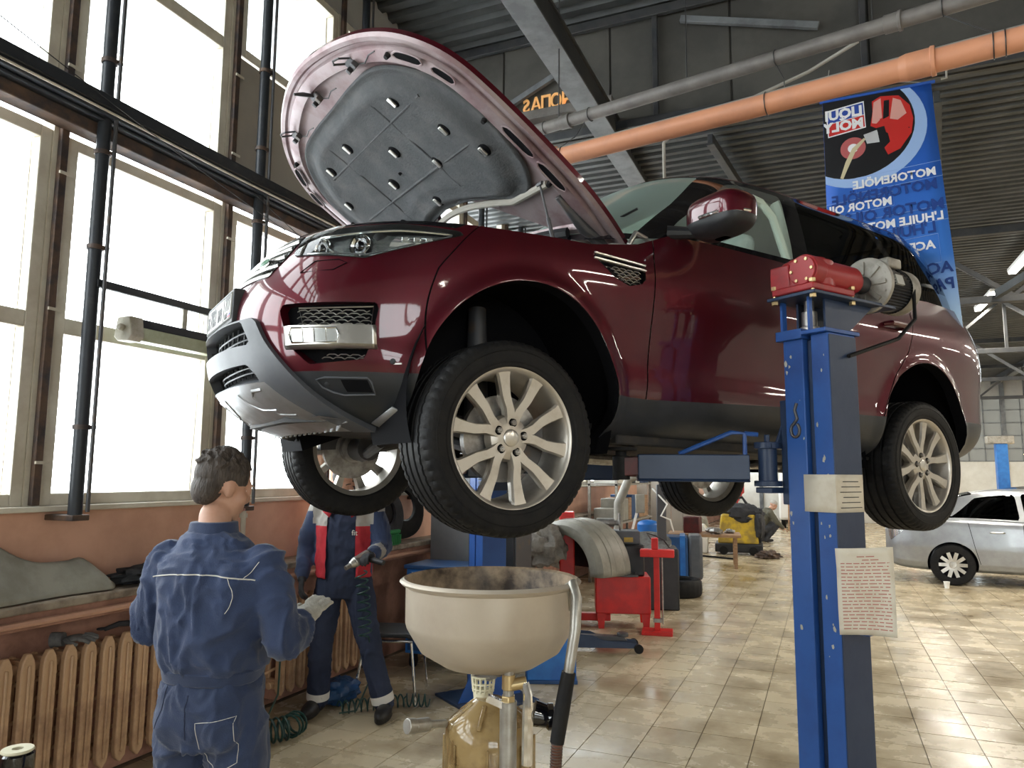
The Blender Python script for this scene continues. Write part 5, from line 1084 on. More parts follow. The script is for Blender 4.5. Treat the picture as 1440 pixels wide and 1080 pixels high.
def coil(b, pts, r, turns, w, taper=None):
    """helix of radius r round a polyline"""
    pts = [Vector(p) for p in pts]; L = [0]
    for a, c in zip(pts[:-1], pts[1:]): L.append(L[-1] + (c - a).length)
    N = int(turns * 14); out = []
    for k in range(N + 1):
        s = L[-1] * k / N; i = max(j for j in range(len(pts) - 1) if L[j] <= s + 1e-9); t = (s - L[i]) / (L[i + 1] - L[i]); p = pts[i].lerp(pts[i + 1], t); d = (pts[i + 1] - pts[i]).normalized()
        x = (Vector((0, 0, 1)) if abs(d.z) < .8 else Vector((1, 0, 0))).cross(d).normalized(); y = d.cross(x); q = 2 * math.pi * turns * k / N; out.append(p + (x * math.cos(q) + y * math.sin(q)) * r)
    return b.tube(out, w, 6)

# ---- oil drainer
OD = thing('oil_drainer', 'mobile waste oil drainer with beige funnel and amber tank', 'oil drainer', (-.93, 2.05, 0), R(22.9))
b = B(); b.lathe([(.255, 1.375), (.262, 1.37), (.262, 1.36), (.250, 1.352), (.249, 1.25), (.245, 1.235), (.205, 1.17), (.14, 1.13), (.06, 1.118), (.02, 1.112)], 64); b.build('funnel', 'funnel_beige', OD, recalc=False)
b = B(); b.lathe([(.255, 1.375), (.247, 1.37), (.244, 1.25), (.20, 1.175), (.13, 1.138), (.0, 1.125)], 64); b.build('funnel_inside', 'funnel_inside', OD)
b = B(); b.lathe([(.262, 1.372), (.268, 1.366), (.262, 1.359), (.256, 1.366)], 64, closed=True); b.build('funnel_rim', 'funnel_beige', OD)
b = B(); b.lathe([(.0, .16), (.118, .16), (.13, .18), (.13, .92), (.126, .95), (.115, .972), (.085, .995), (.05, 1.02), (.04, 1.03), (.0, 1.03)], 48); tk = b.build('tank', 'tank_amber', OD)
b = B(); b.lathe([(.0, .17), (.123, .17), (.123, .78), (0, .78)], 40); b.build('oil_fill', 'oil_dark', tk)
for k in range(8): a = 2 * math.pi * k / 8; b = B(); b.beam((.131 * math.cos(a), .131 * math.sin(a), .20), (.131 * math.cos(a), .131 * math.sin(a), .93), .012, .006); b.build('tank_rib', 'tank_amber', tk, bevel=.002)
for k in range(6): a = 2 * math.pi * k / 6 + .3; b = B(); b.beam((.05 * math.cos(a), .05 * math.sin(a), 1.022), (.118 * math.cos(a), .118 * math.sin(a), .974), .012, .007); b.build('lid_rib', 'tank_amber', tk, bevel=.002)
b = B(); b.lathe([(.0, .10), (.15, .10), (.155, .12), (.15, .165), (0, .165)], 32); b.build('tank_foot', 'dark_steel', OD)
for k in range(4): a = 2 * math.pi * k / 4 + .5; b = B(); b.cyl((.14 * math.cos(a), .14 * math.sin(a), .05), (.14 * math.cos(a), .14 * math.sin(a), .10), .01, n=8); b.cyl((.14 * math.cos(a) - .012, .14 * math.sin(a), .035), (.14 * math.cos(a) + .012, .14 * math.sin(a), .035), .034, n=20); b.build('castor', 'rubber', OD)
b = B(); b.cyl((-.02, .03, 1.02), (-.02, .03, 1.045), .028, .03, n=20)
for k in range(14): a = 2 * math.pi * k / 14; b.tube([(-.02 + .029 * math.cos(a), .03 + .029 * math.sin(a), 1.04), (-.02 + .034 * math.cos(a), .03 + .034 * math.sin(a), 1.085)], .003, 5)
for z, r in ((1.05, .031), (1.065, .0325), (1.085, .0345)): b.tube([(-.02 + r * math.cos(a), .03 + r * math.sin(a), z) for a in np.linspace(0, 2 * math.pi, 25)[:-1]], .003, 5, closed=True)
b.build('filler_strainer', 'cream_plastic', OD)
lump((-.01, .03, 1.10), (.045, .035, .022), .6, 4, fr=2.4).build('rag', 'rag_grey', OD)
b = B(); b.cyl((.055, -.13, .12), (.055, -.13, 1.06), .0235, n=20); b.cyl((.055, -.13, 1.06), (.055, -.13, 1.14), .015, n=16); b.build('drain_pipe_stem', 'pipe_zinc', OD)
b = B(); b.cyl((.055, -.13, 1.03), (.055, -.13, 1.075), .02, n=6); b.cyl((.055, -.13, 1.09), (.055, -.13, 1.13), .018, n=16); b.cyl((.055, -.13, 1.10), (.105, -.13, 1.11), .016, n=14); b.build('ball_valve', 'brass', OD, bevel=.002)
b = B(); b.tube([(.10, -.135, 1.11), (.108, -.14, 1.08), (.108, -.145, 1.02), (.106, -.145, .90)], [.012, .013, .016, .015], 10); b.box((.02, -.135, 1.06), (.05, .02, .018), Euler((0, .4, 0))); b.build('valve_lever', 'chrome', OD)
b = B(); b.cyl((.125, -.10, 1.02), (.165, -.10, 1.01), .035, .03, n=20); b.lathe([(.03, 0), (.036, .006), (.036, .02), (.028, .026)], 20, (.16, -.10, 1.01), (1, 0, 0)); b.build('vacuum_knob', 'gloss_black', OD)
b = B(); b.cyl((-.125, -.02, .965), (-.17, -.06, .975), .011, n=12); b.cyl((-.17, -.06, .975), (-.205, -.09, .98), .019, n=16); b.cyl((-.205, -.09, .98), (-.225, -.107, .984), .021, n=16); b.build('quick_coupling', 'pipe_zinc', OD, bevel=.002)
b = B(); b.tube([(.222, -.10, 1.30), (.222, -.11, 1.365), (.232, -.135, 1.378), (.24, -.16, 1.34), (.235, -.175, 1.26), (.215, -.18, 1.14)], [.012, .013, .0135, .016, .0155, .014], 12); wd_ = b.build('suction_wand', 'pipe_zinc', OD)
b = B(); b.tube([(.217, -.18, 1.15), (.20, -.182, 1.06), (.185, -.185, .97)], [.019, .021, .019], 14); b.build('wand_grip', 'rubber', wd_)
b = B(); b.tube([(.186, -.185, .98), (.175, -.187, .8), (.165, -.18, .6), (.13, -.15, .3), (.08, -.12, .2)], .0135, 10); b.build('suction_hose', 'rust_hose', wd_)
b = B(); coil(b, [(.186, -.185, .98), (.175, -.187, .8), (.165, -.18, .6)], .0145, 52, .0022); b.build('hose_spring', 'rust_steel', wd_)

# ---- radiators: cast-iron sections
sb = B(); sb.prism([(-.037, .12), (-.030, .075), (-.014, .06), (.0, .045), (.014, .06), (.030, .075), (.037, .12), (.037, .66), (.030, .70), (.012, .735), (-.012, .735), (-.030, .70), (-.037, .66)], (.05, 0, 0), (0, 1, 0), (0, 0, 1), (.035, 0, 0))
sb.prism([(-.008, .10), (.008, .10), (.008, .68), (-.008, .68)], (.085, 0, 0), (0, 1, 0), (0, 0, 1), (.012, 0, 0))
sb.prism([(-.014, .12), (-.008, .07), (.008, .07), (.014, .12), (.014, .66), (.008, .71), (-.008, .71), (-.014, .66)], (-.06, 0, 0), (0, 1, 0), (0, 0, 1), (.035, 0, 0))
sb.b2((-.06, -.02, .60), (.08, .02, .70)); sb.b2((-.06, -.02, .09), (.08, .02, .16)); sb.cyl((.01, -.056, .655), (.01, .056, .655), .026, n=12); sb.cyl((.01, -.056, .12), (.01, .056, .12), .026, n=12)
for q in range(5): sb.beam((-.03, -.05, .2 + .09 * q), (.03, .05, .24 + .09 * q), .012, .02)
SEC = sb.mesh('section'); SEC.materials.append(MAT['radiator_paint'])
def radiator(label, y0, n):
    t = thing('radiator', label, 'radiator', (WX + .155, y0, .05))
    for k in range(n):
        o = bpy.data.objects.new('section', SEC); COL.objects.link(o); o.parent = t; o.location = (0, .112 * k, 0); bv = o.modifiers.new('b', 'BEVEL'); bv.width = .006; bv.segments = 2; bv.limit_method = 'ANGLE'; bv.angle_limit = R(30)
    b = B(); b.tube([(.01, -.05, .655), (.01, -.20, .655), (.01, -.24, .62), (.01, -.24, -.04)], .017, 10); b.build('feed_pipe', 'radiator_paint', t); b = B(); b.tube([(.01, .112 * (n - 1) + .05, .12), (.01, .112 * (n - 1) + .16, .12), (.01, .112 * (n - 1) + .16, -.04)], .017, 10); b.build('return_pipe', 'radiator_paint', t)
    for y in (0, .112 * (n - 1)): b = B(); b.b2((-.08, y - .012, .02), (.06, y + .012, .10)); b.build('bracket', 'wall_brown', t)
    return t
radiator('tan cast iron radiator with gloves drying on its top', 2.10, 14)
radiator('tan cast iron radiator beyond the mechanic in the red jacket', 4.42, 10)
# ---- things on the ledge and radiator
rows = []
for j in range(13):
    v = j / 12; row = []
    for i in range(25):
        u = i / 24; y = 2.18 + .80 * u; top = 1.31 * (1 - min(1, max(0, (u - .28) / .5))) + 1.17 * min(1, max(0, (u - .28) / .5)) + .03 * math.sin(u * 9) - .09 * max(0, (u - .88) / .12) ** 2
        z = 1.036 + (top - 1.036) * v; x = WX + .235 - .16 * v ** 1.3 + .02 * math.sin(u * 7 + v * 3) ; row.append((x, y + .03 * math.sin(v * 3), z))
    rows.append(row)
b = B(); b.grid(rows); tag(b.build('arch_liner', 'felt_olive', solid=.022, sharp=60), 'grey felt wheel arch liner leaning on the window ledge', 'arch liner')
tag(lump((WX + .15, 3.27, 1.075), (.10, .20, .05), .7, 2, fr=2.6, flat=1.032).build('rag', 'cloth_dark'), 'crumpled dark rag lying on the window ledge', 'rag')
def glove(loc, rot, sc, label, m, parent=None):
    t = thing('work_glove', label, 'glove', loc); t.rotation_euler = rot; t.scale = (sc,) * 3
    b = B(); b.ball((0, 0, 0), (.045, .055, .014), 16, 8); b.tube([(0, -.05, 0), (0, -.11, .004)], [.036, .04], 12); b.build('palm', m, t)
    for k, (x, l, a) in enumerate(((-.033, .06, -.2), (-.012, .075, -.05), (.012, .072, .06), (.033, .055, .22))): b = B(); b.tube([(x, .04, 0), (x + math.sin(a) * l * .5, .04 + l * .5, -.004), (x + math.sin(a) * l, .04 + l, -.02)], [.012, .0115, .009], 8); b.build('finger', m, t)
    b = B(); b.tube([(.035, -.02, 0), (.065, .01, -.004), (.075, .045, -.012)], [.014, .012, .009], 8); b.build('thumb', m, t); return t
glove((WX + .17, 2.83, .80), (R(6), R(10), R(-60)), 1.0, 'grey knitted work glove flat on the tan radiator', 'glove_grey')
glove((WX + .16, 3.32, .81), (R(10), R(-12), R(-100)), 1.0, 'dark work glove bunched at the end of the tan radiator', 'cloth_dark')
b = B(); b.tube([(WX + .16, 3.02, .81), (WX + .17, 3.10, .825), (WX + .18, 3.2, .815), (WX + .2, 3.25, .80)], [.012, .016, .016, .02], 8); b.tube([(WX + .16 + .02 * math.cos(a), 3.0 + .022 * math.sin(a), .815) for a in np.linspace(0, 6.28, 14)[:-1]], .005, 6, closed=True); tag(b.build('strap', 'cloth_dark'), 'dark strap with a metal ring on the tan radiator', 'strap')
# oil filter on a stool at the corner
t = thing('stool', 'low wooden stool beside the radiator holding an oil filter', 'stool', (-2.62, 1.86, 0))
b = B(); b.lathe([(0, .54), (.14, .54), (.15, .55), (.15, .565), (.14, .575), (0, .575)], 32); b.build('seat', 'wood', t)
for k in range(3): a = 2 * math.pi * k / 3; b = B(); b.cyl((.16 * math.cos(a), .16 * math.sin(a), 0), (.09 * math.cos(a), .09 * math.sin(a), .545), .014, n=10); b.build('leg', 'dark_steel', t)
t = thing('oil_filter', 'black oil filter with cream end ring on the stool', 'filter', (-2.66, 1.85, .576))
b = B(); b.lathe([(0, 0), (.05, 0), (.056, .006), (.056, .05), (.0535, .055), (.056, .06), (.056, .115), (.05, .122), (0, .122)], 36); b.build('canister', 'gloss_black', t)
b = B(); b.lathe([(.018, .122), (.018, .132), (.05, .132), (.053, .126), (.05, .122)], 32); b.build('end_ring', 'cream_plastic', t)
# ledge clutter near the second radiator
t = thing('parts_case', 'green ribbed plastic case on the ledge by the locker', 'case', (WX + .20, 5.75, 1.032)); b = B(); b.b2((-.08, -.15, 0), (.09, .15, .10)); b.build('tray', 'case_green', t, bevel=.012); b = B(); b.b2((-.085, -.155, .10), (.095, .155, .14)); b.build('lid', 'case_green', t, bevel=.015)
for k in range(9): b = B(); b.b2((.094, -.14 + .034 * k, .015), (.1, -.125 + .034 * k, .095)); b.build('rib', 'case_green', t)
for k, (y, r, z) in enumerate(((5.72, .26, 1.32), (6.0, .30, 1.37))):
    b = B(); b.lathe([(r * .45, .03), (r * .5, .05), (r * .8, .045), (r * .98, .02), (r, -.02), (r * .93, -.03)], 36, (WX + .17 + .02 * k, y + .05, z), (.95, -.2, .22)); tag(b.build('wheel_cover', 'rubber' if k else 'cloth_dark', solid=.006), ('black round brake shield leaning on wall above green case', 'large black wheel cover leaning behind the round shield')[k], 'wheel cover')
t = thing('parts_heap', 'small metal engine parts piled on the ledge', 'car parts', (WX + .17, 5.28, 1.032))
random.seed(11)
for k in range(9):
    b = B(); x, y = random.uniform(-.07, .07), random.uniform(-.2, .25); z = .03 + .05 * random.random()
    if k % 2: b.cyl((x, y, z - .02), (x + .04, y + .03, z + .03), .025, n=14)
    else: b.box((x, y, z), (.05, .07, .04), Euler((random.random(), random.random(), random.random())))
    b.build('metal_part', 'dark_steel', t, bevel=.004)
b = B(); b.tube([(.02, .1, .06), (.06, .25, .07), (.09, .36, .02), (.07, .38, .01)], .006, 6); b.build('bent_rod', 'steel', t)
b = B(); b.box((WX + .2, 5.02, 1.075), (.07, .08, .085)); tag(b.build('spray_box', 'cart_blue', bevel=.004), 'small blue carton on the ledge behind the mechanic', 'box')
# ---- chair
CH = thing('chair', 'black padded chair with chrome legs beside the blue tool cart', 'chair', (-3.14, 5.10, 0), R(-72))
b = B(); b.grid([[(x, y, .452 + .02 * (abs(x) / .21) ** 3 - .012 * (y > .18)) for x in np.linspace(-.21, .21, 9)] for y in np.linspace(-.2, .2, 9)]); b.build('seat', 'black_plastic', CH, solid=.03, bevel=.01)
for x in (-.2, .2):
    for y0, y1, h in ((.19, .23, .45), (-.17, -.24, .45)):
        b = B(); b.tube([(x * 1.05, y1, 0), (x, y0, h - .03)], .011, 10); b.build('leg', 'chrome', CH)
    b = B(); b.tube([(x, .2, .43), (x, -.19, .43), (x, -.22, .50), (x * .98, -.28, .80), (x * .9, -.29, .86)], .011, 10); b.build('side_rail', 'chrome', CH)
# ---- tool cart, locker
TCART = thing('tool_cart', 'blue tool cart with drawers behind the chair', 'tool cart', (-3.16, 6.02, 0), R(3))
b = B(); b.b2((-.30, -.20, .12), (.30, .22, .84)); b.build('body', 'cart_blue', TCART, bevel=.006); b = B(); b.b2((-.32, -.22, .84), (.32, .24, .875)); b.build('top_tray', 'cart_dark_blue', TCART, bevel=.006)
for k in range(6): z0 = .42 + .068 * k; b = B(); b.b2((-.26, -.212, z0), (.26, -.20, z0 + .058)); d_ = b.build('drawer', 'cart_blue', TCART, bevel=.003); b = B(); b.b2((-.24, -.224, z0 + .04), (.24, -.212, z0 + .052)); b.build('handle', 'satin_silver', d_)
b = B(); b.b2((-.27, -.215, .15), (.27, -.20, .40)); d_ = b.build('door', 'cart_dark_blue', TCART, bevel=.003); b = B(); b.box((0, -.216, .30), (.09, .006, .035)); b.build('emblem', 'ink_black', d_)
for x in (-.24, .24):
    for y in (-.15, .17): b = B(); b.cyl((x - .02, y, .05), (x + .02, y, .05), .05, n=20); b.b2((x - .03, y - .02, .05), (x + .03, y + .02, .12)); b.build('castor', 'rubber', TCART)
LK = thing('locker', 'tall grey sheet metal locker standing by the window wall', 'locker', (-3.27, 6.66, 0))
b = B(); b.b2((-.30, -.22, .05), (.26, .25, 1.92)); b.build('body', 'locker_grey', LK, bevel=.006); b = B(); b.b2((-.28, -.232, .10), (.24, -.22, 1.88)); d_ = b.build('door', 'locker_grey', LK, bevel=.004)
b = B(); b.cyl((.20, -.232, 1.02), (.20, -.262, 1.02), .012, n=12); b.cyl((.19, -.25, 1.02), (.23, -.25, 1.02), .008, n=10); b.build('handle', 'chrome', d_)
for z in (.3, 1.7): b = B(); b.cyl((-.285, -.235, z), (-.285, -.235, z + .08), .008, n=8); b.build('hinge', 'steel', LK)
LK2 = thing('shelf_unit', 'dark metal shelf cabinet next to the grey locker', 'cabinet', (-2.86, 6.72, 0)); b = B(); b.b2((-.14, -.2, .0), (.16, .2, 1.75)); b.build('body', 'dark_steel', LK2, bevel=.006)
for k in range(3): b = B(); b.b2((-.12, -.215, .08 + .55 * k), (.14, -.2, .58 + .55 * k)); d_ = b.build('door', 'dark_plastic', LK2, bevel=.004); b = B(); b.cyl((-.10, -.23, .50 + .55 * k), (.0, -.23, .50 + .55 * k), .008, n=8); b.build('handle', 'chrome', d_)
# ---- spiral air hoses
t = thing('air_hose', 'green spiral air hose lying along the floor by the blue post', 'hose', (0, 0, 0)); b = B(); coil(b, [(-3.20, 4.50, .05), (-3.0, 4.70, .052), (-2.86, 4.84, .052), (-2.70, 4.90, .052)], .042, 15, .006); b.build('spiral', 'hose_green', t)
t = thing('air_hose', 'green spiral air hose hanging from the impact wrench', 'hose', (0, 0, 0)); b = B(); coil(b, [(-2.98, 4.40, 1.0), (-2.96, 4.41, .86), (-2.95, 4.42, .70), (-2.94, 4.42, .56)], .042, 8, .0055); b.tube([(-2.94, 4.46, .56), (-2.98, 4.6, .3), (-3.05, 4.5, .05), (-3.16, 4.46, .03)], .0055, 6); b.build('spiral', 'hose_green', t)
t = thing('air_hose', 'green spiral air hose bunched on the floor under radiator', 'hose', (0, 0, 0)); b = B(); coil(b, [(-3.42, 3.62, .075), (-3.30, 3.80, .075), (-3.2, 3.98, .075), (-3.22, 4.1, .075)], .07, 13, .008); b.build('spiral', 'hose_green', t)
t = thing('air_hose', 'dark spiral air hose dangling behind the kneeling glove', 'hose', (0, 0, 0)); t['label'] = 'green spiral air hose dangling between the two mechanics'; b = B(); coil(b, [(-2.86, 3.42, 1.02), (-2.87, 3.43, .86), (-2.9, 3.46, .70)], .05, 4.5, .006); b.tube([(-2.86, 3.47, 1.02), (-3.0, 3.5, 1.0), (-3.3, 3.55, .97), (WX + .28, 3.6, .96)], .006, 6); b.tube([(-2.9, 3.51, .70), (-2.98, 3.6, .4), (-3.2, 3.7, .1), (-3.38, 3.66, .07)], .006, 6); b.build('spiral', 'hose_green', t)
tag(lump((-3.36, 4.72, .09), (.13, .18, .09), .3, 6, flat=.002).build('tool_bag', 'cart_dark_blue'), 'blue soft tool bag on the floor behind the mechanic', 'bag')
# ---- blue box, floor jack
t = thing('power_unit', 'bright blue hydraulic power unit box at the blue post foot', 'machine', (-2.16, 5.98, 0), R(22)); b = B(); b.b2((-.20, -.15, .02), (.20, .15, .42)); b.build('body', 'cart_blue', t, bevel=.012); b = B(); b.b2((-.21, -.16, 0), (.21, .16, .03)); b.build('base', 'cart_dark_blue', t, bevel=.004)
b = B(); b.cyl((0, 0, .42), (0, 0, .60), .07, n=24); b.build('motor', 'dark_steel', t, bevel=.006)
t = thing('floor_jack', 'dark blue trolley jack standing on the tiles', 'jack', (-2.05, 7.12, 0), R(24)); b = B()
for s in (-1, 1): b.prism([(-.36, .05), (-.36, .13), (-.22, .17), (-.10, .16), (.0, .115), (.34, .08), (.36, .04)], (0, s * .10 - .006, 0), (1, 0, 0), (0, 0, 1), (0, .012, 0))
b.build('side_plates', 'lift_dark', t, bevel=.003); b = B(); b.prism([(-.20, .10), (-.2, .15), (.20, .135), (.24, .10)], (0, -.05, 0), (1, 0, 0), (0, 0, 1), (0, .1, 0)); b.cyl((.2, 0, .13), (.2, 0, .165), .055, n=20); b.build('lift_arm', 'dark_steel', t, bevel=.004)
for x, r in ((.33, .042), (-.33, .035)):
    for s in (-1, 1): b = B(); b.cyl((x, s * .13 - .018, r), (x, s * .13 + .018, r), r, n=20); b.build('wheel', 'rubber', t)

# ================================================================== PEOPLE
mat('skin', (.52, .30, .21), .5, 0, col2=(.46, .25, .17), nscale=12); mat('hair_dark', (.035, .026, .02), .6, 0, col2=(.07, .055, .045), nscale=60, stretch=(1, 1, .3), bump=.8, bscale=140)
mat('navy_cloth', (.030, .050, .118), .85, 0, col2=(.023, .038, .09), nscale=5, bump=.25, bscale=260, sheen=.2); mat('navy_trousers', (.027, .044, .102), .85, 0, col2=(.02, .033, .078), nscale=5, bump=.25, bscale=260, sheen=.2)
mat('dark_navy', (.018, .026, .055), .85, 0, col2=(.025, .034, .07), nscale=6, bump=.2, bscale=240); mat('red_cloth', (.52, .03, .045), .8, 0, col2=(.40, .025, .035), nscale=6, bump=.2, bscale=240)
mat('grey_cloth', (.42, .40, .37), .85, 0, col2=(.35, .33, .30), nscale=6); mat('piping', (.62, .60, .55), .7); mat('glove_white', (.50, .48, .42), .9, 0, col2=(.36, .34, .29), nscale=14, bump=.4, bscale=160); mat('boot_black', (.012, .011, .011), .5)
mat('reflective', (.62, .60, .56), .5); mat('olive_cloth', (.10, .095, .07), .9)

def caps(b, pts, rs, n=14):
    """closed tapered limb through pts with ball joints"""
    for (p, r) in zip(pts, rs): b.ball(p, r, n, 8)
    for (p, q, r, s) in zip(pts[:-1], pts[1:], rs[:-1], rs[1:]): b.cyl(p, q, r, s, n)
    return b
def loft(b, rings, n=24):
    """rings: (centre, rx, ry[, squareness]) stacked into a closed body"""
    vs = []
    for c, rx, ry in rings:
        for k in range(n): a = 2 * math.pi * k / n; cx, sx = math.cos(a), math.sin(a); vs.append((c[0] + rx * math.copysign(abs(cx) ** .85, cx), c[1] + ry * math.copysign(abs(sx) ** .85, sx), c[2]))
    m = len(rings); fs = [(i * n + k, i * n + (k + 1) % n, (i + 1) * n + (k + 1) % n, (i + 1) * n + k) for i in range(m - 1) for k in range(n)] + [tuple(range(n - 1, -1, -1)), tuple((m - 1) * n + k for k in range(n))]
    return b.add(vs, fs)
def sculpt(name, b, m, parent, voxel=.012, smooth=6, folds=0.0, fscale=(9, 9, 5), seed=0, wr=None):
    """fuse overlapping closed shapes into one continuous surface, smooth it, add cloth folds"""
    me = b.mesh(name, weld=False, recalc=True); o = bpy.data.objects.new(name, me); COL.objects.link(o)
    r = o.modifiers.new('r', 'REMESH'); r.mode = 'VOXEL'; r.voxel_size = voxel; s = o.modifiers.new('s', 'SMOOTH'); s.factor = .5; s.iterations = smooth
    dg = bpy.context.evaluated_depsgraph_get(); ne = bpy.data.meshes.new_from_object(o.evaluated_get(dg)); bpy.data.objects.remove(o)
    if folds:
        ne.update(); N = [v.normal.copy() for v in ne.vertices]
        for v, n in zip(ne.vertices, N):
            p = v.co; q = Vector((p.x * fscale[0], p.y * fscale[1], p.z * fscale[2])) + Vector((seed * 3.1, 0, 0)); q2 = q + Vector((MN.noise(q * .7), MN.noise(q * .7 + Vector((5, 1, 2))), MN.noise(q * .6 + Vector((9, 3, 1))))) * 1.2
            d = (1 - min(1, abs(MN.noise(q2)) * 3.6)) ** 1.5 + .55 * (1 - min(1, abs(MN.noise(q2 * 2.2 + Vector((3, 8, 2)))) * 3.4)) ** 1.5 - .45
            k = 1.0 if wr is None else wr(p)
            v.co = p + n * folds * d * k
    ne.materials.clear(); ne.shade_smooth(); return link(name, ne, m, parent)
def head(b, c, e, s=1.0):
    """skull, jaw, nose, ears, neck root; e rotates the head (face along +y)"""
    T = lambda p: Vector(c) + e @ (Vector(p) * s)
    b.ball(T((0, -.012, .035)), tuple(v * s for v in (.076, .096, .088)), 24, 16, e); b.ball(T((0, .030, -.045)), tuple(v * s for v in (.056, .062, .072)), 20, 12, e); b.ball(T((0, .062, -.088)), tuple(v * s for v in (.03, .026, .022)), 14, 8, e)
    b.ball(T((0, .085, .0)), tuple(v * s for v in (.045, .012, .03)), 14, 8, e); b.ball(T((0, .094, -.028)), tuple(v * s for v in (.016, .02, .015)), 12, 8, e); b.cyl(T((0, .088, .015)), T((0, .108, -.026)), .008 * s, .012 * s, 10); b.ball(T((0, .088, -.062)), tuple(v * s for v in (.026, .012, .010)), 14, 8, e); b.ball(T((0, .079, .026)), tuple(v * s for v in (.058, .012, .010)), 14, 8, e)
    for sx in (-1, 1): b.ball(T((sx * .076, -.012, -.008)), tuple(v * s for v in (.010, .020, .034)), 12, 10, e); b.ball(T((sx * .045, .052, -.028)), tuple(v * s for v in (.026, .026, .028)), 12, 8, e)
def facebits(c, e, parent, s=1.0):
    T = lambda p: Vector(c) + e @ (Vector(p) * s)
    for sx in (-1, 1):
        b = B(); b.ball(T((sx * .028, .0695, .006)), .010 * s, 12, 8); eo = b.build('eye', 'white_paint', parent); b = B(); b.ball(T((sx * .028, .0772, .006)), .0045 * s, 10, 6); b.build('iris', 'hair_dark', eo)
        b = B(); b.tube([T((sx * .016, .096, .026)), T((sx * .032, .0915, .031)), T((sx * .050, .079, .026))], [.003, .004, .003], 6); b.build('eyebrow', 'hair_dark', parent)
    mat('lip', (.42, .17, .14), .5) if 'lip' not in MAT else None
    b = B(); b.tube([T((-.024, .092, -.062)), T((-.008, .1, -.0595)), T((.008, .1, -.0595)), T((.024, .092, -.062))], [.002, .0045, .0045, .002], 6); b.build('mouth', 'lip', parent)
def hand(b, w, d, up_, s=1.0, curl=.5, side=1):
    """palm and five fingers; w wrist, d pointing direction, up_ back of the hand"""
    d = Vector(d).normalized(); u_ = Vector(up_); u_ = (u_ - d * u_.dot(d)).normalized(); x = d.cross(u_) * side; w = Vector(w); P = lambda a, c, e_: w + (d * a + x * c + u_ * e_) * s
    E_ = Matrix((x, d, u_)).transposed(); b.ball(P(.045, 0, 0), (.040 * s, .05 * s, .016 * s), 18, 12, E_); b.cyl(P(-.01, 0, 0), P(.02, 0, 0), .026 * s, .03 * s, 14)
    for k, (c, l) in enumerate(((-.030, .062), (-.010, .075), (.011, .071), (.030, .055))):
        a0, a1, a2 = curl * .5, curl * 1.1, curl * 1.7; p0 = P(.08, c, 0); D = lambda a: d * math.cos(a) - u_ * math.sin(a); p1 = p0 + D(a0) * l * .45 * s; p2 = p1 + D(a1) * l * .32 * s; p3 = p2 + D(a2) * l * .28 * s; caps(b, [p0, p1, p2, p3], [.0098 * s, .009 * s, .0085 * s, .007 * s], 10)
    caps(b, [P(.02, .030, -.004), P(.05, .052, -.012), P(.078, .055, -.022)], [.013 * s, .0105 * s, .0085 * s], 10)

def project_on(o, pts, d, off=.003):
    from mathutils.bvhtree import BVHTree
    me = o.data; bv = BVHTree.FromPolygons([v.co for v in me.vertices], [tuple(p.vertices) for p in me.polygons]); out = []
    for p in pts:
        h = bv.ray_cast(Vector(p), Vector(d))
        if h[0] is not None: out.append(h[0] - Vector(d).normalized() * off)
    return out
EY = Matrix.Identity(3)

# ---- mechanic with his back to us (faces +y locally)
M1 = dict(loc=(-1.90, 1.97, 0), rz=R(10))
HE1 = Matrix.Rotation(R(-28), 3, 'Z') @ Matrix.Rotation(R(-14), 3, 'X') @ Matrix.Rotation(R(5), 3, 'Y')
HC1 = (-.035, .05, 1.628)
aR = [(.165, .0, 1.375), (.262, -.03, 1.14), (.250, .115, 1.175)]; aL = [(-.185, .0, 1.375), (-.255, -.0, 1.15), (-.17, .22, 1.16)]
lg = lambda s: [(s * .095, .0, .93), (s * .115, .03, .50), (s * .125, -.02, .09)]
b = B(); head(b, HC1, HE1); caps(b, [(-.02, -.01, 1.42), (-.038, .018, 1.53)], [.058, .054]); loft(b, [((0, 0, .88), .14, .10), ((0, 0, 1.0), .135, .095), ((0, 0, 1.2), .155, .105), ((0, -.01, 1.34), .145, .08), ((-.01, -.01, 1.42), .07, .055)])
for a in (aR, aL): caps(b, a, [.055, .042, .03])
for s in (1, -1): caps(b, lg(s), [.068, .055, .043]); b.ball((s * .13, .05, .05), (.042, .11, .04), 14, 8)
hand(b, aR[2], (.12, .85, .45), (.3, -.4, .85), .96, .35, -1); hand(b, aL[2], (.4, .9, .0), (-.1, .1, .95), .96, .7, 1)
p1 = sculpt('person', b, 'skin', None, .009, 3); p1.location = M1['loc']; p1.rotation_euler = (0, 0, M1['rz'])
tag(p1, 'mechanic in navy work suit seen from behind, pointing with a gloved hand', 'person'); facebits(HC1, HE1, p1)
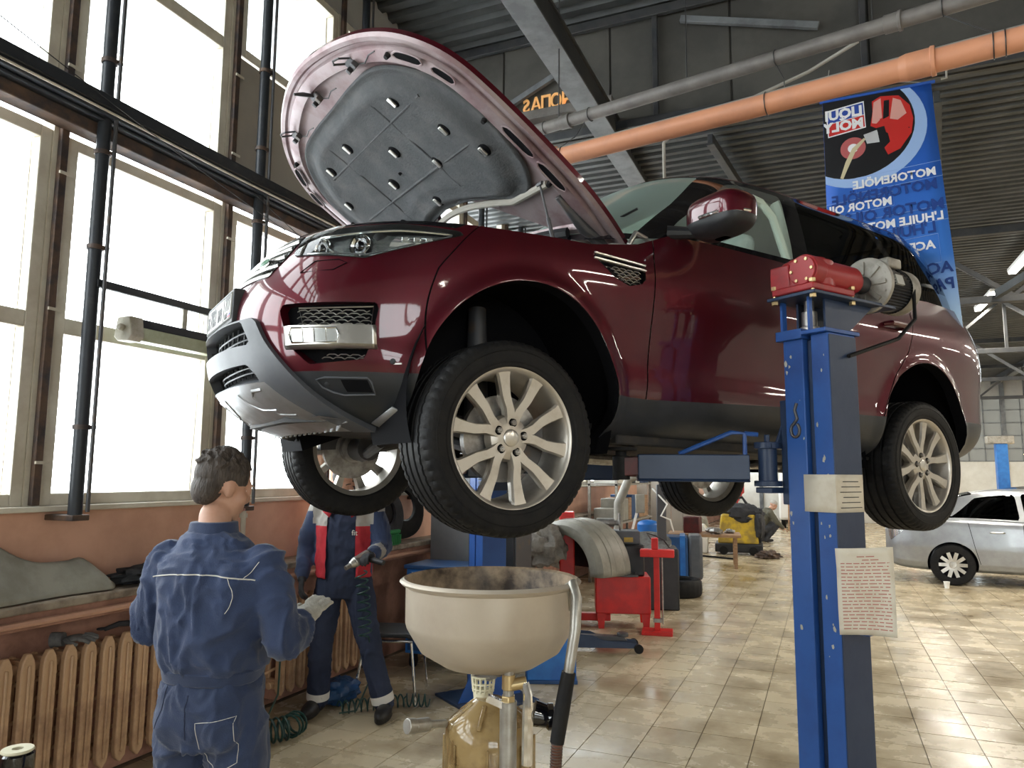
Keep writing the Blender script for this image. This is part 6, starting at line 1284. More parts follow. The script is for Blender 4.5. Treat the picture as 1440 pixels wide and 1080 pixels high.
# hair cap: shell over the skull
b = B(); T = lambda p: Vector(HC1) + HE1 @ Vector(p); b.ball(T((0, -.014, .038)), (.079, .099, .088), 32, 24, HE1); b.ball(T((0, -.058, -.015)), (.064, .048, .065), 20, 12, HE1)
rr = random.Random(4)
for k in range(260):
    a, t_ = rr.uniform(0, 6.28), rr.uniform(.05, 1.35); n = Vector((math.sin(t_) * math.cos(a), math.sin(t_) * math.sin(a), math.cos(t_))); p = Vector((n.x * .080, n.y * .098 - .016, n.z * .087 + .042))
    if p.y > .045 and p.z < .07: continue
    b.cyl(T(p), T(p + n * .010 + Vector((0, -.006, .002 - .014 * (n.z < .4)))), .006, .002, 5)
hr = sculpt('hair', b, 'hair_dark', p1, .006, 1)
bmh = bmesh.new(); bmh.from_mesh(hr.data); inv = HE1.transposed(); dele = [v for v in bmh.verts if (lambda q: (q.y > .055 and q.z < .075) or q.z < -.078 + .3 * max(0, q.y + .06) or (abs(q.x) > .055 and q.z < .012 and -.035 < q.y) )(inv @ (v.co - Vector(HC1)))]
bmesh.ops.delete(bmh, geom=dele, context='VERTS'); bmh.to_mesh(hr.data); bmh.free()
# jacket
b = B(); loft(b, [((0, .0, 1.035), .165, .130), ((0, 0, 1.075), .178, .148), ((0, -.005, 1.2), .190, .150), ((-.005, -.01, 1.32), .200, .138), ((-.01, -.01, 1.385), .175, .115), ((-.02, -.005, 1.435), .125, .09), ((-.03, .0, 1.475), .08, .075)])
caps(b, [aR[0], (.215, -.005, 1.27), aR[1], (.262, .04, 1.15), (.252, .095, 1.168)], [.072, .068, .064, .058, .048]); caps(b, [aL[0], (-.23, .0, 1.27), aL[1], (-.22, .12, 1.155), (-.178, .20, 1.16)], [.072, .068, .064, .058, .048])
jk = sculpt('jacket', b, 'navy_cloth', p1, .009, 4, folds=.013, fscale=(7.5, 7.5, 5), seed=1)
b = B(); loft(b, [((0, .0, 1.0), .160, .125), ((0, 0, 1.045), .170, .134)], 36); b.build('waistband', 'navy_trousers', p1, bevel=.006)
b = B(); loft(b, [((-.032, .0, 1.44), .086, .082), ((-.034, .006, 1.47), .080, .077), ((-.036, .012, 1.51), .074, .072)], 28); cb = b.build('collar', 'navy_trousers', p1, bevel=.004); b = B(); loft(b, [((-.033, .002, 1.452), .085, .081), ((-.034, .006, 1.47), .082, .078)], 28); b.build('collar_band', 'piping', cb)
yo = project_on(jk, [(x, -.6, 1.352 - .022 * (abs(x) / .2) ** 2) for x in np.linspace(-.20, .185, 60)], (0, 1, 0), .001); b = B(); b.tube(yo, .0022, 6); b.build('yoke_piping', 'piping', jk)
for x0 in (.115,):
    ln = project_on(jk, [(x0 + .02 * math.sin(t * 3), -.6, 1.345 - .11 * t) for t in np.linspace(0, 1, 20)], (0, 1, 0), .001); b = B(); b.tube(ln, .0011, 5); b.build('seam', 'piping', jk)
ln = project_on(jk, [(.155 + .035 * t, -.6, 1.34 + .05 * t) for t in np.linspace(0, 1, 12)], (0, 1, 0), .001); b = B(); b.tube(ln, .0011, 5); b.build('seam', 'piping', jk)
# trousers
b = B(); loft(b, [((0, .0, .80), .155, .118), ((0, -.01, .88), .172, .135), ((0, -.008, .96), .170, .130), ((0, 0, 1.02), .155, .118)]); b.ball((-.075, -.06, .88), (.085, .08, .09), 16, 10); b.ball((.075, -.06, .88), (.085, .08, .09), 16, 10)
for s in (1, -1): caps(b, [(s * .088, 0, .86), (s * .10, .01, .68), (s * .115, .03, .48), (s * .12, .005, .26), (s * .125, -.02, .09)], [.102, .092, .080, .078, .080])
tr = sculpt('trousers', b, 'navy_trousers', p1, .009, 4, folds=.012, fscale=(8, 8, 5), seed=2)
pk = [(.035, .90), (.15, .918), (.152, .775), (.10, .745), (.045, .77)]
def surf_line(o, poly, d, w, name, m, closed=True):
    pts = []
    for (x, z), (x2, z2) in zip(poly, poly[1:] + poly[:1] if closed else poly[1:]):
        for t_ in np.linspace(0, 1, 9)[:-1]: pts.append((x + (x2 - x) * t_, -.6, z + (z2 - z) * t_))
    pts = project_on(o, pts, d, .0008); b = B(); b.tube(pts, w, 5, closed=closed); b.build(name, m, o)
surf_line(tr, pk, (0, 1, 0), .0011, 'pocket_seam', 'piping'); surf_line(tr, [(-.09, 1.01), (-.10, .93), (-.12, .86)], (0, 1, 0), .0016, 'seam', 'dark_navy', False); surf_line(tr, [(0, .98), (.0, .90), (.0, .84)], (0, 1, 0), .0018, 'seam', 'dark_navy', False)
b = B(); gl = hand; hand(b, aR[2], (.12, .85, .45), (.3, -.4, .85), 1.06, .35, -1); caps(b, [Vector(aR[2]) - Vector((.0, .05, .01)), Vector(aR[2]) + Vector((.0, .02, .005))], [.044, .038]); sculpt('glove', b, 'glove_white', p1, .006, 2)
b = B(); hand(b, aL[2], (.4, .9, .0), (-.1, .1, .95), 1.06, .7, 1); caps(b, [Vector(aL[2]) - Vector((.02, .05, .0)), Vector(aL[2]) + Vector((.01, .02, .0))], [.042, .036]); sculpt('glove', b, 'glove_white', p1, .006, 2)
for s in (1, -1): b = B(); b.ball((s * .13, .06, .045), (.05, .135, .045), 18, 10); caps(b, [(s * .125, -.02, .06), (s * .125, -.02, .14)], [.055, .055]); sculpt('boot', b, 'boot_black', p1, .01, 2)

# ---- mechanic in the red and grey jacket (faces +y locally, turned towards us)
HE2 = Matrix.Rotation(R(12), 3, 'Z') @ Matrix.Rotation(R(-24), 3, 'X'); HC2 = (0.0, .075, 1.53)
bR = [(.185, .0, 1.345), (.275, -.03, 1.09), (.25, .12, .90)]; bL = [(-.185, .0, 1.345), (-.265, .02, 1.10), (-.235, .225, 1.06)]
l2 = {1: [(.09, 0, .86), (.135, .035, .47), (.16, -.03, .085)], -1: [(-.09, 0, .86), (-.20, .05, .47), (-.295, .01, .085)]}
b = B(); head(b, HC2, HE2); caps(b, [(0, -.01, 1.38), (0, .03, 1.47)], [.056, .052]); loft(b, [((0, 0, .82), .14, .10), ((0, 0, .95), .135, .10), ((0, 0, 1.12), .15, .105), ((0, 0, 1.30), .165, .10), ((0, -.005, 1.38), .10, .07)])
for a in (bR, bL): caps(b, a, [.052, .04, .029])
for s in (1, -1): caps(b, l2[s], [.082, .055, .042])
hand(b, bR[2], (-.1, .5, -.9), (.8, .5, .1), .95, .7, 1); hand(b, bL[2], (.25, .95, .1), (.2, .05, .95), .95, 1.2, 1)
p2 = sculpt('person', b, 'skin', None, .009, 3); p2.location = (-3.20, 4.52, 0); p2.rotation_euler = (0, 0, R(-160)); p2.scale = (1.05,) * 3
tag(p2, 'mechanic in red and grey jacket over navy overalls, head hidden by wheel', 'person'); facebits(HC2, HE2, p2)
b = B(); T2 = lambda p: Vector(HC2) + HE2 @ Vector(p); b.ball(T2((0, -.018, .045)), (.082, .098, .086), 28, 20, HE2); b.ball(T2((0, -.06, .0)), (.066, .046, .055), 18, 10, HE2); hr2 = sculpt('hair', b, 'hair_dark', p2, .008, 1)
bmh = bmesh.new(); bmh.from_mesh(hr2.data); inv = HE2.transposed(); dele = [v for v in bmh.verts if (lambda q: (q.y > .055 and q.z < .075) or q.z < -.05 or (abs(q.x) > .055 and q.z < .015 and -.03 < q.y))(inv @ (v.co - Vector(HC2)))]; bmesh.ops.delete(bmh, geom=dele, context='VERTS'); bmh.to_mesh(hr2.data); bmh.free()
b = B(); loft(b, [((0, .0, .76), .15, .118), ((0, 0, .85), .17, .13), ((0, 0, .98), .162, .125), ((0, .005, 1.12), .170, .13), ((0, .01, 1.26), .165, .125), ((0, .012, 1.33), .12, .11)])
for s in (1, -1): caps(b, [l2[s][0], tuple(Vector(l2[s][0]).lerp(Vector(l2[s][1]), .5)), l2[s][1], tuple(Vector(l2[s][1]).lerp(Vector(l2[s][2]), .5)), l2[s][2]], [.102, .090, .078, .074, .070])
ov = sculpt('overalls', b, 'dark_navy', p2, .011, 5, folds=.010, fscale=(9, 9, 5), seed=3)
for s in (1, -1):
    a, c = Vector(l2[s][1]), Vector(l2[s][2]); q = a.lerp(c, .84); q2 = a.lerp(c, .97); b = B(); b.cyl(q, q2, .077, .076, 28, cap=False); b.build('reflective_band', 'reflective', ov)
b = B(); loft(b, [((0, .0, 1.30), .12, .105), ((0, .004, 1.37), .082, .078), ((0, .01, 1.41), .064, .064)], 24); b.build('shirt', 'grey_cloth', p2)
text('chest_logo', 'fit', .05, 'piping', ov, frame((-.10, .146, 1.20), (-1, 0, 0), (0, .05, 1)) @ Matrix.Identity(4), ext=.001)
b = B(); loft(b, [((0, -.005, .90), .190, .145), ((0, -.005, 1.0), .195, .150), ((0, -.005, 1.15), .198, .150), ((0, -.005, 1.28), .202, .142), ((0, -.008, 1.345), .185, .118), ((0, -.005, 1.39), .115, .088)])
caps(b, [bR[0], (.235, -.015, 1.22), bR[1], (.265, .05, .99), (.253, .10, .925)], [.080, .074, .066, .058, .05]); caps(b, [bL[0], (-.23, .01, 1.22), bL[1], (-.255, .12, 1.08), (-.24, .19, 1.065)], [.080, .074, .066, .058, .05])
jk2 = sculpt('jacket', b, 'red_cloth', p2, .012, 5, folds=.009, fscale=(8, 8, 5), seed=5)
for m_ in ('grey_cloth', 'navy_cloth'): jk2.data.materials.append(MAT[m_])
bmh = bmesh.new(); bmh.from_mesh(jk2.data); bmesh.ops.delete(bmh, geom=[f for f in bmh.faces if (lambda c: c.y > .03 and -.105 + .02 * (c.z - 1.1) < c.x < .095)(f.calc_center_median())], context='FACES')
for f in bmh.faces:
    c = f.calc_center_median(); arm = abs(c.x) > .205 or (abs(c.x) > .175 and c.z < 1.26 and abs(c.x) > .19)
    f.material_index = 2 if (arm and c.z < 1.335) else (1 if c.z > 1.245 and abs(c.x) > .095 and c.z < 1.41 else 0)
    if arm and c.x < 0 and c.y > .13: f.material_index = 1 if c.y < .175 else 2
bmh.to_mesh(jk2.data); bmh.free()
b = B()
for s in (1, -1): b.grid([[(s * x, y + .02, z) for x, y, z in ((.035, .085, 1.405), (.085, .06, 1.40), (.10, .0, 1.40))], [(s * x, y + .02, z) for x, y, z in ((.075, .125, 1.30), (.125, .10, 1.335), (.15, .01, 1.375))]])
b.build('lapel', 'red_cloth', p2, solid=.008)
for w, d, u_, sc, cr, sd in ((bR[2], (-.1, .5, -.9), (.8, .5, .1), 1.05, .7, 1), (bL[2], (.25, .95, .1), (.2, .05, .95), 1.05, 1.2, 1)): b = B(); hand(b, w, d, u_, sc, cr, sd); sculpt('glove', b, 'cloth_dark', p2, .007, 2)
for s in (1, -1): a = Vector(l2[s][2]); b = B(); b.ball((a.x + s * .02, a.y + .09, .05), (.052, .145, .05), 18, 10); b.ball((a.x + s * .02, a.y + .08, .018), (.054, .15, .018), 18, 6); caps(b, [a + Vector((0, 0, -.02)), a + Vector((0, 0, .07))], [.058, .058]); sculpt('boot', b, 'boot_black', p2, .01, 2)
# impact wrench held by him
bpy.context.view_layer.update()
t = thing('impact_wrench', 'silver air impact wrench held in the gloved left hand', 'wrench'); t.matrix_world = p2.matrix_world @ frame(Vector(bL[2]) + Vector((.03, .085, -.02)), (.5, .75, -.35), (0, .4, .9))
b = B(); b.cyl((-.07, 0, .03), (.05, 0, .03), .033, n=24); b.cyl((.05, 0, .03), (.085, 0, .03), .03, .02, n=24); b.build('motor_body', 'satin_silver', t, bevel=.004); b = B(); b.cyl((.085, 0, .03), (.125, 0, .03), .015, n=14); b.build('socket', 'steel', t); b = B(); b.tube([(-.03, 0, .0), (-.04, 0, -.06), (-.05, 0, -.13)], [.02, .019, .017], 12); b.build('handle', 'black_plastic', t); b = B(); b.cyl((-.085, 0, .03), (-.07, 0, .03), .03, n=20); b.build('end_plate', 'dark_steel', t)

# ---- man crouching at the far end
HE3 = Matrix.Rotation(R(-35), 3, 'X'); HC3 = (0, .30, .92)
b = B(); head(b, HC3, HE3); caps(b, [(0, .18, .78), (0, .25, .86)], [.06, .055]); caps(b, [(0, -.12, .26), (0, -.02, .5), (0, .14, .72)], [.13, .12, .13])
A3 = {s: [(s * .19, .14, .74), (s * .23, .30, .48), (s * .12, .50, .34)] for s in (1, -1)}; L3 = {s: [(s * .1, -.1, .26), (s * .17, .30, .42), (s * .16, .02, .06)] for s in (1, -1)}
for s in (1, -1): caps(b, A3[s], [.055, .042, .03]); caps(b, L3[s], [.085, .06, .045]); hand(b, A3[s][2], (0, .8, -.5), (0, .5, .8), .95, .6, s)
p3 = sculpt('person', b, 'skin', None, .012, 3); p3.location = (-1.55, 20.2, 0); p3.rotation_euler = (0, 0, R(-65)); tag(p3, 'man in dark work clothes crouching on the floor at the far end', 'person'); facebits(HC3, HE3, p3)
b = B(); b.ball(Vector(HC3) + HE3 @ Vector((0, -.02, .05)), (.082, .098, .082), 20, 12, HE3); sculpt('hair', b, 'grey_cloth', p3, .012, 1)
b = B(); caps(b, [(0, -.14, .26), (0, -.02, .5), (0, .14, .71)], [.15, .155, .155]); [caps(b, A3[s][:2] + [tuple(Vector(A3[s][1]).lerp(Vector(A3[s][2]), .8))], [.08, .066, .05]) for s in (1, -1)]; sculpt('jacket', b, 'olive_cloth', p3, .016, 4, folds=.012, seed=8)
b = B(); [caps(b, L3[s], [.105, .08, .06]) for s in (1, -1)]; caps(b, [(-.1, -.12, .24), (.1, -.12, .24)], [.12, .12]); sculpt('trousers', b, 'cloth_dark', p3, .016, 4, folds=.01, seed=9)
for s in (1, -1): b = B(); b.ball((s * .16, .08, .045), (.05, .14, .045), 14, 8); b.build('boot', 'boot_black', p3)

# ================================================================== FAR THINGS
mat('sedan_silver', (.36, .38, .40), .3, .6, col2=(.30, .31, .33), nscale=3, coat=.6); mat('sedan_black', (.012, .012, .014), .3, .2, coat=.8); mat('jacket_red', (.45, .05, .05), .9)
def sedan(label, loc, rz, paint, full=True):
    t = thing('sedan', label, 'car', loc, rz)
    # stations: x, bottom, belt, top, half width, half width at top (nose at +x)
    ST = [(-2.25, .42, .80, .84, .62, .50), (-2.18, .30, .92, .96, .76, .62), (-2.0, .24, .96, 1.02, .83, .62), (-1.75, .22, .98, 1.12, .855, .60), (-1.35, .21, .97, 1.32, .865, .58), (-.9, .21, .96, 1.43, .87, .58), (-.3, .21, .95, 1.47, .875, .58), (.2, .21, .94, 1.44, .875, .58), (.7, .21, .93, 1.26, .87, .58), (1.1, .21, .92, 1.04, .86, .62), (1.5, .22, .88, .95, .84, .62), (1.9, .25, .80, .86, .80, .58), (2.15, .32, .70, .74, .70, .5), (2.25, .42, .60, .62, .58, .42)]
    xs = [s[0] for s in ST]
    def fn(x, v):
        zb, zm, zt, w, wt = [tab(list(zip(xs, [s[k] for s in ST])), x) for k in range(1, 6)]
        pr = [(0, 0, zb), (.12, w * .88, zb), (.2, w * .97, zb + .1), (.45, w, (zb + zm) / 2), (.6, w * .97, zm), (.66, w * .93, zm + .02), (.86, wt + .05, zt - .05), (.92, wt - .05, zt), (1, 0, zt + .02)]
        return np.array((x, np.interp(v, [p[0] for p in pr], [p[1] for p in pr]), np.interp(v, [p[0] for p in pr], [p[2] for p in pr])))
    us_ = np.linspace(-2.25, 2.25, 110); vs_ = np.r_[np.linspace(0, .2, 6), np.linspace(.2, .66, 16)[1:], np.linspace(.66, 1, 18)[1:]]
    G_ = np.array([[fn(u, v) for v in vs_] for u in us_]); du = np.gradient(G_, axis=0); dv = np.gradient(G_, axis=1); N = np.cross(du, dv); N /= np.maximum(1e-9, np.linalg.norm(N, axis=2, keepdims=True)); sg = np.sign((N * (G_ - np.array((0, 0, .7)))).sum(2, keepdims=True)); N *= np.where(sg == 0, 1, sg)
    nu, nv = G_.shape[:2]; S_ = Surf(G_.reshape(-1, 3), N.reshape(-1, 3), np.array([[(v, u, G_[i, j, 2]) for j, v in enumerate(vs_)] for i, u in enumerate(us_)]).reshape(-1, 3), [(i * nv + j, i * nv + j + 1, (i + 1) * nv + j + 1, (i + 1) * nv + j) for i in range(nu - 1) for j in range(nv - 1)])
    for cx in (-1.33, 1.35): _, S_ = S_.split(lambda P: np.where((P[:, 0] > .10) & (P[:, 0] < .62), .345 - np.hypot(P[:, 1] - cx, P[:, 2] - .32), -1))
    w1, S_ = S_.split(sdp([(-1.55, .705), (-1.30, .70), (-.98, .84), (-.45, .85), (-.42, .70), (-.42, .69)], 1, 0, .008)); w2, S_ = S_.split(sdp([(-.33, .69), (-.36, .85), (.2, .85), (.75, .70), (.8, .69)], 1, 0, .008)); ws_, S_ = S_.split(lambda P: np.minimum(np.minimum(P[:, 1] - .30, 1.08 - P[:, 1]), P[:, 0] - .90)); wr_, S_ = S_.split(lambda P: np.minimum(np.minimum(-1.0 - P[:, 1], P[:, 1] + 1.72), P[:, 0] - .90))
    lamp, S_ = S_.split(sdp([(-2.19, .47), (-1.95, .56), (-1.98, .60), (-2.2, .60)], 1, 0, .004))
    door = [];
    for f in (lambda P: P[:, 1] - np.interp(P[:, 0], [.2, .45, .66], [-.95, -1.02, -1.12]), lambda P: P[:, 1] + .38, lambda P: P[:, 1] - .78):
        a, r_ = S_.split(lambda P: np.where((P[:, 0] > .2) & (P[:, 0] < .67), f(P) - .004, 1)); g, c = r_.split(lambda P: np.where((P[:, 0] > .2) & (P[:, 0] < .67), f(P) + .004, 1)); [mirrored(q_.off(-.002), 'panel_gap', 'void_black', t) for h_ in g.split(lambda P: P[:, 1] + .7) for q_ in h_.split(lambda P: P[:, 2] - .62) if q_.F]
        door.append((a, c)); V0 = np.vstack([a.V, c.V]) if len(c.V) else a.V; S_ = Surf(V0, np.vstack([a.N, c.N]) if len(c.V) else a.N, np.vstack([a.P, c.P]) if len(c.V) else a.P, a.F + [tuple(i + len(a.V) for i in q) for q in c.F])
    S_.obj('body', paint, t); [mirrored(w, n_, 'privacy_glass', t) for w, n_ in ((w1, 'rear_door_window'), (w2, 'front_door_window'))]; [w.obj(n_, 'privacy_glass', t) for w, n_ in ((ws_, 'windscreen'), (wr_, 'rear_window'))]; mirrored(lamp.off(.003), 'tail_lamp', 'lamp_reflector', t)
    b = B(); b.b2((-1.9, -.7, .24), (1.9, .7, .5)); b.build('underbody', 'void_black', t)
    for cx in (-1.33, 1.35):
        for s in (1, -1):
            w = bpy.data.objects.new('wheel', None); COL.objects.link(w); w.parent = t; w.location = (cx, s * .76, .315); w.rotation_euler = (0, 0, 0 if s > 0 else math.pi)
            b = B(); b.lathe([(.20, -.08), (.26, -.095), (.30, -.085), (.315, -.06), (.315, .06), (.30, .085), (.26, .095), (.20, .085)], 48, axis=(0, 1, 0), closed=True); b.build('tyre', 'rubber', w); b = B(); b.lathe([(.205, .082), (.195, .09), (.185, .075), (.0, .07)], 40, axis=(0, 1, 0)); b.build('hubcap', 'void_black', w)
            for k in range(10): a = 2 * math.pi * k / 10; b = B(); c_, s_ = math.cos(a), math.sin(a); b.beam((.05 * c_, .08, .05 * s_), (.195 * c_, .086, .195 * s_), .012, .052, (-s_, 0, c_)); b.build('spoke', 'satin_silver', w)
            b = B(); b.lathe([(.06, .075), (.05, .092), (0, .095)], 20, axis=(0, 1, 0)); b.build('centre_cap', 'satin_silver', w)
    for s in (1, -1):
        for x in (-.72, .1): b = B(); b.tube([(x - .09, s * .87, .83), (x - .07, s * .90, .835), (x + .07, s * .90, .835), (x + .09, s * .87, .83)], .013, 8); b.build('door_handle', 'satin_silver', t)
    return t
sedan('silver grey sedan parked on the tiles behind the raised car', (3.15, 14.25, 0), R(-4), 'sedan_silver')
sedan('black sedan standing beyond the silver one', (5.2, 21.5, 0), R(8), 'sedan_black')
# small paper cup
b = B(); b.lathe([(.03, 0), (.045, .10), (.041, .10), (.027, .008), (0, .008)], 20, (1.62, 13.15, 0)); tag(b.build('paper_cup', 'white_paint'), 'small white paper cup left on the floor by the sedan wheel', 'cup')

# ---- tyre service corner
TR = thing('wheel_balancer', 'red wheel balancer cabinet with legs and grey wheel guard', 'machine', (-2.25, 8.35, 0), R(18))
b = B(); b.b2((-.22, -.22, .16), (.38, .24, .56)); b.build('cabinet', 'red_paint', TR, bevel=.012)
for x in (-.16, .33):
    for y in (-.18, .20): b = B(); b.prism([(-.03, 0), (.03, 0), (.045, .17), (-.045, .17)], (x, y - .03, 0), (1, 0, 0), (0, 0, 1), (0, .06, 0)); b.build('leg', 'red_paint', TR)
b = B(); b.b2((-.75, -.05, .05), (-.05, .05, .13)); b.b2((-.78, -.3, .0), (-.68, .3, .5)); b.build('base_rail', 'red_paint', TR, bevel=.01)
b = B(); b.b2((.0, -.18, .56), (.32, .2, .90)); b.build('instrument_head', 'black_plastic', TR, bevel=.02); b = B(); b.b2((-.02, -.15, .90), (.28, .15, 1.05)); b.build('display_box', 'grey_plastic', TR, bevel=.015); b = B(); b.b2((.10, -.158, .93), (.2, -.15, .98)); b.build('warning_label', 'yellow_paint', TR)
b = B(); b.cyl((-.45, 0, 1.13), (.05, 0, 1.13), .03, n=16); b.cyl((-.2, 0, 1.13), (.0, 0, 1.13), .05, n=20)
for k in range(6): b.cyl((-.35 + .03 * k, 0, 1.13), (-.34 + .03 * k, 0, 1.13), .042, n=16)
b.cyl((.05, 0, 1.13), (.07, 0, 1.13), .11, n=24); b.build('balancer_shaft', 'steel', TR); b = B(); b.b2((-.62, -.12, .5), (-.45, .12, 1.25)); b.build('shaft_column', 'red_paint', TR, bevel=.015); b = B(); b.b2((-.60, -.125, 1.1), (-.48, -.12, 1.16)); b.b2((-.60, -.125, 1.0), (-.48, -.12, 1.06)); b.build('column_label', 'yellow_paint', TR)
b = B(); rows = []
for a in np.linspace(R(-2), R(182), 29): rows.append([(-.42 + r * math.cos(a), y, .62 + r * math.sin(a)) for r, y in ((.40, -.42), (.50, -.42), (.545, -.38), (.56, -.2), (.56, .0), (.54, .10), (.50, .12))])
gr_ = Matrix.Rotation(R(-40), 3, 'Z'); gc_ = Vector((-.42, -.15, 0)); GRT = lambda p: gc_ + gr_ @ (Vector(p) - gc_)
b.grid([[GRT(p) for p in r_] for r_ in rows]); b.build('wheel_guard', 'guard_grey', TR, solid=.012)
b = B(); b.grid([[GRT((-.42 + r * math.cos(a), .10, .62 + r * math.sin(a))) for r in (.02, .3, .54)] for a in np.linspace(0, math.pi, 25)]); b.build('guard_back', 'cloth_dark', TR)
for y in (-.26, -.18, -.02): b = B(); b.tube([GRT((-.42 + .56 * math.cos(a), y, .62 + .56 * math.sin(a))) for a in np.linspace(R(0), R(180), 40)], .008, 6); b.build('guard_rib', 'guard_grey', TR)
b = B(); b.b2((-.05, -.43, .585), (.23, -.05, .605)); [b.cyl((.2, -.34 + .09 * k, .595), (.23, -.34 + .09 * k, .595), .022, n=10) for k in range(4)]; b.build('weight_tray', 'dark_steel', TR)
rg = lump((-.78, -.34, .90), (.24, .17, .24), .45, 9, fr=2.6); rg.build('draped_rag', 'rag_grey', TR)
t = thing('tyre_changer', 'grey tyre changer with arched arm and screen behind the balancer', 'machine', (-2.2, 9.7, 0), R(15))
b = B(); b.b2((-.35, -.3, .0), (.4, .3, .75)); b.build('cabinet', 'black_plastic', t, bevel=.02); b = B(); b.tube([(-.35, .1, .75), (-.34, .1, 1.3), (-.2, .1, 1.62), (.1, .05, 1.75), (.3, 0, 1.72)], .06, 12); b.build('swing_arm', 'guard_grey', t); b = B(); b.b2((-.12, -.05, 1.18), (.0, .05, 1.42)); b.build('screen', 'guard_grey', t, bevel=.01); b = B(); b.beam((-.1, 0, 1.2), (-.18, 0, .9), .05, .03); b.build('screen_stand', 'white_paint', t); b = B(); b.b2((.15, -.05, .75), (.27, .05, 1.55)); b.build('mast', 'dark_steel', t, bevel=.01)
b = B(); b.lathe([(.0, .0), (.28, 0), (.28, .03), (0, .03)], 32, (.05, -.05, .80), (0, -.4, 1)); b.build('turntable', 'steel', t); b = B(); b.tube([(.1, .0, 1.5), (.28, -.1, 1.3), (.20, -.1, 1.15), (.32, -.05, 1.1), (.36, 0, .95)], .012, 8); b.tube([(.3, 0, 1.72), (.42, 0, 1.5), (.45, -.02, 1.4)], .03, 8); b.build('air_lines', 'white_paint', t)
t = thing('tyre_spreader', 'red tyre stand on a square red base plate', 'stand', (-1.72, 8.10, 0), R(10)); b = B(); b.b2((-.16, -.13, 0), (.16, .13, .035)); b.build('base_plate', 'red_paint', t, bevel=.004); b = B(); b.b2((-.03, -.03, .035), (.03, .03, .84)); b.build('column', 'red_paint', t, bevel=.004); b = B(); b.b2((-.17, -.07, .80), (.19, .07, .88)); b.b2((-.05, -.05, .88), (.02, .05, 1.0)); b.build('head', 'red_paint', t, bevel=.008); b = B(); b.cyl((.06, 0, .1), (.06, 0, .8), .008, n=8); b.b2((-.04, -.04, .12), (.05, .04, .16)); b.build('pull_rod', 'steel', t); b = B(); b.tube([(-.05, 0, .98), (-.1, 0, 1.05), (-.0, 0, 1.02), (.08, 0, .98), (.14, 0, .9)], .008, 6); b.build('hose_loop', 'wire', t)
b = B(); pr = [(.20, .02), (.25, .0), (.31, .01), (.33, .04), (.335, .10), (.335, .14), (.33, .20), (.31, .23), (.25, .24), (.20, .22)]; b.lathe(pr, 96, (0, 0, 0), closed=True, mod=lambda k, i: -.006 if (3 <= i <= 6 and k % 4 == 0) else 0); o = b.build('tyre', 'rubber'); o.location = (-1.98, 10.72, 0); tag(o, 'loose black tyre lying flat on the tiles', 'tyre')
t = thing('generator', 'blue and grey boxed generator behind the lying tyre', 'machine', (-2.15, 12.0, 0), R(10)); b = B(); b.b2((-.32, -.3, .1), (.1, .3, .72)); b.build('body', 'cart_dark_blue', t, bevel=.02); b = B(); b.b2((.1, -.3, .08), (.32, .3, .75)); b.build('end_panel', 'grey_plastic', t, bevel=.05); b = B(); b.b2((-.02, -.31, .08), (.06, .31, .74)); b.build('frame_bar', 'cart_blue', t); 
for x in (-.2, .2): b = B(); b.b2((x - .04, -.28, 0), (x + .04, .28, .1)); b.build('foot', 'rubber', t)
b = B(); b.cyl((-2.45, 11.0, 0), (-2.45, 11.0, .95), .16, n=24); b.ball((-2.45, 11.0, .95), (.16, .16, .07), 20, 8); tag(b.build('gas_cylinder', 'cart_blue'), 'blue gas cylinder between balancer and generator', 'cylinder')
# plank table with odd parts
t = thing('work_table', 'low plank table strewn with parts past the generator', 'table', (-2.2, 14.4, 0), R(8)); b = B(); b.b2((-.6, -.4, .55), (.7, .4, .60)); b.build('top', 'wood', t, bevel=.006)
for x in (-.5, .6):
    for y in (-.33, .33): b = B(); b.b2((x - .03, y - .03, 0), (x + .03, y + .03, .55)); b.build('leg', 'wood', t)
b = B(); b.b2((-.3, -.2, .601), (.0, .1, .9)); o = b.build('brown_case', 'dark_red', bevel=.02); o.location = (-2.2, 14.4, 0); tag(o, 'dark brown case standing on the plank table', 'case')
for k, (x, y, s) in enumerate(((.3, -.2, .12), (.5, .1, .09), (.15, .2, .1))): o = lump((-2.2 + x, 14.4 + y, .60 + s * .4), (s, s, s * .5), .5, 20 + k, 14, 8, flat=.601).build('car_part', 'steel'); tag(o, ('pale cast metal part', 'small grey metal part', 'round metal part')[k] + ' on the plank table', 'car part')
# yellow cart with jacket
t = thing('scrubber_cart', 'yellow floor machine with a black jacket thrown over', 'machine', (-1.80, 16.9, 0), R(5)); b = B(); b.prism([(-.42, .22), (.42, .22), (.36, .85), (-.34, .85)], (0, -.3, 0), (1, 0, 0), (0, 0, 1), (0, .6, 0)); b.build('tank', 'yellow_paint', t, bevel=.04); b = B(); b.b2((-.48, -.35, .05), (.5, .35, .24)); b.build('base', 'black_plastic', t, bevel=.03); o = lump((.08, 0, .85), (.46, .36, .22), .3, 31, fr=1.8).build('jacket', 'cloth_dark', t); o2 = lump((.42, -.05, .62), (.13, .34, .36), .3, 32, fr=1.8).build('jacket_sleeve', 'cloth_dark', t)
b = B(); b.tube([(-.1, 0, 1.0), (-.12, 0, 1.16), (.1, 0, 1.2), (.2, 0, 1.05)], .03, 8); b.build('handle', 'black_plastic', t)
for x in (-.3, .3): b = B(); b.cyl((x, -.36, .09), (x, -.30, .09), .09, n=18); b.build('wheel', 'rubber', t)
b = B(); b.prism([(-.15, 0), (.12, 0), (.15, .5), (.05, .62), (-.15, .6)], (-2.55, 16.6, 0), (1, 0, 0), (0, 0, 1), (0, .25, 0)); tag(b.build('canister', 'white_paint', bevel=.03), 'white plastic canister beside the yellow machine', 'canister')
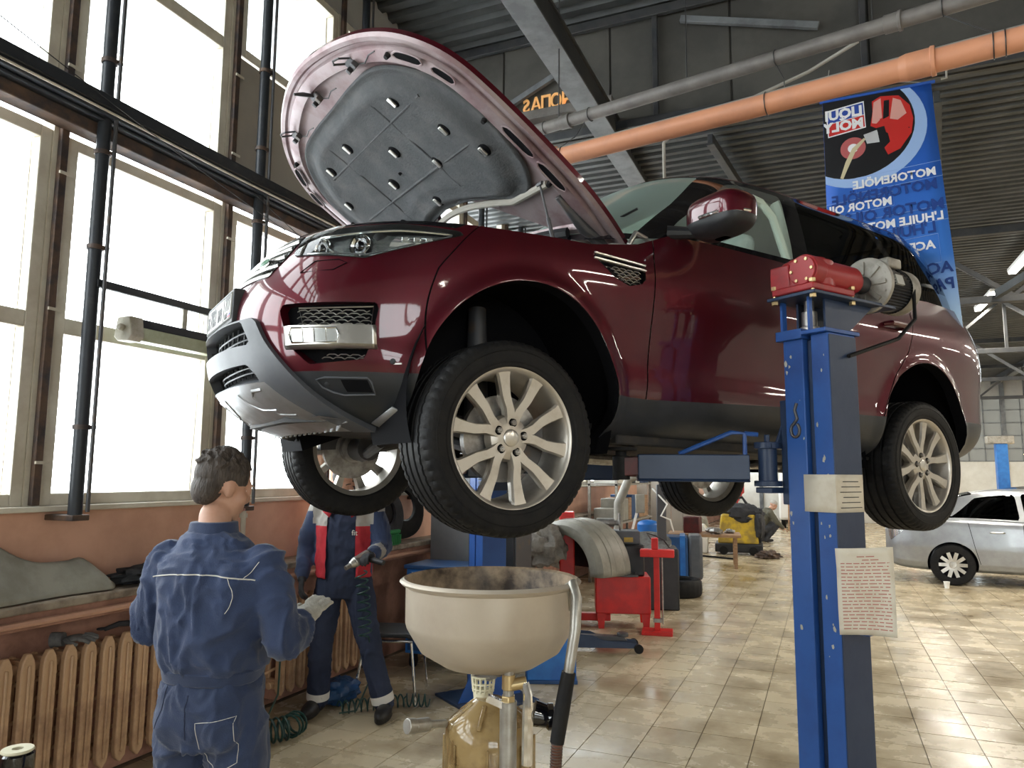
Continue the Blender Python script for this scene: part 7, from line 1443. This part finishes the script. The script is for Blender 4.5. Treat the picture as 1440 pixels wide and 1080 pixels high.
o = lump((-1.15, 16.2, .06), (.22, .15, .09), .5, 41, flat=.002).build('scrap_part', 'rust_steel'); tag(o, 'rusty bent scrap part lying on the wet tiles', 'scrap')
b = B(); b.beam((-2.6, 16.0, .02), (-1.7, 15.6, .02), .05, .03); tag(b.build('rubber_strip', 'rubber'), 'black rubber strip lying on the floor by the cart', 'strip')
# workwear on stands, bundles
def coat_stand(x, y, m_, label, sd):
    t = thing('coat_stand', label, 'coat stand', (x, y, 0)); b = B(); b.cyl((0, 0, 0), (0, 0, 2.0), .025, n=10); b.lathe([(0, 0), (.22, 0), (.22, .03), (0, .04)], 20); b.build('pole', 'dark_steel', t); lump((0, -.05, 1.5), (.28, .2, .55), .35, sd, 20, 12).build('jacket', m_, t)
coat_stand(-2.4, 21.8, 'jacket_red', 'red and grey jacket hung on a stand at the far end', 50); coat_stand(.05, 20.5, 'cloth_dark', 'black jacket hung on a stand before the white van', 52)
o = lump((-3.0, 18.2, .5), (.35, .3, .5), .35, 51, 20, 12, flat=.002).build('sheeting_bundle', 'guard_grey'); tag(o, 'grey bundle of sheeting on the floor past the partition', 'bundle')
t = thing('shelf_rack', 'metal rack loaded with boxes along the window wall', 'rack', (-3.25, 12.6, 0)); b = B()
for y in (-1.2, 1.2):
    for x in (-.22, .22): b = B(); b.b2((x - .02, y - .02, 0), (x + .02, y + .02, 2.2)); b.build('upright', 'cast_grey', t)
for z in (.3, .9, 1.5, 2.1): b = B(); b.b2((-.25, -1.22, z), (.25, 1.22, z + .03)); b.build('shelf', 'cast_grey', t)
random.seed(21)
for z in (.331, .931, 1.531):
    y = -1.1
    while y < 1.0:
        w = random.uniform(.22, .5); h = random.uniform(.2, .42); m_ = random.choice(('wood', 'black_plastic', 'guard_grey', 'cart_dark_blue', 'wall_white')); b = B(); b.b2((-3.25 - .18, 12.6 + y, z), (-3.25 + .2, 12.6 + y + w - .03, z + h)); tag(b.build('parts_box', m_, bevel=.01), {'wood': 'brown', 'black_plastic': 'black', 'guard_grey': 'grey', 'cart_dark_blue': 'dark blue', 'wall_white': 'white'}[m_] + ' storage box on the metal rack', 'box', 'boxes on the metal rack'); y += w
t = thing('partition', 'cream wooden partition standing past the metal rack', 'partition', (-3.1, 15.6, 0))
for k in range(5): b = B(); b.b2((-.6 + .24 * k, -.02, 0), (-.375 + .24 * k, .02, 2.3)); b.build('board', 'panel_beige', t, bevel=.004)
t = thing('step_ladder', 'wooden step ladder leaning near the far white wall', 'ladder', (-.9, 24.5, 0))
for x in (-.2, .2): b = B(); b.beam((x, -.3, 0), (x * .8, .2, 2.4), .04, .07); b.build('rail', 'wood', t)
for k in range(7): b = B(); f_ = (k + 1) / 8; b.beam((-.19, -.3 + .5 * f_, 2.4 * f_), (.19, -.3 + .5 * f_, 2.4 * f_), .06, .02); b.build('rung', 'wood', t)
# white vehicle at the far end, cone, far lift posts
t = thing('van', 'white van parked at the far end of the hall', 'van', (-.4, 27.2, 0), R(90)); b = B(); b.prism([(-1, .3), (1, .3), (1, 1.2), (.9, 2.2), (-.9, 2.2), (-1, 1.2)], (-2.3, 0, 0), (0, 1, 0), (0, 0, 1), (4.2, 0, 0)); b.build('body', 'white_paint', t, bevel=.08); b = B(); b.b2((-2.34, -.75, 1.2), (-2.3, .75, 1.9)); b.build('window', 'privacy_glass', t); 
for x in (-1.5, 1.2):
    for s in (-.95, .85): b = B(); b.cyl((x, s, .33), (x, s + .12, .33), .33, n=24); b.build('wheel', 'rubber', t)
for s in (-.85, .7): b = B(); b.b2((-2.35, s, .8), (-2.3, s + .15, 1.1)); b.build('tail_lamp', 'tail_red', t)
mat('cone_orange', (.75, .14, .05), .5); t = thing('traffic_cone', 'orange traffic cone behind the raised rear wheel', 'cone', (1.9, 21.0, 0)); b = B(); b.lathe([(.14, .03), (.03, .7), (0, .7)], 24); b.build('body', 'cone_orange', t); b = B(); b.b2((-.2, -.2, 0), (.2, .2, .03)); b.build('base', 'cone_orange', t); b = B(); b.lathe([(.095, .32), (.07, .46)], 24); b.build('band', 'white_paint', t)
def far_post(x, y, label):
    t = thing('lift_post', label, 'lift post', (x, y, 0)); b = B(); b.b2((-.14, -.14, .02), (.14, .14, 2.6)); b.build('column', 'cart_blue', t, bevel=.01); b = B(); b.b2((-.3, -.3, 0), (.3, .3, .02)); b.build('base_plate', 'cart_dark_blue', t); b = B(); b.b2((-.35, -.18, 2.6), (.3, .18, 2.82)); b.build('drive_head', 'cast_grey', t, bevel=.02)
far_post(4.55, 24.5, 'blue lift post at the far right end with grey drive head'); far_post(7.3, 24.5, 'blue lift post far off beside the wall lamp')
t = thing('work_lamp', 'small warm wall lamp glowing at the far right', 'lamp', (5.3, 24.2, 2.3)); mat('warm_glow', (.9, .7, .4), .5, emit=(1, .72, .38), estr=14); b = B(); b.ball((0, 0, 0), (.28, .1, .09), 16, 8); b.build('shade', 'warm_glow', t); b = B(); b.tube([(0, 0, .08), (0, .3, .6), (0, .5, 2.6)], .015, 6); b.build('arm', 'dark_steel', t)
# dark car body on the far lift, dark stored goods at right
t = thing('work_bench', 'long grey bench with folded sheets at the far right', 'bench', (9.2, 26.0, 0)); b = B(); b.b2((-1.8, -.4, .8), (1.8, .4, .86)); b.build('top', 'guard_grey', t)
for x in (-1.7, 1.7): b = B(); b.b2((x - .04, -.35, 0), (x + .04, .35, .8)); b.build('leg', 'dark_steel', t)
o = lump((8.6, 26.0, 1.06), (.8, .35, .2), .3, 71).build('folded_sheets', 'white_paint'); tag(o, 'white folded sheets heaped on the grey bench', 'sheets')
t = thing('hall_column', 'pale steel lattice column at the far right', 'column', (6.2, 27.5, 0))
for x in (-.25, .25): b = B(); b.b2((x - .05, -.05, 0), (x + .05, .05, 5)); b.build('post', 'beam_grey', t)
for k in range(9): b = B(); b.beam((-.25, 0, .3 + .5 * k), (.25, 0, .55 + .5 * k), .03, .05); b.build('lacing', 'beam_grey', t)
